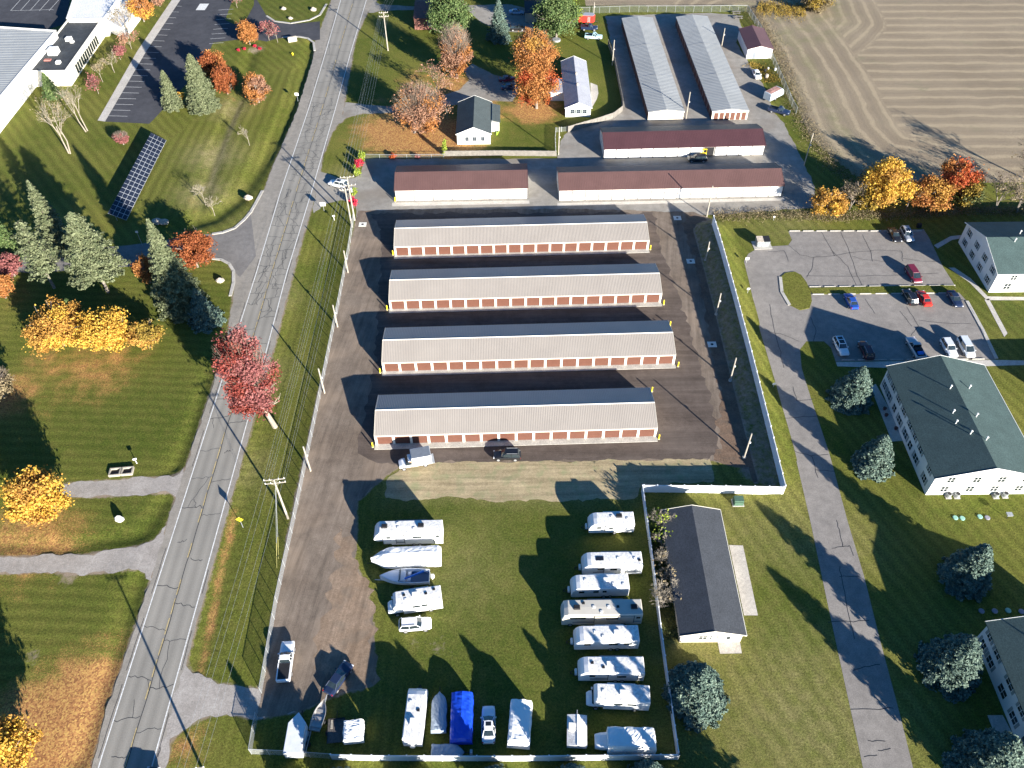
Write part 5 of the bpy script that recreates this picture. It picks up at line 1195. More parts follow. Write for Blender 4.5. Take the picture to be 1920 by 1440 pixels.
# small folding trailer with central seam
a, b = G(1082, 1398, 1.5), G(1082, 1340, 1.5); c = (a + b) / 2; d = b - a; h = d.length / 2
t = thing('folding_camper', 'small white folding camper with a seam down its lid, left of the covered camper van', 'camper', (c.x, c.y, 0), math.atan2(d.y, d.x))
mb = MB(); mb.box(-h, h, -1.3, 1.3, .5, 1.35); mb.build('body', WHT, t)
mb = MB(); mb.add([(-h - .03, -1.33, 1.36), (h + .03, -1.33, 1.36), (h + .03, 0, 1.62), (-h - .03, 0, 1.62), (h + .03, 1.33, 1.36), (-h - .03, 1.33, 1.36)], [(0, 1, 2, 3), (3, 2, 4, 5), (1, 4, 2), (0, 3, 5)]); lid = mb.build('lid', RVR, t)
mb = MB(); mb.tube([(-h, 0, 1.63), (h + .6, 0, 1.63)], .05, 6); mb.build('seam_pole', GALV, lid); mb = MB(); mb.box(-.2, .9, .25, 1.15, 1.5, 1.75, tx=.05); mb.build('hatch', WHITE, lid)
for s_ in (-1, 1): mb = MB(); mb.tube([(-.2, s_ * 1.05, .33), (-.2, s_ * 1.29, .33)], .33, 12); mb.build('wheel', TYRE, t)
mb = MB(); mb.tube([(h, -.5, .5), (h + .9, 0, .5)], .05, 5); mb.tube([(h, .5, .5), (h + .9, 0, .5)], .05, 5); mb.build('hitch', BLACKP, t)
# flat deck trailer
a, b = G(629, 1392, .7), G(631, 1348, .7); c = (a + b) / 2; d = b - a; h = d.length / 2
t = thing('flatbed_trailer', 'dark flatbed trailer with plank deck between the open boat and the white covered trailer', 'trailer', (c.x, c.y, 0), math.atan2(d.y, d.x))
for i in range(9): mb = MB(); y = -1.1 + i * .245; mb.box(-h, h, y, y + .23, .58, .66); mb.build('deck_plank', WOODD, t)
mb = MB(); mb.box(-h - .05, h + .05, -1.16, -1.11, .45, .72); mb.box(-h - .05, h + .05, 1.11, 1.16, .45, .72); mb.box(h, h + .05, -1.11, 1.11, .45, .9); mb.tube([(h, 0, .5), (h + 1.2, 0, .5)], .05, 5); mb.build('frame', BLACKP, t)
for s_ in (-1, 1): mb = MB(); mb.tube([(-.1, s_ * 1.18, .33), (-.1, s_ * 1.4, .33)], .33, 12); mb.build('wheel', TYRE, t)
mb = MB(); mb.box(h * .2, h * .95, .45, .75, .67, .72); mb.build('plank', WOODP, t)
# tarped things -------------------------------------------------------
def draped(rear, front, W, H, label, m, nose='flat', name='covered_trailer', cat='trailer', z=None, sag=.08, ridge=.0, seed=1, skirt=.35, prof=None, wheels=True):
    a, b = G(*rear, z or H * .8), G(*front, z or H * .8); c = (a + b) / 2; d = b - a; h = d.length / 2
    t = thing(name, label, cat, (c.x, c.y, 0), math.atan2(d.y, d.x))
    r_ = random.Random(seed); rings = []; N = 22; K = 17
    for i in range(N + 1):
        f = i / N; x = -h + 2 * h * f
        wf, hf = 1.0, 1.0
        if nose in ('point', 'bow'):
            q = max(0, (f - (.72 if nose == 'bow' else .86)) / (.28 if nose == 'bow' else .14)); wf = max(.04, 1 - q ** 1.6); hf = 1 - .35 * q ** 1.5
        if prof: hf *= prof(f)
        hf *= min(1, .82 + f * 4) if f < .05 else 1
        ring_ = []
        for k_ in range(K):
            g = k_ / (K - 1) * 2 - 1; ag = abs(g)
            y = (W / 2) * wf * (1.0 if ag > .55 else g / .55 * .97) * (1 if g > 0 or ag <= .55 else 1)
            if ag > .55: y = math.copysign(W / 2 * wf * (1 + (ag - .55) * .10), g)
            zt = H * hf + ridge * (1 - min(1, ag / .55))
            if ag <= .55: zz_ = zt - sag * abs(math.sin(x * 1.1 + g * 2)) * (1 - ag)
            else: zz_ = zt - (zt - skirt) * ((ag - .55) / .45) 
            if .40 < ag <= .60: zz_ -= .07
            wr = r_.gauss(0, .022); ring_.append((x + r_.gauss(0, .02), y + (math.sin(x * 3.1 + g * 3) * .035 if ag > .6 else 0) + wr, zz_ + r_.gauss(0, .022)))
        rings.append(ring_)
    mb = MB(); mb.loft(rings, cap=True); o = mb.build('cover', m, t)
    mb = MB(); mb.tube([(h - .1, 0, .5), (h + .8, 0, .5)], .05, 5); mb.build('hitch', BLACKP, t)
    if wheels:
        for s_ in (-1, 1): mb = MB(); mb.tube([(-.2, s_ * (W / 2 - .3), .33), (-.2, s_ * (W / 2 - .06), .33)], .33, 12); mb.build('wheel', TYRE, t)
    return t
draped((827, 1040), (695, 1046), 2.7, 2.9, 'large boat shrink wrapped in shiny white film, left column below the fifth wheel', TARP_W, 'bow', 'wrapped_boat', 'boat', z=2.0, seed=3, sag=.12, ridge=.25, skirt=.9)
draped((972, 1392), (978, 1312), 2.9, 2.75, 'tall trailer under a crumpled white cover, right of the white sedan', TARP_W, 'flat', z=2.7, seed=5, ridge=.12, sag=.05)
tt = draped((1230, 1383), (1140, 1381), 2.8, 2.95, 'camper van fully wrapped in a white cover in the bottom right corner of the yard', TARP_W, 'flat', 'covered_motorhome', 'motorhome', z=2.8, seed=8, ridge=.1, sag=.06)
hh = (G(1230, 1383, 2.8) - G(1140, 1381, 2.8)).length / 2
mb = MB(); mb.loft([ring(x, w0, zb, zs, zt) for x, w0, zb, zs, zt in [(hh - .02, 1.05, .45, 1.55, 1.7), (hh + .9, 1.02, .45, 1.45, 1.6), (hh + 1.6, .9, .5, 1.2, 1.3)]]); mb.build('covered_cab', TARP_W, tt)
draped((864, 1391), (867, 1300), 2.9, 1.9, 'boat trailer covered by a bright blue tarp in the bottom row', TARP_B, 'flat', 'tarped_boat', 'boat', z=1.4, seed=11, ridge=.35, sag=.04, prof=lambda f: .75 + .25 * min(1, f * 5))
draped((822, 1373), (824, 1295), 2.0, 1.25, 'slim boat under a tight grey blue cover, left of the blue tarp', TARP_G, 'bow', 'covered_boat', 'boat', z=1.1, seed=13, ridge=.22, sag=.02, skirt=.5)
draped((661, 1388), (662, 1349), 2.6, 1.75, 'small square trailer under a clean white cover, bottom row left of the travel trailer', TARP_W, 'flat', 'covered_trailer', 'trailer', z=1.7, seed=15, ridge=.0, sag=.10)
draped((808, 1409), (870, 1409), 1.9, .95, 'low aluminium boat under a grey cover lying along the bottom fence', TARP_G, 'bow', 'covered_boat', 'boat', z=.9, seed=17, ridge=.12, sag=.02, skirt=.45)
# open boats
def boat(rear, front, W, label, m, z=.9, seats=3, deck=False, name='open_boat'):
    a, b = G(*rear, z), G(*front, z); c = (a + b) / 2; d = b - a; h = d.length / 2; w_ = W / 2
    t = thing(name, label, 'boat', (c.x, c.y, 0), math.atan2(d.y, d.x))
    def wf(f): return w_ * (1 if f < .45 else max(.03, 1 - ((f - .45) / .55) ** 2.1)) * (.88 + .12 * min(1, f * 4))
    N = 16; outer, inner = [], []
    for i in range(N + 1):
        f = i / N; x = -h + 2 * h * f; ww = wf(f); zt = z + .18 * f ** 2
        outer.append([(x, -ww, zt), (x * 1.0, -ww * .78, .48 + .25 * max(0, f - .75) * 2), (x, 0, .42 + .5 * max(0, f - .8) * 2), (x, ww * .78, .48 + .25 * max(0, f - .75) * 2), (x, ww, zt), (x, ww * .90, zt + .01), (x, ww * .72, .62 + .3 * max(0, f - .75) * 2), (x, -ww * .72, .62 + .3 * max(0, f - .75) * 2), (x, -ww * .90, zt + .01)])
    mb = MB(); mb.loft(outer); mb.build('hull', m, t)
    mb = MB(); mb.box(-h - .02, -h + .05, -wf(0) * .95, wf(0) * .95, .5, z + .02); mb.build('transom', m, t)
    for i in range(seats):
        x = -h + 2 * h * (.16 + .24 * i); ww = wf(.16 + .24 * i) * .86; mb = MB(); mb.box(x - .2, x + .2, -ww, ww, z - .22, z - .12); mb.build('seat', ALU if not deck else GELW, t)
    mb = MB(); mb.tube([(-h + .3, -.4, .32), (h + .2, -.05, .42), (h + .9, 0, .5)], .05, 5); mb.tube([(-h + .3, .4, .32), (h + .2, .05, .42), (h + .9, 0, .5)], .05, 5); mb.build('trailer_frame', GALV, t)
    for s_ in (-1, 1): mb = MB(); mb.tube([(-.3 * h, s_ * (w_ - .02), .3), (-.3 * h, s_ * (w_ + .18), .3)], .3, 12); mb.build('wheel', TYRE, t)
    return t, h, w_, wf
boat((589, 1369), (608, 1312), 1.75, 'open aluminium boat with bench seats on a trailer behind the dark sedan', ALU)
t, h, w_, wf = boat((805, 1079), (712, 1080), 2.5, 'white motor boat with blue canvas and outboard, left column below the wrapped boat', GELW, z=1.55, seats=0, deck=True, name='motor_boat')
mb = MB(); 
q = [(-h + 2 * h * f, wf(f) * .86) for f in (.62, .7, .8, .9, .97)]
mb.add([(x, -y, 1.56 + .06 * i) for i, (x, y) in enumerate(q)] + [(x, y, 1.56 + .06 * i) for i, (x, y) in reversed(list(enumerate(q)))], [tuple(range(10))]); mb.build('foredeck', GELW, t)
mb = MB(); mb.box(-.2, .9, -.85, .85, 1.1, 1.75, tx=.06); mb.build('console', GELW, t)
mb = MB(); mb.add([(.95, -.95, 1.5), (.95, .95, 1.5), (.6, .9, 2.05), (.6, -.9, 2.05), (.9, -.95, 1.5), (.9, .95, 1.5), (.55, .9, 2.05), (.55, -.9, 2.05)], [(0, 1, 2, 3), (7, 6, 5, 4), (0, 3, 7, 4), (1, 5, 6, 2), (3, 2, 6, 7)]); mb.build('windscreen', TINT, t)
mb = MB(); mb.tube([(-.1, .7, 1.9), (-h + .9, -.7, 1.65)], .16, 8); mb.build('folded_canopy', BLUEF, t)
for y in (-.5, .5): mb = MB(); mb.box(-.95, -.45, y - .24, y + .24, 1.0, 1.45); mb.box(-1.0, -.9, y - .24, y + .24, 1.4, 1.8); mb.build('seat', GELW, t)
mb = MB(); mb.box(-h + .1, -.9, -1.0, 1.0, .95, .99); mb.build('cockpit_floor', mat('boat_carpet', (.05, .10, .18), .9), t)
mb = MB(); mb.box(-h - .75, -h - .15, -.22, .22, 1.1, 1.75, tx=.06); mb.box(-h - .5, -h - .35, -.08, .08, .5, 1.1); mb.build('outboard_motor', WHITE, t)

# odds and ends --------------------------------------------------------
def stopper(px, py, i, row):
    if 'proto' not in PT:
        o = thing('wheel_stop', '', 'wheel stop', G(px, py), 0, 'concrete wheel stops in the car park'); mb = MB(); mb.box(-1.2, 1.2, -.1, .1, 0, .16, tx=.03); mb.build('block', CONC, o); PT['proto'] = o
    else: o = copy_tree(PT['proto']); o.location = G(px, py)
    o['label'] = 'short concrete wheel stop in the ' + row; return o
for i in range(10): stopper(1490 + i * 25.3, 433.3, i, 'top row of the car park')
for i in range(10): stopper(1528 + i * 28, 538 - i * .3, i, 'row above the grass median of the car park')
for i in range(9): stopper(1534 + i * 29.5, 552 - i * .3, i, 'row below the grass median of the car park')
for i in range(9): stopper(1590 + i * 30.5, 675 - i * .2, i, 'bottom row of the car park, by the pavement')
for (x0, y0, x1, y1) in ((1814, 568, 1832, 598), (1836, 610, 1848, 632), (1850, 640, 1864, 664)):
    o = copy_tree(PT['proto']); a, b = G(x0, y0), G(x1, y1); o.location = (a + b) / 2; o.rotation_euler.z = math.atan2((b - a).y, (b - a).x); o['label'] = 'concrete wheel stop set along the slanted right edge of the car park'
# condensers
pr = None
for i, (px, py) in enumerate(((1777, 931), (1793, 931), (1866, 931), (1883, 930))):
    g = G(px, py)
    if pr is None:
        pr = o = thing('condenser', '', 'air conditioner', g, 0, 'air conditioner units at the foot of the gable'); mb = MB(); mb.tube([(0, 0, .08), (0, 0, .85)], .42, 14); mb.build('casing', GALV, o); mb = MB(); mb.tube([(0, 0, .85), (0, 0, .88)], .34, 12); mb.build('fan_grille', BLACKP, o); mb = MB(); mb.box(-.5, .5, -.5, .5, 0, .08); mb.build('pad', CONC, o)
    else: o = copy_tree(pr); o.location = g
    o['label'] = ['leftmost grey air conditioner unit at the foot of the sunlit gable', 'second grey air conditioner unit from the left at the sunlit gable', 'third grey air conditioner unit from the left at the sunlit gable', 'rightmost grey air conditioner unit at the foot of the sunlit gable'][i]
for i, (px, py, m_, lb) in enumerate(((1791, 971, LIDG, 'mint green lid in the lawn below the gable, first from the left'), (1804, 972, LIDG, 'mint green lid in the lawn below the gable, second from the left'), (1837, 969, LIDG, 'mint green lid in the lawn below the gable, third from the left'), (1851, 971, LIDP, 'grey lid in the lawn below the gable, rightmost of four'),
                                     (1840, 1146, LIDP, 'grey lid in dark shade, leftmost of the lower four'), (1865, 1146, LIDP, 'grey lid in dark shade, second of the lower four'), (1890, 1145, LIDG, 'mint lid in dark shade among the lower four'), (1915, 1147, LIDP, 'grey lid in dark shade at the right edge'))):
    mb = MB(); mb.tube([(0, 0, 0), (0, 0, .12), (0, 0, .16)], [.42, .42, .34], 16); mb.build('access_lid', m_); o = bpy.context.scene.collection.objects[-1]; o.location = G(px, py); setp(o, lb, 'lid', 'access lids in the lawn')
for px, py, lb in ((680, 421, 'concrete drain slab beside the left end of the topmost tan block'), (1270, 409, 'concrete drain slab right of the topmost tan block'), (1295, 490, 'concrete drain slab right of the second tan block, at the shadow edge'), (1335, 646, 'concrete drain slab in fence shadow right of the third tan block')):
    t = thing('drain_slab', lb, 'drain', G(px, py), 0, 'concrete drain slabs in the yard'); mb = MB(); mb.box(-.85, .85, -.75, .75, 0, .07); mb.build('slab', WHITEW, t); mb = MB(); mb.tube([(0, 0, .07), (0, 0, .085)], .28, 14); mb.build('grate', BLACKP, t)
t = thing('transformer_box', 'green electrical box on the lawn below the sunlit white fence', 'electrical box', G(1383, 943), 0); mb = MB(); mb.box(-.8, .8, -.6, .6, .1, 1.3, tx=.06); mb.build('cabinet', GREENBOX, t); mb = MB(); mb.box(-.95, .95, -.75, .75, 0, .1); mb.build('pad', CONC, t); mb = MB(); mb.box(-.7, .7, -.66, -.61, .3, 1.0); mb.build('door', GREENBOX, t)
def sign(px, py, label, h, shape, m, sz, rz=0, name='road_sign'):
    t = thing(name, label, 'sign', G(px, py), rz); mb = MB(); mb.box(-.04, .04, -.03, .03, 0, h); mb.build('post', GALV, t)
    mb = MB(); q = [(-sz, 0), (0, -sz), (sz, 0), (0, sz)] if shape == 'diamond' else [(-sz, -sz * .8), (sz, -sz * .8), (sz, sz * .8), (-sz, sz * .8)]
    mb.add([(x, -.07, h - sz + y) for x, y in q] + [(x, -.05, h - sz + y) for x, y in q], [(0, 1, 2, 3), (7, 6, 5, 4), (0, 4, 5, 1), (1, 5, 6, 2), (2, 6, 7, 3), (3, 7, 4, 0)]); mb.build('panel', m, t); return t
t = sign(456, 989, 'yellow diamond road sign on the verge left of the utility pole', 3.0, 'diamond', YELLOW, .62)
mb = MB(); mb.box(-.05, .05, -.085, -.072, 2.05, 2.7); mb.add([(-.2, -.08, 2.5), (.2, -.08, 2.5), (0, -.08, 2.82)], [(0, 1, 2)]); mb.build('arrow_symbol', BLACKP, t)
sign(608, 396, 'white square sign on the verge at the yard entrance', 2.6, 'square', WHITE, .62)
sign(559, 190, 'white sign on a post beside the road near the orange tree', 2.6, 'square', WHITE, .5)
sign(1399, 493, 'small white sign where the apartment drive meets the car park', 1.6, 'square', WHITE, .4, name='drive_sign'); sign(1401, 551, 'slim white marker post sign left of the apartment drive', 1.7, 'square', WHITE, .3, name='drive_sign')
sign(1449, 727, 'small pale sign in shade left of the apartment drive', 1.4, 'square', WHITE, .3, name='drive_sign')
t = sign(267, 460, 'white lamp on a short post by the shaded side road', 4.0, 'square', WHITE, .3, name='post_lamp'); t['category'] = 'lamp'
t = sign(1450, 413, 'short white post at the edge of the weedy hedge', 1.2, 'square', WHITE, .2, name='marker_post'); t['category'] = 'post'
# mailbox, monument sign, benches, stones
for px, py, lb in ((257, 869, 'white mailbox on the lawn beside the wooden frames'), (627, 413, 'white mailbox on the verge below the white sign')):
    t = thing('mailbox', lb, 'mailbox', G(px, py), .3); mb = MB(); mb.box(-.05, .05, -.05, .05, 0, 1.1); mb.build('post', WHITE, t); mb = MB(); mb.tube([(-.3, 0, 1.22), (.3, 0, 1.22)], .17, 10); mb.build('box', WHITE, t)
for px, py, lb in ((217, 887, 'left one of two square timber frames lying on the lawn'), (240, 885, 'right one of two square timber frames lying on the lawn')):
    t = thing('timber_frame', lb, 'planter frame', G(px, py), .1)
    for q in ((-.95, .95, -.8, -.6), (-.95, .95, .6, .8), (-.95, -.75, -.598, .598), (.75, .95, -.598, .598)): mb = MB(); mb.box(*q, 0, .5); mb.build('beam', WOODP, t)
    mb = MB(); mb.box(-.748, .748, -.598, .598, 0, .12); mb.build('soil', BLACKP, t)
def stone(px, py, r, label, m=STONE, tall=1.0, name='boulder'):
    mb = MB(); r_ = random.Random(int(px * 7)); rings = []
    for i in range(6):
        f = i / 5; rings.append([(math.cos(k_ / 9 * 2 * PI) * r * math.sin(PI * (.18 + .8 * f)) * r_.uniform(.8, 1.15), math.sin(k_ / 9 * 2 * PI) * r * .75 * math.sin(PI * (.18 + .8 * f)) * r_.uniform(.8, 1.15), (f - .12) * r * 1.2 * tall) for k_ in range(9)])
    mb.loft(rings); o = mb.build(name, m); o.location = G(px, py); setp(o, label, 'stone' if 'vase' not in name else 'stone'); return o
stone(225, 976, .8, 'pale upright stone on the lawn between the two gravel drives', WHITEW, 1.6)
stone(296, 418, 1.3, 'left tan boulder in shade below the solar array'); stone(308, 419, 1.2, 'right tan boulder in shade below the solar array'); stone(466, 373, 1.1, 'tan boulder beside the road kerb'); stone(413, 528, 1.0, 'pink boulder on the grass corner by the kerb')
stone(532, 18, .9, 'pale boulder on the grass island at the top'); stone(588, 20, 1.1, 'grey boulder on the grass near the top kerb'); stone(545, 36, .8, 'small brown boulder near the kerb at the top')
t = thing('monument_sign', 'stone monument sign on the grass corner by the office entrance', 'sign', G(549, 78), .4); mb = MB(); mb.box(-1.3, 1.3, -.3, .3, 0, 1.5); mb.build('base', STONE, t); mb = MB(); mb.box(-1.0, 1.0, -.34, -.305, .4, 1.2); mb.build('panel', WHITEW, t)
t = thing('hydrant', 'yellow fire hydrant on the grass near the office entrance', 'hydrant', G(549, 103), 0); mb = MB(); mb.tube([(0, 0, 0), (0, 0, .6), (0, 0, .75)], [.2, .2, .08], 10); mb.tube([(-.3, 0, .45), (.3, 0, .45)], .09, 8); mb.build('barrel', YELLOW, t)
for px, py, lb in ((1043, 76, 'round grey covered fire pit on leaves below the green pine'), (1791, 552, 'x')):
    if lb != 'x': mb = MB(); mb.tube([(0, 0, 0), (0, 0, .4), (0, 0, .5)], [1.3, 1.3, 1.1], 16); o = mb.build('covered_fire_pit', GALV); o.location = G(px, py); setp(o, lb, 'fire pit')
t = thing('dumpster', 'grey steel dumpster on a small pad left of the car park', 'dumpster', G(1428, 459), .05)
mb = MB(); mb.loft([[(-1.3, -.8, .1), (1.3, -.8, .1), (1.3, .8, .1), (-1.3, .8, .1)], [(-1.45, -.95, 1.5), (1.45, -.95, 1.5), (1.45, .75, 1.75), (-1.45, .75, 1.75)]]); mb.build('bin', mat('steel_grey', (.22, .24, .25), .6, 0, .2, 1, 4), t)
for x in (-1.42, .03): mb = MB(); mb.add([(x, -.98, 1.53), (x + 1.39, -.98, 1.53), (x + 1.39, .78, 1.8), (x, .78, 1.8), (x, -.98, 1.58), (x + 1.39, -.98, 1.58), (x + 1.39, .78, 1.85), (x, .78, 1.85)], [(0, 3, 2, 1), (4, 5, 6, 7), (0, 1, 5, 4), (1, 2, 6, 5), (2, 3, 7, 6), (3, 0, 4, 7)]); mb.build('lid', BLACKP if x > 0 else STONE, t)
mb = MB(); mb.box(-2.0, 2.0, -1.6, 1.3, 0, .08); mb.build('pad', CONC, t)
# forklift
t = thing('forklift', 'yellow forklift standing in the open bay behind the black suv', 'forklift', G(1318, 293), .3)
mb = MB(); mb.box(-.9, .6, -.5, .5, .35, 1.1, tx=.05); mb.build('body', YELLOW, t); mb = MB()
for x in (-.5, .5):
    for y in (-.45, .45): mb.tube([(x, y, 1.1), (x, y, 2.1)], .04, 5)
mb.box(-.6, .6, -.5, .5, 2.1, 2.16); mb.build('overhead_guard', YELLOW, t)
for x in (-.6, .4):
    for s_ in (-1, 1): mb = MB(); mb.tube([(x, s_ * .42, .3), (x, s_ * .62, .3)], .3, 10); mb.build('wheel', TYRE, t)
mb = MB(); mb.box(.62, .74, -.4, .4, .2, 2.2); mb.box(.74, 1.6, -.35, -.2, .15, .2); mb.box(.74, 1.6, .2, .35, .15, .2); mb.build('mast', BLACKP, t)
# picnic tables at the top right
for px, py, lb in ((1380, 26, 'upper pale picnic table on grass behind the right pale roofed row'), (1384, 35, 'lower pale picnic table on grass behind the right pale roofed row')):
    t = thing('picnic_table', lb, 'table', G(px, py), 0); mb = MB(); mb.box(-1.3, 1.3, -.4, .4, .72, .78); mb.build('tabletop', WOODW, t)
    for y in (-.85, .6): mb = MB(); mb.box(-1.3, 1.3, y, y + .27, .42, .47); mb.build('bench', WOODW, t)
    for x in (-.9, .9): mb = MB(); mb.box(x - .05, x + .05, -.8, .8, .3, .4); mb.box(x - .05, x + .05, -.3, .3, 0, .71); mb.build('leg', WOODW, t)
# grill, junk, playset
t = thing('post_grill', 'small grey charcoal grill on a post casting a long shadow on the lawn', 'grill', G(1887, 972), 0); mb = MB(); mb.tube([(0, 0, 0), (0, 0, 1)], .06, 6); mb.build('post', BLACKP, t); mb = MB(); mb.box(-.4, .4, -.3, .3, 1.0, 1.3, tx=-.06); mb.build('firebox', GALV, t)
for px, py, s_, lb, m_ in ((1434, 135, .7, 'black rubbish barrel in the junk pile right of the white car', BLACKP), (1440, 130, .5, 'white bucket in the junk pile right of the white car', WHITE), (1437, 146, .9, 'rusty crate in the junk pile below the black barrel', STONE), (1453, 132, .6, 'small white drum in the junk pile by the fence', WHITE)):
    mb = MB(); mb.tube([(0, 0, 0), (0, 0, s_ * .6), (0, 0, s_ * 1.1), (0, 0, s_ * 1.2)], [s_ * .5, s_ * .56, s_ * .5, s_ * .4], 10); o = mb.build('barrel', m_); o.location = G(px, py); setp(o, lb, 'barrel')
mb = MB(); mb.box(-.5, .5, -.35, .35, 0, 1.0, tx=.05); o = mb.build('rubbish_bin', BLACKP); o.location = G(1722, 426); setp(o, 'dark rubbish bin on the shaded grass above the silver car', 'bin')
t = thing('kayak', 'blue kayak leaning by the right wall of the cottage', 'kayak', G(932, 240), 1.4)
mb = MB(); mb.loft([[(x, -w0, .25), (x, -w0 * .6, .0), (x, w0 * .6, 0), (x, w0, .25), (x, 0, .4)] for x, w0 in ((-1.5, .04), (-.8, .3), (0, .38), (.8, .3), (1.5, .04))]); mb.build('hull', BLUEF, t); mb = MB(); mb.box(-.3, .3, -.2, .2, .36, .41); mb.build('seat_opening', BLACKP, t)
t = thing('kayak', 'lime green kayak lying by the right wall of the cottage', 'kayak', G(933, 249), 1.4)
mb = MB(); mb.loft([[(x, -w0, .25), (x, -w0 * .6, .0), (x, w0 * .6, 0), (x, w0, .25), (x, 0, .4)] for x, w0 in ((-1.3, .04), (-.7, .28), (0, .34), (.7, .28), (1.3, .04))]); mb.build('hull', mat('lime', (.35, .6, .05), .4), t); mb = MB(); mb.box(-.3, .3, -.18, .18, .36, .41); mb.build('seat_opening', BLACKP, t)
t = thing('outboard_motor', 'small grey outboard motor on a stand at the bow of the low covered boat', 'motor', G(884, 1415), 0); mb = MB(); mb.box(-.2, .2, -.3, .3, .8, 1.3, tx=.05); mb.build('cowling', GALV, t); mb = MB(); mb.tube([(0, 0, 0), (0, 0, .8)], .07, 6); mb.build('leg', BLACKP, t)
t = thing('utility_trailer', 'narrow grey utility trailer beside the white cargo trailer', 'trailer', G(573, 1394), PI / 2 - .1); mb = MB(); mb.box(-1.5, 1.5, -.45, .45, .45, .5); mb.build('deck', WOODD, t); mb = MB(); mb.box(-1.5, 1.5, -.5, -.452, .45, .75); mb.box(-1.5, 1.5, .452, .5, .45, .75); mb.box(.2, 1.4, -.3, .3, .51, .85, tx=.1); mb.build('side_rail', GALV, t)
for s_ in (-1, 1): mb = MB(); mb.tube([(-.2, s_ * .55, .28), (-.2, s_ * .72, .28)], .28, 10); mb.build('wheel', TYRE, t)
for px, py in ((1657, 768), (1660, 780), (1678, 805)): 
    mb = MB(); mb.tube([(0, 0, 0), (0, 0, .35), (0, 0, .5)], [.22, .3, .34], 10); o = mb.build('flower_pot', DARKRED); o.location = G(px + 1, py); setp(o, 'dark red plant pot on the shaded patio by the apartment wall', 'plant pot', 'pots on the shaded patio')
#@@PART4
# ------------------------------------------------------------------ vegetation
def quads_mesh(name, C, S, mats, parent, nrm=None, up=.0, rng=nr, aspect=1.0, midx=None):
    n = len(C); A = rng.normal(size=(n, 3)); 
    if nrm is not None: A = A * .6 + nrm
    A /= np.linalg.norm(A, axis=1)[:, None]
    B = rng.normal(size=(n, 3)); T = np.cross(A, B); T /= np.linalg.norm(T, axis=1)[:, None]; Bn = np.cross(A, T)
    S = np.broadcast_to(S, (n,))[:, None]
    jit = rng.uniform(.7, 1.3, (n, 4, 1))
    V = np.stack([C + (-T - Bn * aspect) * S, C + (T - Bn * aspect) * S, C + (T + Bn * aspect) * S, C + (-T + Bn * aspect) * S], 1)
    V = C[:, None, :] + (V - C[:, None, :]) * jit
    me = bpy.data.meshes.new(name); me.vertices.add(n * 4); me.vertices.foreach_set('co', V.astype(np.float32).ravel())
    me.loops.add(n * 4); me.loops.foreach_set('vertex_index', np.arange(n * 4, dtype=np.int32)); me.polygons.add(n); me.polygons.foreach_set('loop_start', np.arange(0, n * 4, 4, dtype=np.int32)); me.update(calc_edges=True)
    if not isinstance(mats, (list, tuple)): mats = [mats]
    for m in mats: me.materials.append(m)
    if midx is not None: me.polygons.foreach_set('material_index', midx.astype(np.int32))
    o = bpy.data.objects.new(name, me); COL.objects.link(o)
    if parent: o.parent = parent
    return o
def limbs(mb, h0, h1, R, n, r0, rng, up=.9, sub=2, thin=.05):
    """trunk and limbs"""
    tips = []
    for i in range(n):
        a = i * 2.4 + rng.uniform(-.4, .4); z0 = h0 + (h1 - h0) * rng.uniform(0, .6); L_ = R * rng.uniform(.5, .8)
        dz = L_ * up * rng.uniform(.3, .9)
        p0 = Vector((0, 0, z0)); p2 = Vector((math.cos(a) * L_, math.sin(a) * L_, min(z0 + dz, h1))); p1 = (p0 + p2) / 2 + Vector((0, 0, -.05 * L_))
        mb.tube([p0, p1, p2], [r0 * .45, r0 * .28, thin * .6], 5, cap=False); tips.append((p1, p2))
        for j in range(sub):
            f = rng.uniform(.3, .9); q0 = p0 + (p2 - p0) * f; b_ = a + rng.uniform(-1.1, 1.1); l2 = L_ * .4
            q1 = q0 + Vector((math.cos(b_) * l2, math.sin(b_) * l2, l2 * rng.uniform(.3, 1.2))); mb.tube([q0, q1], [r0 * .18, thin * .5], 4, cap=False); tips.append((q0, q1))
    return tips
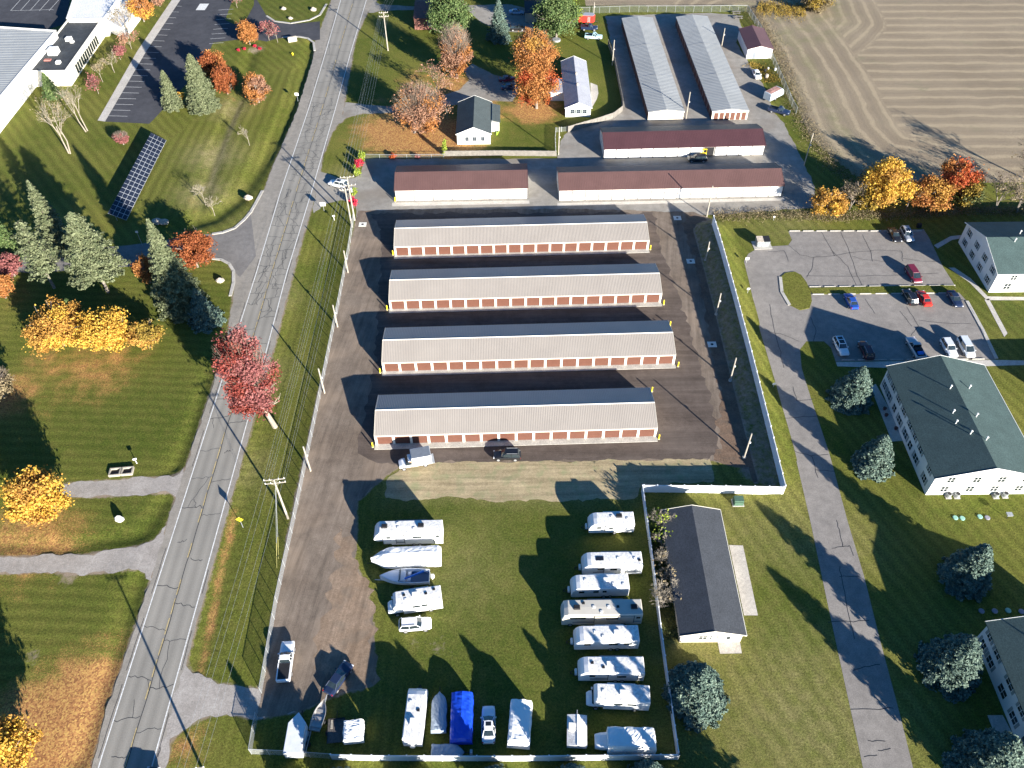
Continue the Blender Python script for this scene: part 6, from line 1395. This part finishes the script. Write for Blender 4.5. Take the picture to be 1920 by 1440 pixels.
def fitbox(bb, base=None, h=None, low=None, cone=False, power=.7):
    import itertools
    dirs = [Vector((math.cos(a) * math.cos(e), math.sin(a) * math.cos(e), math.sin(e))) for a in np.linspace(0, 2 * PI, 16)[:-1] for e in (-1.2, -.7, -.3, 0, .3, .7, 1.2, 1.57)]
    def box(bx, by, R_, h_, z0_, lx):
        P = []
        if cone:
            for f in (0, .15, .35, .6, .85, 1):
                r_ = R_ * (1 - f) ** power; z = h_ * (.06 + .94 * f)
                P += [proj((bx + lx + r_ * math.cos(a), by + r_ * math.sin(a), z)) for a in np.linspace(0, 2 * PI, 14)[:-1]]
        else:
            zc, rz = (h_ + z0_) / 2, (h_ - z0_) / 2
            P = [proj((bx + lx + d.x * R_, by + d.y * R_, zc + d.z * rz)) for d in dirs]
        xs = [p[0] for p in P]; ys = [p[1] for p in P]; return np.array([min(xs), min(ys), max(xs), max(ys)])
    low = .1 if low is None else low
    if base: g = G(*base); bx, by = g.x, g.y
    else: g = G((bb[0] + bb[2]) / 2, bb[3] - 5); bx, by = g.x, g.y
    R_ = (bb[2] - bb[0]) / 2 / (FPX / (G((bb[0] + bb[2]) / 2, bb[3]) - Vector((0, 0, CAMH))).dot(FW))
    free_h = h is None; h_ = h or 8.0; z0_ = h_ * low; lx = 0.0
    p = np.array([bx, by, R_, h_, z0_, lx]); tgt = np.array(bb, float)
    idx = [2, 3, 4, 5] if base and not cone else ([2, 3, 5] if base else ([0, 1, 2, 3] if free_h and cone else [0, 1, 2]))
    for it in range(25):
        e = box(*p) - tgt; J = []
        for j in idx:
            q = p.copy(); q[j] += .01; J.append((box(*q) - tgt - e) / .01)
        J = np.array(J).T; dp = np.linalg.lstsq(J.T @ J + .5 * np.eye(len(idx)), -J.T @ e, rcond=None)[0]
        for k_, j in enumerate(idx): p[j] += max(-2, min(2, dp[k_]))
        p[3] = max(2.5, min(24, p[3])); p[2] = max(.8, p[2])
        if not base and not cone: p[4] = p[3] * low
        p[4] = max(.04 * p[3], min(p[4], p[3] * .55))
    return p
FITLOG = []
def tree(base, bbox=None, width=None, label='', leaf=None, n=4500, kind='round', cat='tree', bark=BARK, seed=None, h=None, leaf2=None, f2=.0, trunk=.22, name=None, size=.2, group=None, bare_top=0, clumps=60, lowfrac=.14, squash=1.0, twigs=260):
    lx = 0
    if bbox and len(bbox) == 2: h = h or hgt(base, bbox); bbox = None
    if bbox:
        p = fitbox(bbox, base, h if not base else None, lowfrac); g = Vector((p[0], p[1], 0)); R, h, z0, lx = p[2] * 1.0, p[3], p[4], p[5]; FITLOG.append((label[:30], [round(float(v), 1) for v in p]))
    else: g = G(*base); R = width / 2; z0 = h * lowfrac
    key = bbox or base
    rs = seed if seed is not None else int(abs(key[0]) * 13 + abs(key[1]) * 7); rng = np.random.default_rng(rs); rp = random.Random(rs)
    t = thing(name or ('maple_tree' if kind == 'round' else 'tree'), label, cat, g, 0, group)
    zc = (z0 + h) / 2; rz = (h - z0) / 2
    mb = MB(); r0 = max(.14, min(.42, h * .022)) * trunk / .22
    mb.tube([(0, 0, -.1), (lx * .3, 0, z0), (lx * .8, rp.uniform(-.2, .2), h * .6), (lx, 0, h * .9)], [r0 * 1.25, r0, r0 * .6, .04], 8)
    k0 = len(mb.v); limbs(mb, z0, h * .93, R, 14, r0 * 1.3, rp)
    for i in range(k0, len(mb.v)): v = mb.v[i]; mb.v[i] = (v[0] + lx * min(1, v[2] / (h * .7)), v[1], v[2])
    mb.build('trunk', bark, t)
    K = clumps; dirs = rng.normal(size=(K, 3)); dirs /= np.linalg.norm(dirs, axis=1)[:, None]; rr_ = rng.uniform(.25, 1, K) ** .45
    lump = 1 + .14 * np.sin(dirs[:, 0] * 4 + rs) * np.cos(dirs[:, 1] * 5 + rs * .3) + rng.normal(0, .05, K)
    prof = 1.0 - (.12 * np.maximum(dirs[:, 2], 0) ** 1.5 if kind != 'cone' else .40 * np.maximum(dirs[:, 2], 0))
    cc = dirs * (rr_ * lump)[:, None] * .86; cc[:, 0] = cc[:, 0] * R * prof + lx; cc[:, 1] *= R * prof; cc[:, 2] = zc + cc[:, 2] * rz * squash
    cr_ = rng.uniform(.15, .28, K) * R; an = np.array([1, 1, max(.8, min(1.6, rz / R))])
    n = int(n * 2.0)
    ci = rng.integers(0, K, n); P3 = cc[ci] + rng.normal(size=(n, 3)) * (cr_[ci] * .55)[:, None] * an
    P3[:, 2] = np.clip(P3[:, 2], max(.1, z0 * .75), h + .3)
    if bare_top:
        f = (P3[:, 2] - z0) / (h - z0); keep = rng.uniform(size=n) > np.clip((f - (1 - bare_top)) / bare_top * 1.15, 0, .93); P3 = P3[keep]; n = len(P3)
    mats = [leaf] + ([leaf2] if leaf2 else []); mi = None
    if leaf2:
        s_ = np.sin(P3[:, 0] * .8 + rs) + np.sin(P3[:, 2] * .9 + P3[:, 1] * .5) + rng.normal(0, .5, n); mi = (s_ > np.quantile(s_, 1 - f2)).astype(int)
    out_ = P3 - np.array([lx, 0, zc]); out_ /= np.linalg.norm(out_, axis=1)[:, None] + 1e-6
    quads_mesh('crown', P3, rng.uniform(.6, 1.25, n) * size * .62, mats, t, nrm=out_ * .5, rng=rng, midx=mi)
    if bare_top or twigs > 300:
        tw = MB()
        for i in range(twigs):
            d_ = Vector(rng.normal(size=3)); d_.normalize(); d_.z = abs(d_.z) * .9 + .1; f = rp.uniform(.7, 1.02)
            q = Vector((lx, 0, zc - rz * .5)); e = Vector((lx + d_.x * R * f, d_.y * R * f, zc + d_.z * rz * f)); p_ = q.lerp(e, rp.uniform(.55, .8)); e = e + Vector((rp.gauss(0, .15), rp.gauss(0, .15), rp.uniform(0, .3))); tw.tube([p_, e], [.03, .012], 3, cap=False)
        tw.build('twigs', TWIG, t)
    return t
def bare(base, top, width, label, n=500, bark=BARKL, seed=None, h=None, trunks=1, leafm=None, nl=0, name='bare_tree', spread=1.0, cat='tree', group=None, tw=.028):
    g = G(*base); h = h or hgt(base, top); R = width / 2; rs = seed if seed is not None else int(base[0] * 3 + base[1] * 17); rp = random.Random(rs)
    t = thing(name, label, cat, g, 0, group); mb = MB(); twm = MB(); tips = []
    def grow(p, d, L_, r, lv):
        q = p + d * L_; mid = (p + q) / 2 + Vector((rp.gauss(0, .04), rp.gauss(0, .04), 0)) * L_
        (mb if lv < 2 else twm).tube([p, mid, q], [r, r * .8, r * .6], 6 if lv == 0 else (4 if lv < 2 else 3), cap=False)
        tips.append(q)
        if lv >= 4: return
        for _ in range(3 if lv < 1 else 4 if lv < 3 else 3):
            nd = (d + Vector((rp.gauss(0, .55 * spread), rp.gauss(0, .55 * spread), rp.gauss(.06, .25)))).normalized(); f = rp.uniform(.5, 1)
            grow(p + (q - p) * f, nd, L_ * rp.uniform(.55, .78), max(tw * .5, r * .5), lv + 1)
    for k_ in range(trunks):
        lean = Vector((rp.gauss(0, .12), rp.gauss(0, .12), 1)).normalized() if trunks > 1 else Vector((0, 0, 1))
        off = Vector((rp.gauss(0, .15), rp.gauss(0, .15), 0)) * (trunks > 1)
        grow(off, lean, h * .34, max(.07, h * .013), 0)
    # scale to fit height/width
    zm = max(v[2] for v in twm.v); xm = sorted(max(abs(v[0]), abs(v[1])) for v in twm.v)[int(len(twm.v) * .97)]
    sx, sz = R / xm, h / zm
    for m_ in (mb, twm): m_.v = [(v[0] * (1 + (sx - 1) * min(1, v[2] / (h * .4))), v[1] * (1 + (sx - 1) * min(1, v[2] / (h * .4))), v[2] * sz) for v in m_.v]
    mb.build('trunk', bark, t); twm.build('branches', TWIG if bark is not BARKL else bark, t)
    if nl:
        rng = np.random.default_rng(rs); T_ = np.array([(q.x * sx, q.y * sx, q.z * sz) for q in tips if q.z > h * .3]); C = T_[rng.integers(0, len(T_), nl)] + rng.normal(size=(nl, 3)) * .4
        quads_mesh('crown', C, .13, leafm, t, rng=rng)
    return t
def spruce(base, top, width, label, m=N_BLUE, seed=None, h=None, bbox=None, dens=1.0, lowz=.04, power=.85, gap=0, name='spruce_tree', group=None, size=.17, droop=.25, var=.78):
    if bbox: p = fitbox(bbox, base, h, None, True, power); g = Vector((p[0] + p[5], p[1], 0)); h, R = p[3], p[2] * .97; FITLOG.append((label[:30], [round(float(v), 1) for v in p]))
    else: g = G(*base); R = width / 2
    key = bbox or base; rs = seed if seed is not None else int(abs(key[0]) * 11 + abs(key[1]) * 5); rng = np.random.default_rng(rs)
    t = thing(name, label, 'tree', g, 0, group); mb = MB(); r0 = max(.16, h * .018); mb.tube([(0, 0, 0), (0, 0, h * .5), (0, 0, h * .97)], [r0, r0 * .6, .03], 8); 
    Cs, Ss, Ns = [], [], []
    nb = int((70 + h * 9) * dens); 
    for i in range(nb):
        f = (i + rng.uniform(0, 1)) / nb; z = h * (lowz + (1 - lowz) * f ** 1.25)
        q = (z / h - lowz) / (1 - lowz); Lb = R * (1 - q) ** power * rng.uniform(var, 1.08) + .12
        a = i * 2.39996 + rng.uniform(-.3, .3); n_ = int(10 + Lb * 16 * dens)
        s_ = rng.uniform(0.12, 1, n_) ** .8; wid = Lb * .17 * np.sin(np.clip(s_, 0, 1) * PI * .9 + .15) + .06
        lat = rng.normal(0, 1, n_) * wid * .8; rad_ = s_ * Lb
        zz_ = z - droop * rad_ * (1 - .35 * s_) + rng.normal(0, .05, n_) + .04 * Lb * s_ ** 3
        x = math.cos(a) * rad_ - math.sin(a) * lat; y = math.sin(a) * rad_ + math.cos(a) * lat
        Cs.append(np.stack([x, y, zz_], 1)); Ss.append(np.full(n_, size) * rng.uniform(.6, 1.2, n_)); Ns.append(np.tile([math.cos(a) * .5, math.sin(a) * .5, 1.0], (n_, 1)))
        if i % 3 == 0 and Lb > .8: mb.tube([(0, 0, z), (math.cos(a) * Lb * .8, math.sin(a) * Lb * .8, z - droop * Lb * .6)], [.05, .02], 4, cap=False)
    C = np.concatenate(Cs); C[:, 2] = np.maximum(C[:, 2], .15)
    mb.build('trunk', BARK, t)
    quads_mesh('crown', C, np.concatenate(Ss), m, t, nrm=np.concatenate(Ns) * 1.1, rng=rng, aspect=.55)
    return t
def bush(px, py, w_, h, label, m, n=500, name='bush', size=.12, cat='bush', m2=None, f2=.3, group=None, tall=False):
    g = G(px, py); rng = np.random.default_rng(int(px * 5 + py)); t = thing(name, label, cat, g, 0, group)
    K = 14; d = rng.normal(size=(K, 3)); d /= np.linalg.norm(d, axis=1)[:, None]; cc = d * np.array([w_ / 2, w_ / 2, h / 2]) * rng.uniform(.3, .8, K)[:, None]
    if tall: cc[:, :2] *= np.clip(1 - (cc[:, 2:3] / h + .5) * .6, .2, 1)
    cc[:, 2] += h / 2; ci = rng.integers(0, K, n); P3 = cc[ci] + rng.normal(size=(n, 3)) * np.array([w_ * .12, w_ * .12, h * .10]); P3[:, 2] = np.maximum(P3[:, 2], .05)
    mi = (rng.uniform(size=n) < f2).astype(int) if m2 else None
    quads_mesh('foliage', P3, rng.uniform(.6, 1.2, n) * size, [m, m2] if m2 else m, t, rng=rng, midx=mi)
    mb = MB()
    for k_ in range(5): mb.tube([(0, 0, 0), tuple(cc[k_])], [.05, .02], 4, cap=False)
    mb.build('stems', TWIG, t); return t
# --- left of the road
tree((516, 800), (397, 603, 518, 787), None, 'large crimson tree leaning over the road beside the verge', L_RED, 12000, leaf2=L_ROSE, f2=.45, clumps=120, lowfrac=.30, trunk=.2, bark=BARKL, twigs=320, size=.20)
tree(None, (52, 556, 150, 674), None, 'wide gold orange tree, left part of the yellow group on the left lawn', L_GOLD, 8000, clumps=90, h=8.5, lowfrac=.1, leaf2=L_YEL, f2=.25)
tree(None, (140, 566, 250, 668), None, 'brightest yellow tree in the middle of the yellow group on the left lawn', L_YEL, 8000, clumps=80, h=8.5, lowfrac=.1)
tree(None, (238, 588, 302, 668), None, 'olive and gold tree at the right end of the yellow group on the left lawn', L_OLIVE, 4500, clumps=50, h=6.2, lowfrac=.1, leaf2=L_GOLD, f2=.45)
tree(None, (84, 552, 152, 620), None, 'orange tree at the back of the yellow group on the left lawn', L_GOLD, 3500, clumps=45, h=8.5, lowfrac=.2)
tree(None, (2, 868, 123, 994), None, 'bright yellow maple at the left end of the upper gravel drive', L_YEL, 9500, clumps=85, h=10.5, lowfrac=.14, leaf2=L_GOLD, f2=.3)
tree(None, (-60, 1338, 64, 1480), None, 'yellow maple cut by the lower left corner over orange fallen leaves', L_GOLD, 6500, clumps=60, h=10, leaf2=L_YEL, f2=.35)
tree((-70, 900), (-80, 760), 12, 'big leafy tree mostly out of frame at the left, casting a dark lawn shadow', L_OLIVE, 5000, h=13)
tree((-60, 1290), (-80, 1150), 8, 'tree out of frame at the lower left casting a narrow shadow', L_DARK, 3500, h=13)
tree((8, 745), (0, 660), 6.5, 'sparse tan tree at the left edge below the yellow group', L_STRAW, 1800, h=7, clumps=40, bare_top=.6, twigs=350)
spruce((203, 548), None, 12.2, 'broad pale green pine in the middle of the left tree row', N_PALE, h=20, dens=1.25, lowz=.28, power=.55, name='pine_tree', size=.21, droop=.06, var=.45)
spruce((102, 540), None, 9.4, 'ragged pale green pine at the left of the tree row, white trunk showing', N_PALE, h=17, dens=.62, lowz=.30, power=.5, name='pine_tree', size=.22, droop=-.05, var=.4)
spruce((116, 466), None, 8.0, 'dark spruce in tree shade with only its tip sunlit, above the ragged pine', N_PALE, h=17.5, dens=1.1, power=.8, droop=.2)
spruce((343, 577), None, 11.4, 'tall pale blue spruce beside the side road junction', N_PALE, h=22, dens=1.5, size=.19, power=.9, var=.65)
spruce((388, 603), None, 7.5, 'dark shaded spruce right of the tall pale spruce', N_BLUE, h=8.5, dens=1.2)
tree(None, (315, 427, 401, 508), None, 'rust red round tree behind the pale spruce at the junction', L_RUST, 5500, h=8.5, clumps=60, lowfrac=.12)
tree(None, (250, 470, 291, 536), None, 'small orange tree left of the tall pale spruce', L_ORA, 2600, h=7, clumps=35, lowfrac=.1)
tree(None, (-15, 474, 46, 518), None, 'plum coloured tree at the left edge by the side road', L_ROSE, 2600, h=5.5)
tree(None, (-30, 510, 24, 560), None, 'orange tree cut by the left edge below the plum coloured tree', L_ORA, 2600, h=6)
for bx_, tx_, w_, hh_ in (((40, 600), 0, 8, 10), ((-10, 420), 0, 9, 14), ((60, 690), 0, 5, 6)): pass
spruce((20, 480), (0, 380), 8, 'dark spruce in deep shade at the left edge of the tree row', N_GREEN, h=14)
spruce((150, 610), (140, 540), 6.5, 'dark shaded spruce between the pines and the yellow group', N_GREEN, h=7)
bare((131, 288), (70, 160), 8.5, 'tall bare twin trunk tree with tan twigs on the upper left lawn', h=16, trunks=2, leafm=L_STRAW, nl=200)
bare((164, 246), (120, 130), 7.5, 'tall bare tree behind the twin trunk one, near the car park kerb', h=14, trunks=2, leafm=L_STRAW, nl=60)
spruce((100, 182), (75, 140), 6, 'dark pine against the wall of the black roofed office', N_GREEN, h=7)
tree((232, 271), (224, 240), 4.2, 'small rose pink tree above the solar array', L_ROSE, 1300, h=3.6, size=.15, twigs=320, clumps=30)
for b, t_, w_, lf, nl_, lb in (((185, 176), (172, 143), 4.2, L_ROSE, 500, 'small rose tinged tree, lowest of the row along the office car park'), ((193, 154), (186, 118), 4.5, L_STRAW, 200, 'bare grey ornamental tree, second from the bottom of the office row'), ((215, 136), (205, 100), 4.8, L_STRAW, 150, 'bare grey ornamental tree, third from the bottom of the office row'), ((226, 112), (222, 82), 3.8, L_ROSE, 900, 'small rosy leafed tree, fourth in the office row'), ((247, 92), (240, 60), 4.8, L_PINK, 600, 'bare pinkish tree, top of the office row below the birches'),
                             ((505, 76), (499, 42), 4.6, L_ROSE, 500, 'left small magenta twiggy tree at the office entrance bed'), ((521, 80), (519, 43), 4.8, L_ROSE, 300, 'right small pink bare tree at the office entrance bed'), ((468, 273), (460, 238), 4.0, L_STRAW, 0, 'small bare tree standing in the grassy ditch beside the road'), ((403, 405), (397, 368), 4.2, L_STRAW, 0, 'pale bare tree at the lower end of the ditch by the boulder'), ((386, 385), (378, 345), 4.2, L_STRAW, 0, 'bare twiggy tree just up the ditch from the pale one'), ((445, 15), (450, 0), 3.5, L_ROSE, 100, 'small bare tree on the grass strip at the top')):
    bare(b, t_, w_, lb, h=max(4.5, hgt(b, t_)), leafm=lf, nl=nl_, name='ornamental_tree', spread=1.2)
bare((240, 72), (212, 5), 6.5, 'tall bare birch clump beside the office wing', h=11, trunks=3, leafm=L_STRAW, nl=200)
tree(None, (235, -12, 287, 38), None, 'orange and yellow tree at the top beside the birches', L_ORA, 3800, leaf2=L_YEL, f2=.4, h=8)
tree((300, 12), (298, -8), 4.5, 'small faded pink tree at the top kerb', L_PINK, 900, h=4)
spruce(None, None, None, 'smaller green spruce left of the large pale one', N_PALE, dens=1.2, power=.7, bbox=(300, 132, 347, 209)); bush(341, 190, 1.8, 3.0, 'small bright yellow sapling between the two spruces', L_YEL, 400, size=.14)
spruce(None, None, None, 'large pale green spruce between the car park and orange trees', N_PALE, dens=1.7, power=.62, bbox=(346, 101, 416, 214))
tree(None, (370, 90, 424, 145), None, 'rust orange tree behind the large pale spruce', L_RUST, 4200, h=8.5, leaf2=L_ORA, f2=.3, lowfrac=.08); tree(None, (394, 112, 443, 180), None, 'rust orange tree right of the large pale spruce', L_RUST, 4200, h=8.5, lowfrac=.08)
tree(None, (453, 134, 504, 194), None, 'round salmon orange tree at the upper end of the ditch', L_PINK, 4500, h=8, leaf2=L_ORA, f2=.5, lowfrac=.08)
tree(None, (442, 36, 484, 85), None, 'bright orange tree at the top beside the office entrance', L_ORA, 4200, h=7, lowfrac=.08)
for px, py in ((448, 95), (459, 93), (478, 88), (488, 92)): bush(px, py, 1.2, .6, 'low red shrub in the dark mulch bed at the office entrance', L_BUSHR, 160, size=.1, group='red shrubs in the mulch bed')
# --- top centre
tree((857, 146), (820, 38, 887, 142), None, 'egg shaped salmon tree with bare brown top, left of the green pine shade', L_PINK, 7000, bare_top=.6, clumps=70, lowfrac=.12, twigs=700, leaf2=L_ORA, f2=.3, kind='cone')
tree(None, (798, -34, 884, 80), None, 'broad bright green pine at the top beside the brick house', N_GREEN, 8000, clumps=120, name='pine_tree', kind='cone', size=.24, h=14, lowfrac=.08)
tree((777, 249), (734, 148, 832, 249), None, 'broad copper tree over orange fallen leaves left of the white cottage', L_PINK, 9000, bare_top=.5, clumps=90, lowfrac=.14, twigs=900, leaf2=L_ORA, f2=.3)
bare((821, 186), (812, 118), 12, 'wide bare tree behind the copper tree', h=9.5, leafm=L_PINK, nl=500, bark=BARK, tw=.035)
bare((838, 222), (836, 178), 7, 'low bare tree between the copper tree and the cottage', h=6, leafm=L_PINK, nl=100, bark=BARK)
spruce(None, None, None, 'grey green spruce at the top left of the orange maples', N_BLUE, h=12.5, dens=1.3, bbox=(911, -8, 961, 84))
tree(None, (956, 46, 1046, 140), None, 'broad orange tan maple behind the front orange maple', L_ORA, 8500, h=13, clumps=90, lowfrac=.14, leaf2=L_GOLD, f2=.35, twigs=380)
tree((1006, 203), (967, 96, 1045, 200), None, 'bright orange maple left of the ranch house', L_ORA, 9000, clumps=80, lowfrac=.12, kind='cone', leaf2=L_FIRE, f2=.18)
tree(None, (1000, -34, 1090, 78), None, 'green pine with yellow green right side at the top behind the red trailer', N_GREEN, 8000, clumps=120, name='pine_tree', kind='cone', size=.24, h=14, lowfrac=.08); tree((1068, 50), (1062, 0), 7, 'yellow green leafy tree behind the top green pine', L_LIME, 2800, h=8)
tree((985, 12), (985, -60), 10, 'dark leafy tree beyond the top edge over shaded cars', L_DARK, 3500, h=12); tree((760, -10), (755, -80), 9, 'leafy tree just beyond the top edge left of the brick house', L_DARK, 2800, h=11); spruce((905, -10), (900, -80), 8, 'dark spruce just beyond the top edge', N_GREEN, h=13)
bush(834, 291, 1.5, 4.4, 'narrow bright green arborvitae at the end of the board fence', L_LIME, 900, 'arborvitae', .12, tall=True)
for px, py, w_, h_, m_, lb in ((679, 300, 1.9, 2.8, L_LIME, 'green conical shrub, topmost of the entrance bed'), (675, 314, 2.1, 2.4, L_BUSHR, 'crimson shrub in the middle of the entrance bed'), (671, 330, 1.8, 3.2, L_LIME, 'green conical shrub, lowest of the entrance bed'), (664, 368, 1.9, 2.2, L_LIME, 'green shrub between the paired utility poles and fence'), (664, 390, 2.0, 3.0, L_BUSHR, 'crimson shrub beside the thick utility pole'), (737, 296, 2.0, 1.4, L_FIRE, 'low red shrub above the short brown roofed block'), (783, 296, 1.4, .9, L_ROSE, 'tiny faded red shrub right of the low red one')): bush(px, py, w_, h_, lb, m_, 500)
# --- right side
tree(None, (1618, 286, 1712, 396), None, 'tall bright yellow tree at the field edge', L_YEL, 8500, h=12, clumps=80, lowfrac=.1, leaf2=L_GOLD, f2=.25)
tree(None, (1758, 283, 1842, 380), None, 'scarlet topped tree at the field edge right of the yellow ones', L_FIRE, 5500, h=10, clumps=60, leaf2=L_ORA, f2=.25, lowfrac=.08)
tree(None, (1702, 325, 1784, 402), None, 'orange yellow tree between the yellow and the scarlet trees', L_GOLD, 6000, h=8.0, leaf2=L_ORA, f2=.4, lowfrac=.06)
tree(None, (1788, 320, 1848, 396), None, 'olive green tree below the scarlet topped tree', L_OLIVE, 3600, h=7, lowfrac=.05, leaf2=L_DARK, f2=.4)
tree(None, (1520, 345, 1590, 413), None, 'small yellow orange tree at the left end of the hedge row', L_GOLD, 3600, h=6.8, lowfrac=.05, leaf2=L_YEL, f2=.3)
tree(None, (1605, 345, 1655, 400), None, 'olive bushy tree left under the tall yellow tree', L_OLIVE, 1800, h=5, lowfrac=.05)
for b, w_, hh_, lb in (((1592, 395), 7, 8, 'bare grey tree between the small and tall yellow trees'), ((1612, 372), 6, 7, 'bare grey tree with fine twigs behind the first one at the field edge'), ((1700, 395), 6, 7, 'bare grey tree right under the tall yellow tree'), ((1868, 392), 8, 8.5, 'bare grey tree right of the olive tree at the field edge'), ((1905, 398), 9, 9.5, 'bare grey tree nearest the right edge above the apartment roof'), ((1950, 380), 9, 10, 'bare tree out of frame right shading the field'), ((1930, 340), 10, 11, 'second bare tree out of frame right behind the first')): bare(b, None, w_, lb, h=hh_, bark=BARK, trunks=2, tw=.04, leafm=L_STRAW, nl=250)
rh = random.Random(3)
def weeds(name, pts, wd, n, label, hmax=1.2, m=L_STRAW, kind='stuff', size=.14):
    q = pxpoly(pts); C = []; rng = np.random.default_rng(len(pts) * 7 + n)
    seg = [(a, b, (b - a).length) for a, b in zip(q[:-1], q[1:])]; tot = sum(s_[2] for s_ in seg)
    for a, b, L_ in seg:
        k_ = int(n * L_ / tot); f = rng.uniform(size=k_); d = (b - a).normalized(); e = np.array([-d.y, d.x]); off = rng.normal(0, wd / 2, k_)
        X_ = a.x + (b.x - a.x) * f + e[0] * off; Y_ = a.y + (b.y - a.y) * f + e[1] * off; hh = hmax * (.35 + .65 * np.abs(np.sin(X_ * .7) * np.cos(Y_ * .5))); C.append(np.stack([X_, Y_, rng.uniform(0, 1, k_) * hh + .03], 1))
    o = quads_mesh(name, np.concatenate(C), rng.uniform(.5, 1.3, sum(len(c_) for c_ in C)) * size, m, None, rng=rng); setp(o, label, 'weeds', None, kind)
weeds('weedy_hedge', [(1338, 406), (1420, 405), (1500, 404), (1560, 408), (1640, 404), (1700, 404), (1780, 398), (1850, 396), (1925, 398)], 2.0, 12000, 'strip of tall dry weeds along the hedge row above the car park', 1.0, size=.07)
weeds('field_weeds', [(1408, 14), (1440, 62), (1462, 110), (1480, 160), (1500, 215), (1530, 268), (1570, 320), (1620, 350)], 3.2, 12000, 'band of dry weeds between the wire fence and the crop field', .45, size=.07)
weeds('field_brush', [(1420, 14), (1450, 18), (1480, 20), (1510, 22)], 6, 5000, 'patch of dark rough brush at the top left corner of the field', 1.0, L_OLIVE, size=.09)
weeds('shed_weeds', [(1405, 118), (1425, 128), (1440, 140), (1450, 155)], 3, 1500, 'dull weeds around the junk below the shed', .5, L_OLIVE, size=.08)
weeds('fence_weeds', [(1262, 1200), (1255, 1170), (1250, 1120), (1240, 1050), (1232, 990)], 1.8, 2600, 'low rough weeds between the white fence and the cream building', .6, L_DARK, size=.08)
tree(None, (1500, -25, 1562, 28), None, 'round brown bushy tree at the top edge of the field', L_STRAW, 4500, h=5.5, lowfrac=.04, leaf2=L_OLIVE, f2=.3)
for (px, py), w_, hh_, nl_, lb in (((1236, 992), 3.6, 4.2, 90, 'shrub with a few yellow leaves, topmost beside the cream building'), ((1241, 1028), 3.4, 3.8, 80, 'thin branched shrub, second down beside the cream building'), ((1238, 1060), 3.2, 4.2, 20, 'bare pinkish shrub, third down beside the cream building'), ((1247, 1088), 3.0, 3.6, 60, 'sparse shrub, fourth down beside the cream building'), ((1240, 1135), 4.0, 4.8, 15, 'bare spreading shrub, lowest beside the cream building'), ((1262, 1122), 3.2, 4.0, 10, 'bare shrub tight against the cream building wall')): bare((px, py), None, w_, lb, h=hh_, bark=BARKL, trunks=3, leafm=L_LIME if nl_ > 70 else L_STRAW, nl=nl_, name='bare_shrub', spread=1.3, cat='shrub', tw=.035)
spruce(None, None, None, 'blue spruce beside the shaded car park pavement, topmost by the drive', N_BLUE, h=8.6, dens=1.7, power=.7, bbox=(1551, 684, 1639, 783))
spruce(None, None, None, 'blue spruce left of the big apartment wall, second by the drive', N_BLUE, h=8.4, dens=1.7, power=.66, bbox=(1591, 817, 1677, 904))
spruce(None, None, None, 'blue spruce on the shaded lawn below the mint green lids', N_BLUE, h=9.6, dens=1.7, power=.66, bbox=(1753, 1021, 1865, 1127))
spruce(None, None, None, 'round blue spruce left of the shaded lower right apartment wall', N_BLUE, h=10.2, dens=1.7, power=.62, bbox=(1710, 1189, 1844, 1312))
spruce(None, None, None, 'blue spruce cut by the bottom edge in the lower right corner', N_BLUE, h=10.5, dens=1.7, power=.62, bbox=(1768, 1368, 1926, 1512))
spruce(None, None, None, 'large blue spruce overlapping the lower right end of the white fence', N_BLUE, h=9.0, dens=1.8, power=.62, bbox=(1237, 1239, 1367, 1372))
for (bx, by), w_, hh_, lb in (((640, 1484), 5.6, 7.0, 'blue spruce tip below the fence, leftmost at the bottom edge'), ((790, 1490), 5.6, 7.0, 'blue spruce tip at the bottom edge below the low covered boat'), ((930, 1484), 6.2, 7.2, 'blue spruce tip at the bottom edge below the white sedan'), ((1074, 1480), 6.2, 7.4, 'blue spruce tip at the bottom edge below the folding camper'), ((1212, 1474), 6.2, 7.6, 'blue spruce tip at the bottom edge below the covered camper van')): spruce((bx, by), None, w_, lb, N_BLUE, h=hh_, dens=1.4, power=.7)
spruce((1400, 1560), None, 7, 'spruce below the frame right of the fence corner', N_BLUE, h=12); spruce((1530, 1660), None, 8, 'spruce below the frame beside the apartment drive', N_BLUE, h=13); spruce((1290, 1500), None, 5, 'small spruce just below the frame near the fence corner', N_BLUE, h=6); spruce((560, 1500), None, 5, 'small spruce below the frame by the left fence corner', N_BLUE, h=6.5)
if __import__('os').environ.get('FITLOG'): print('\n'.join(map(str, FITLOG)))
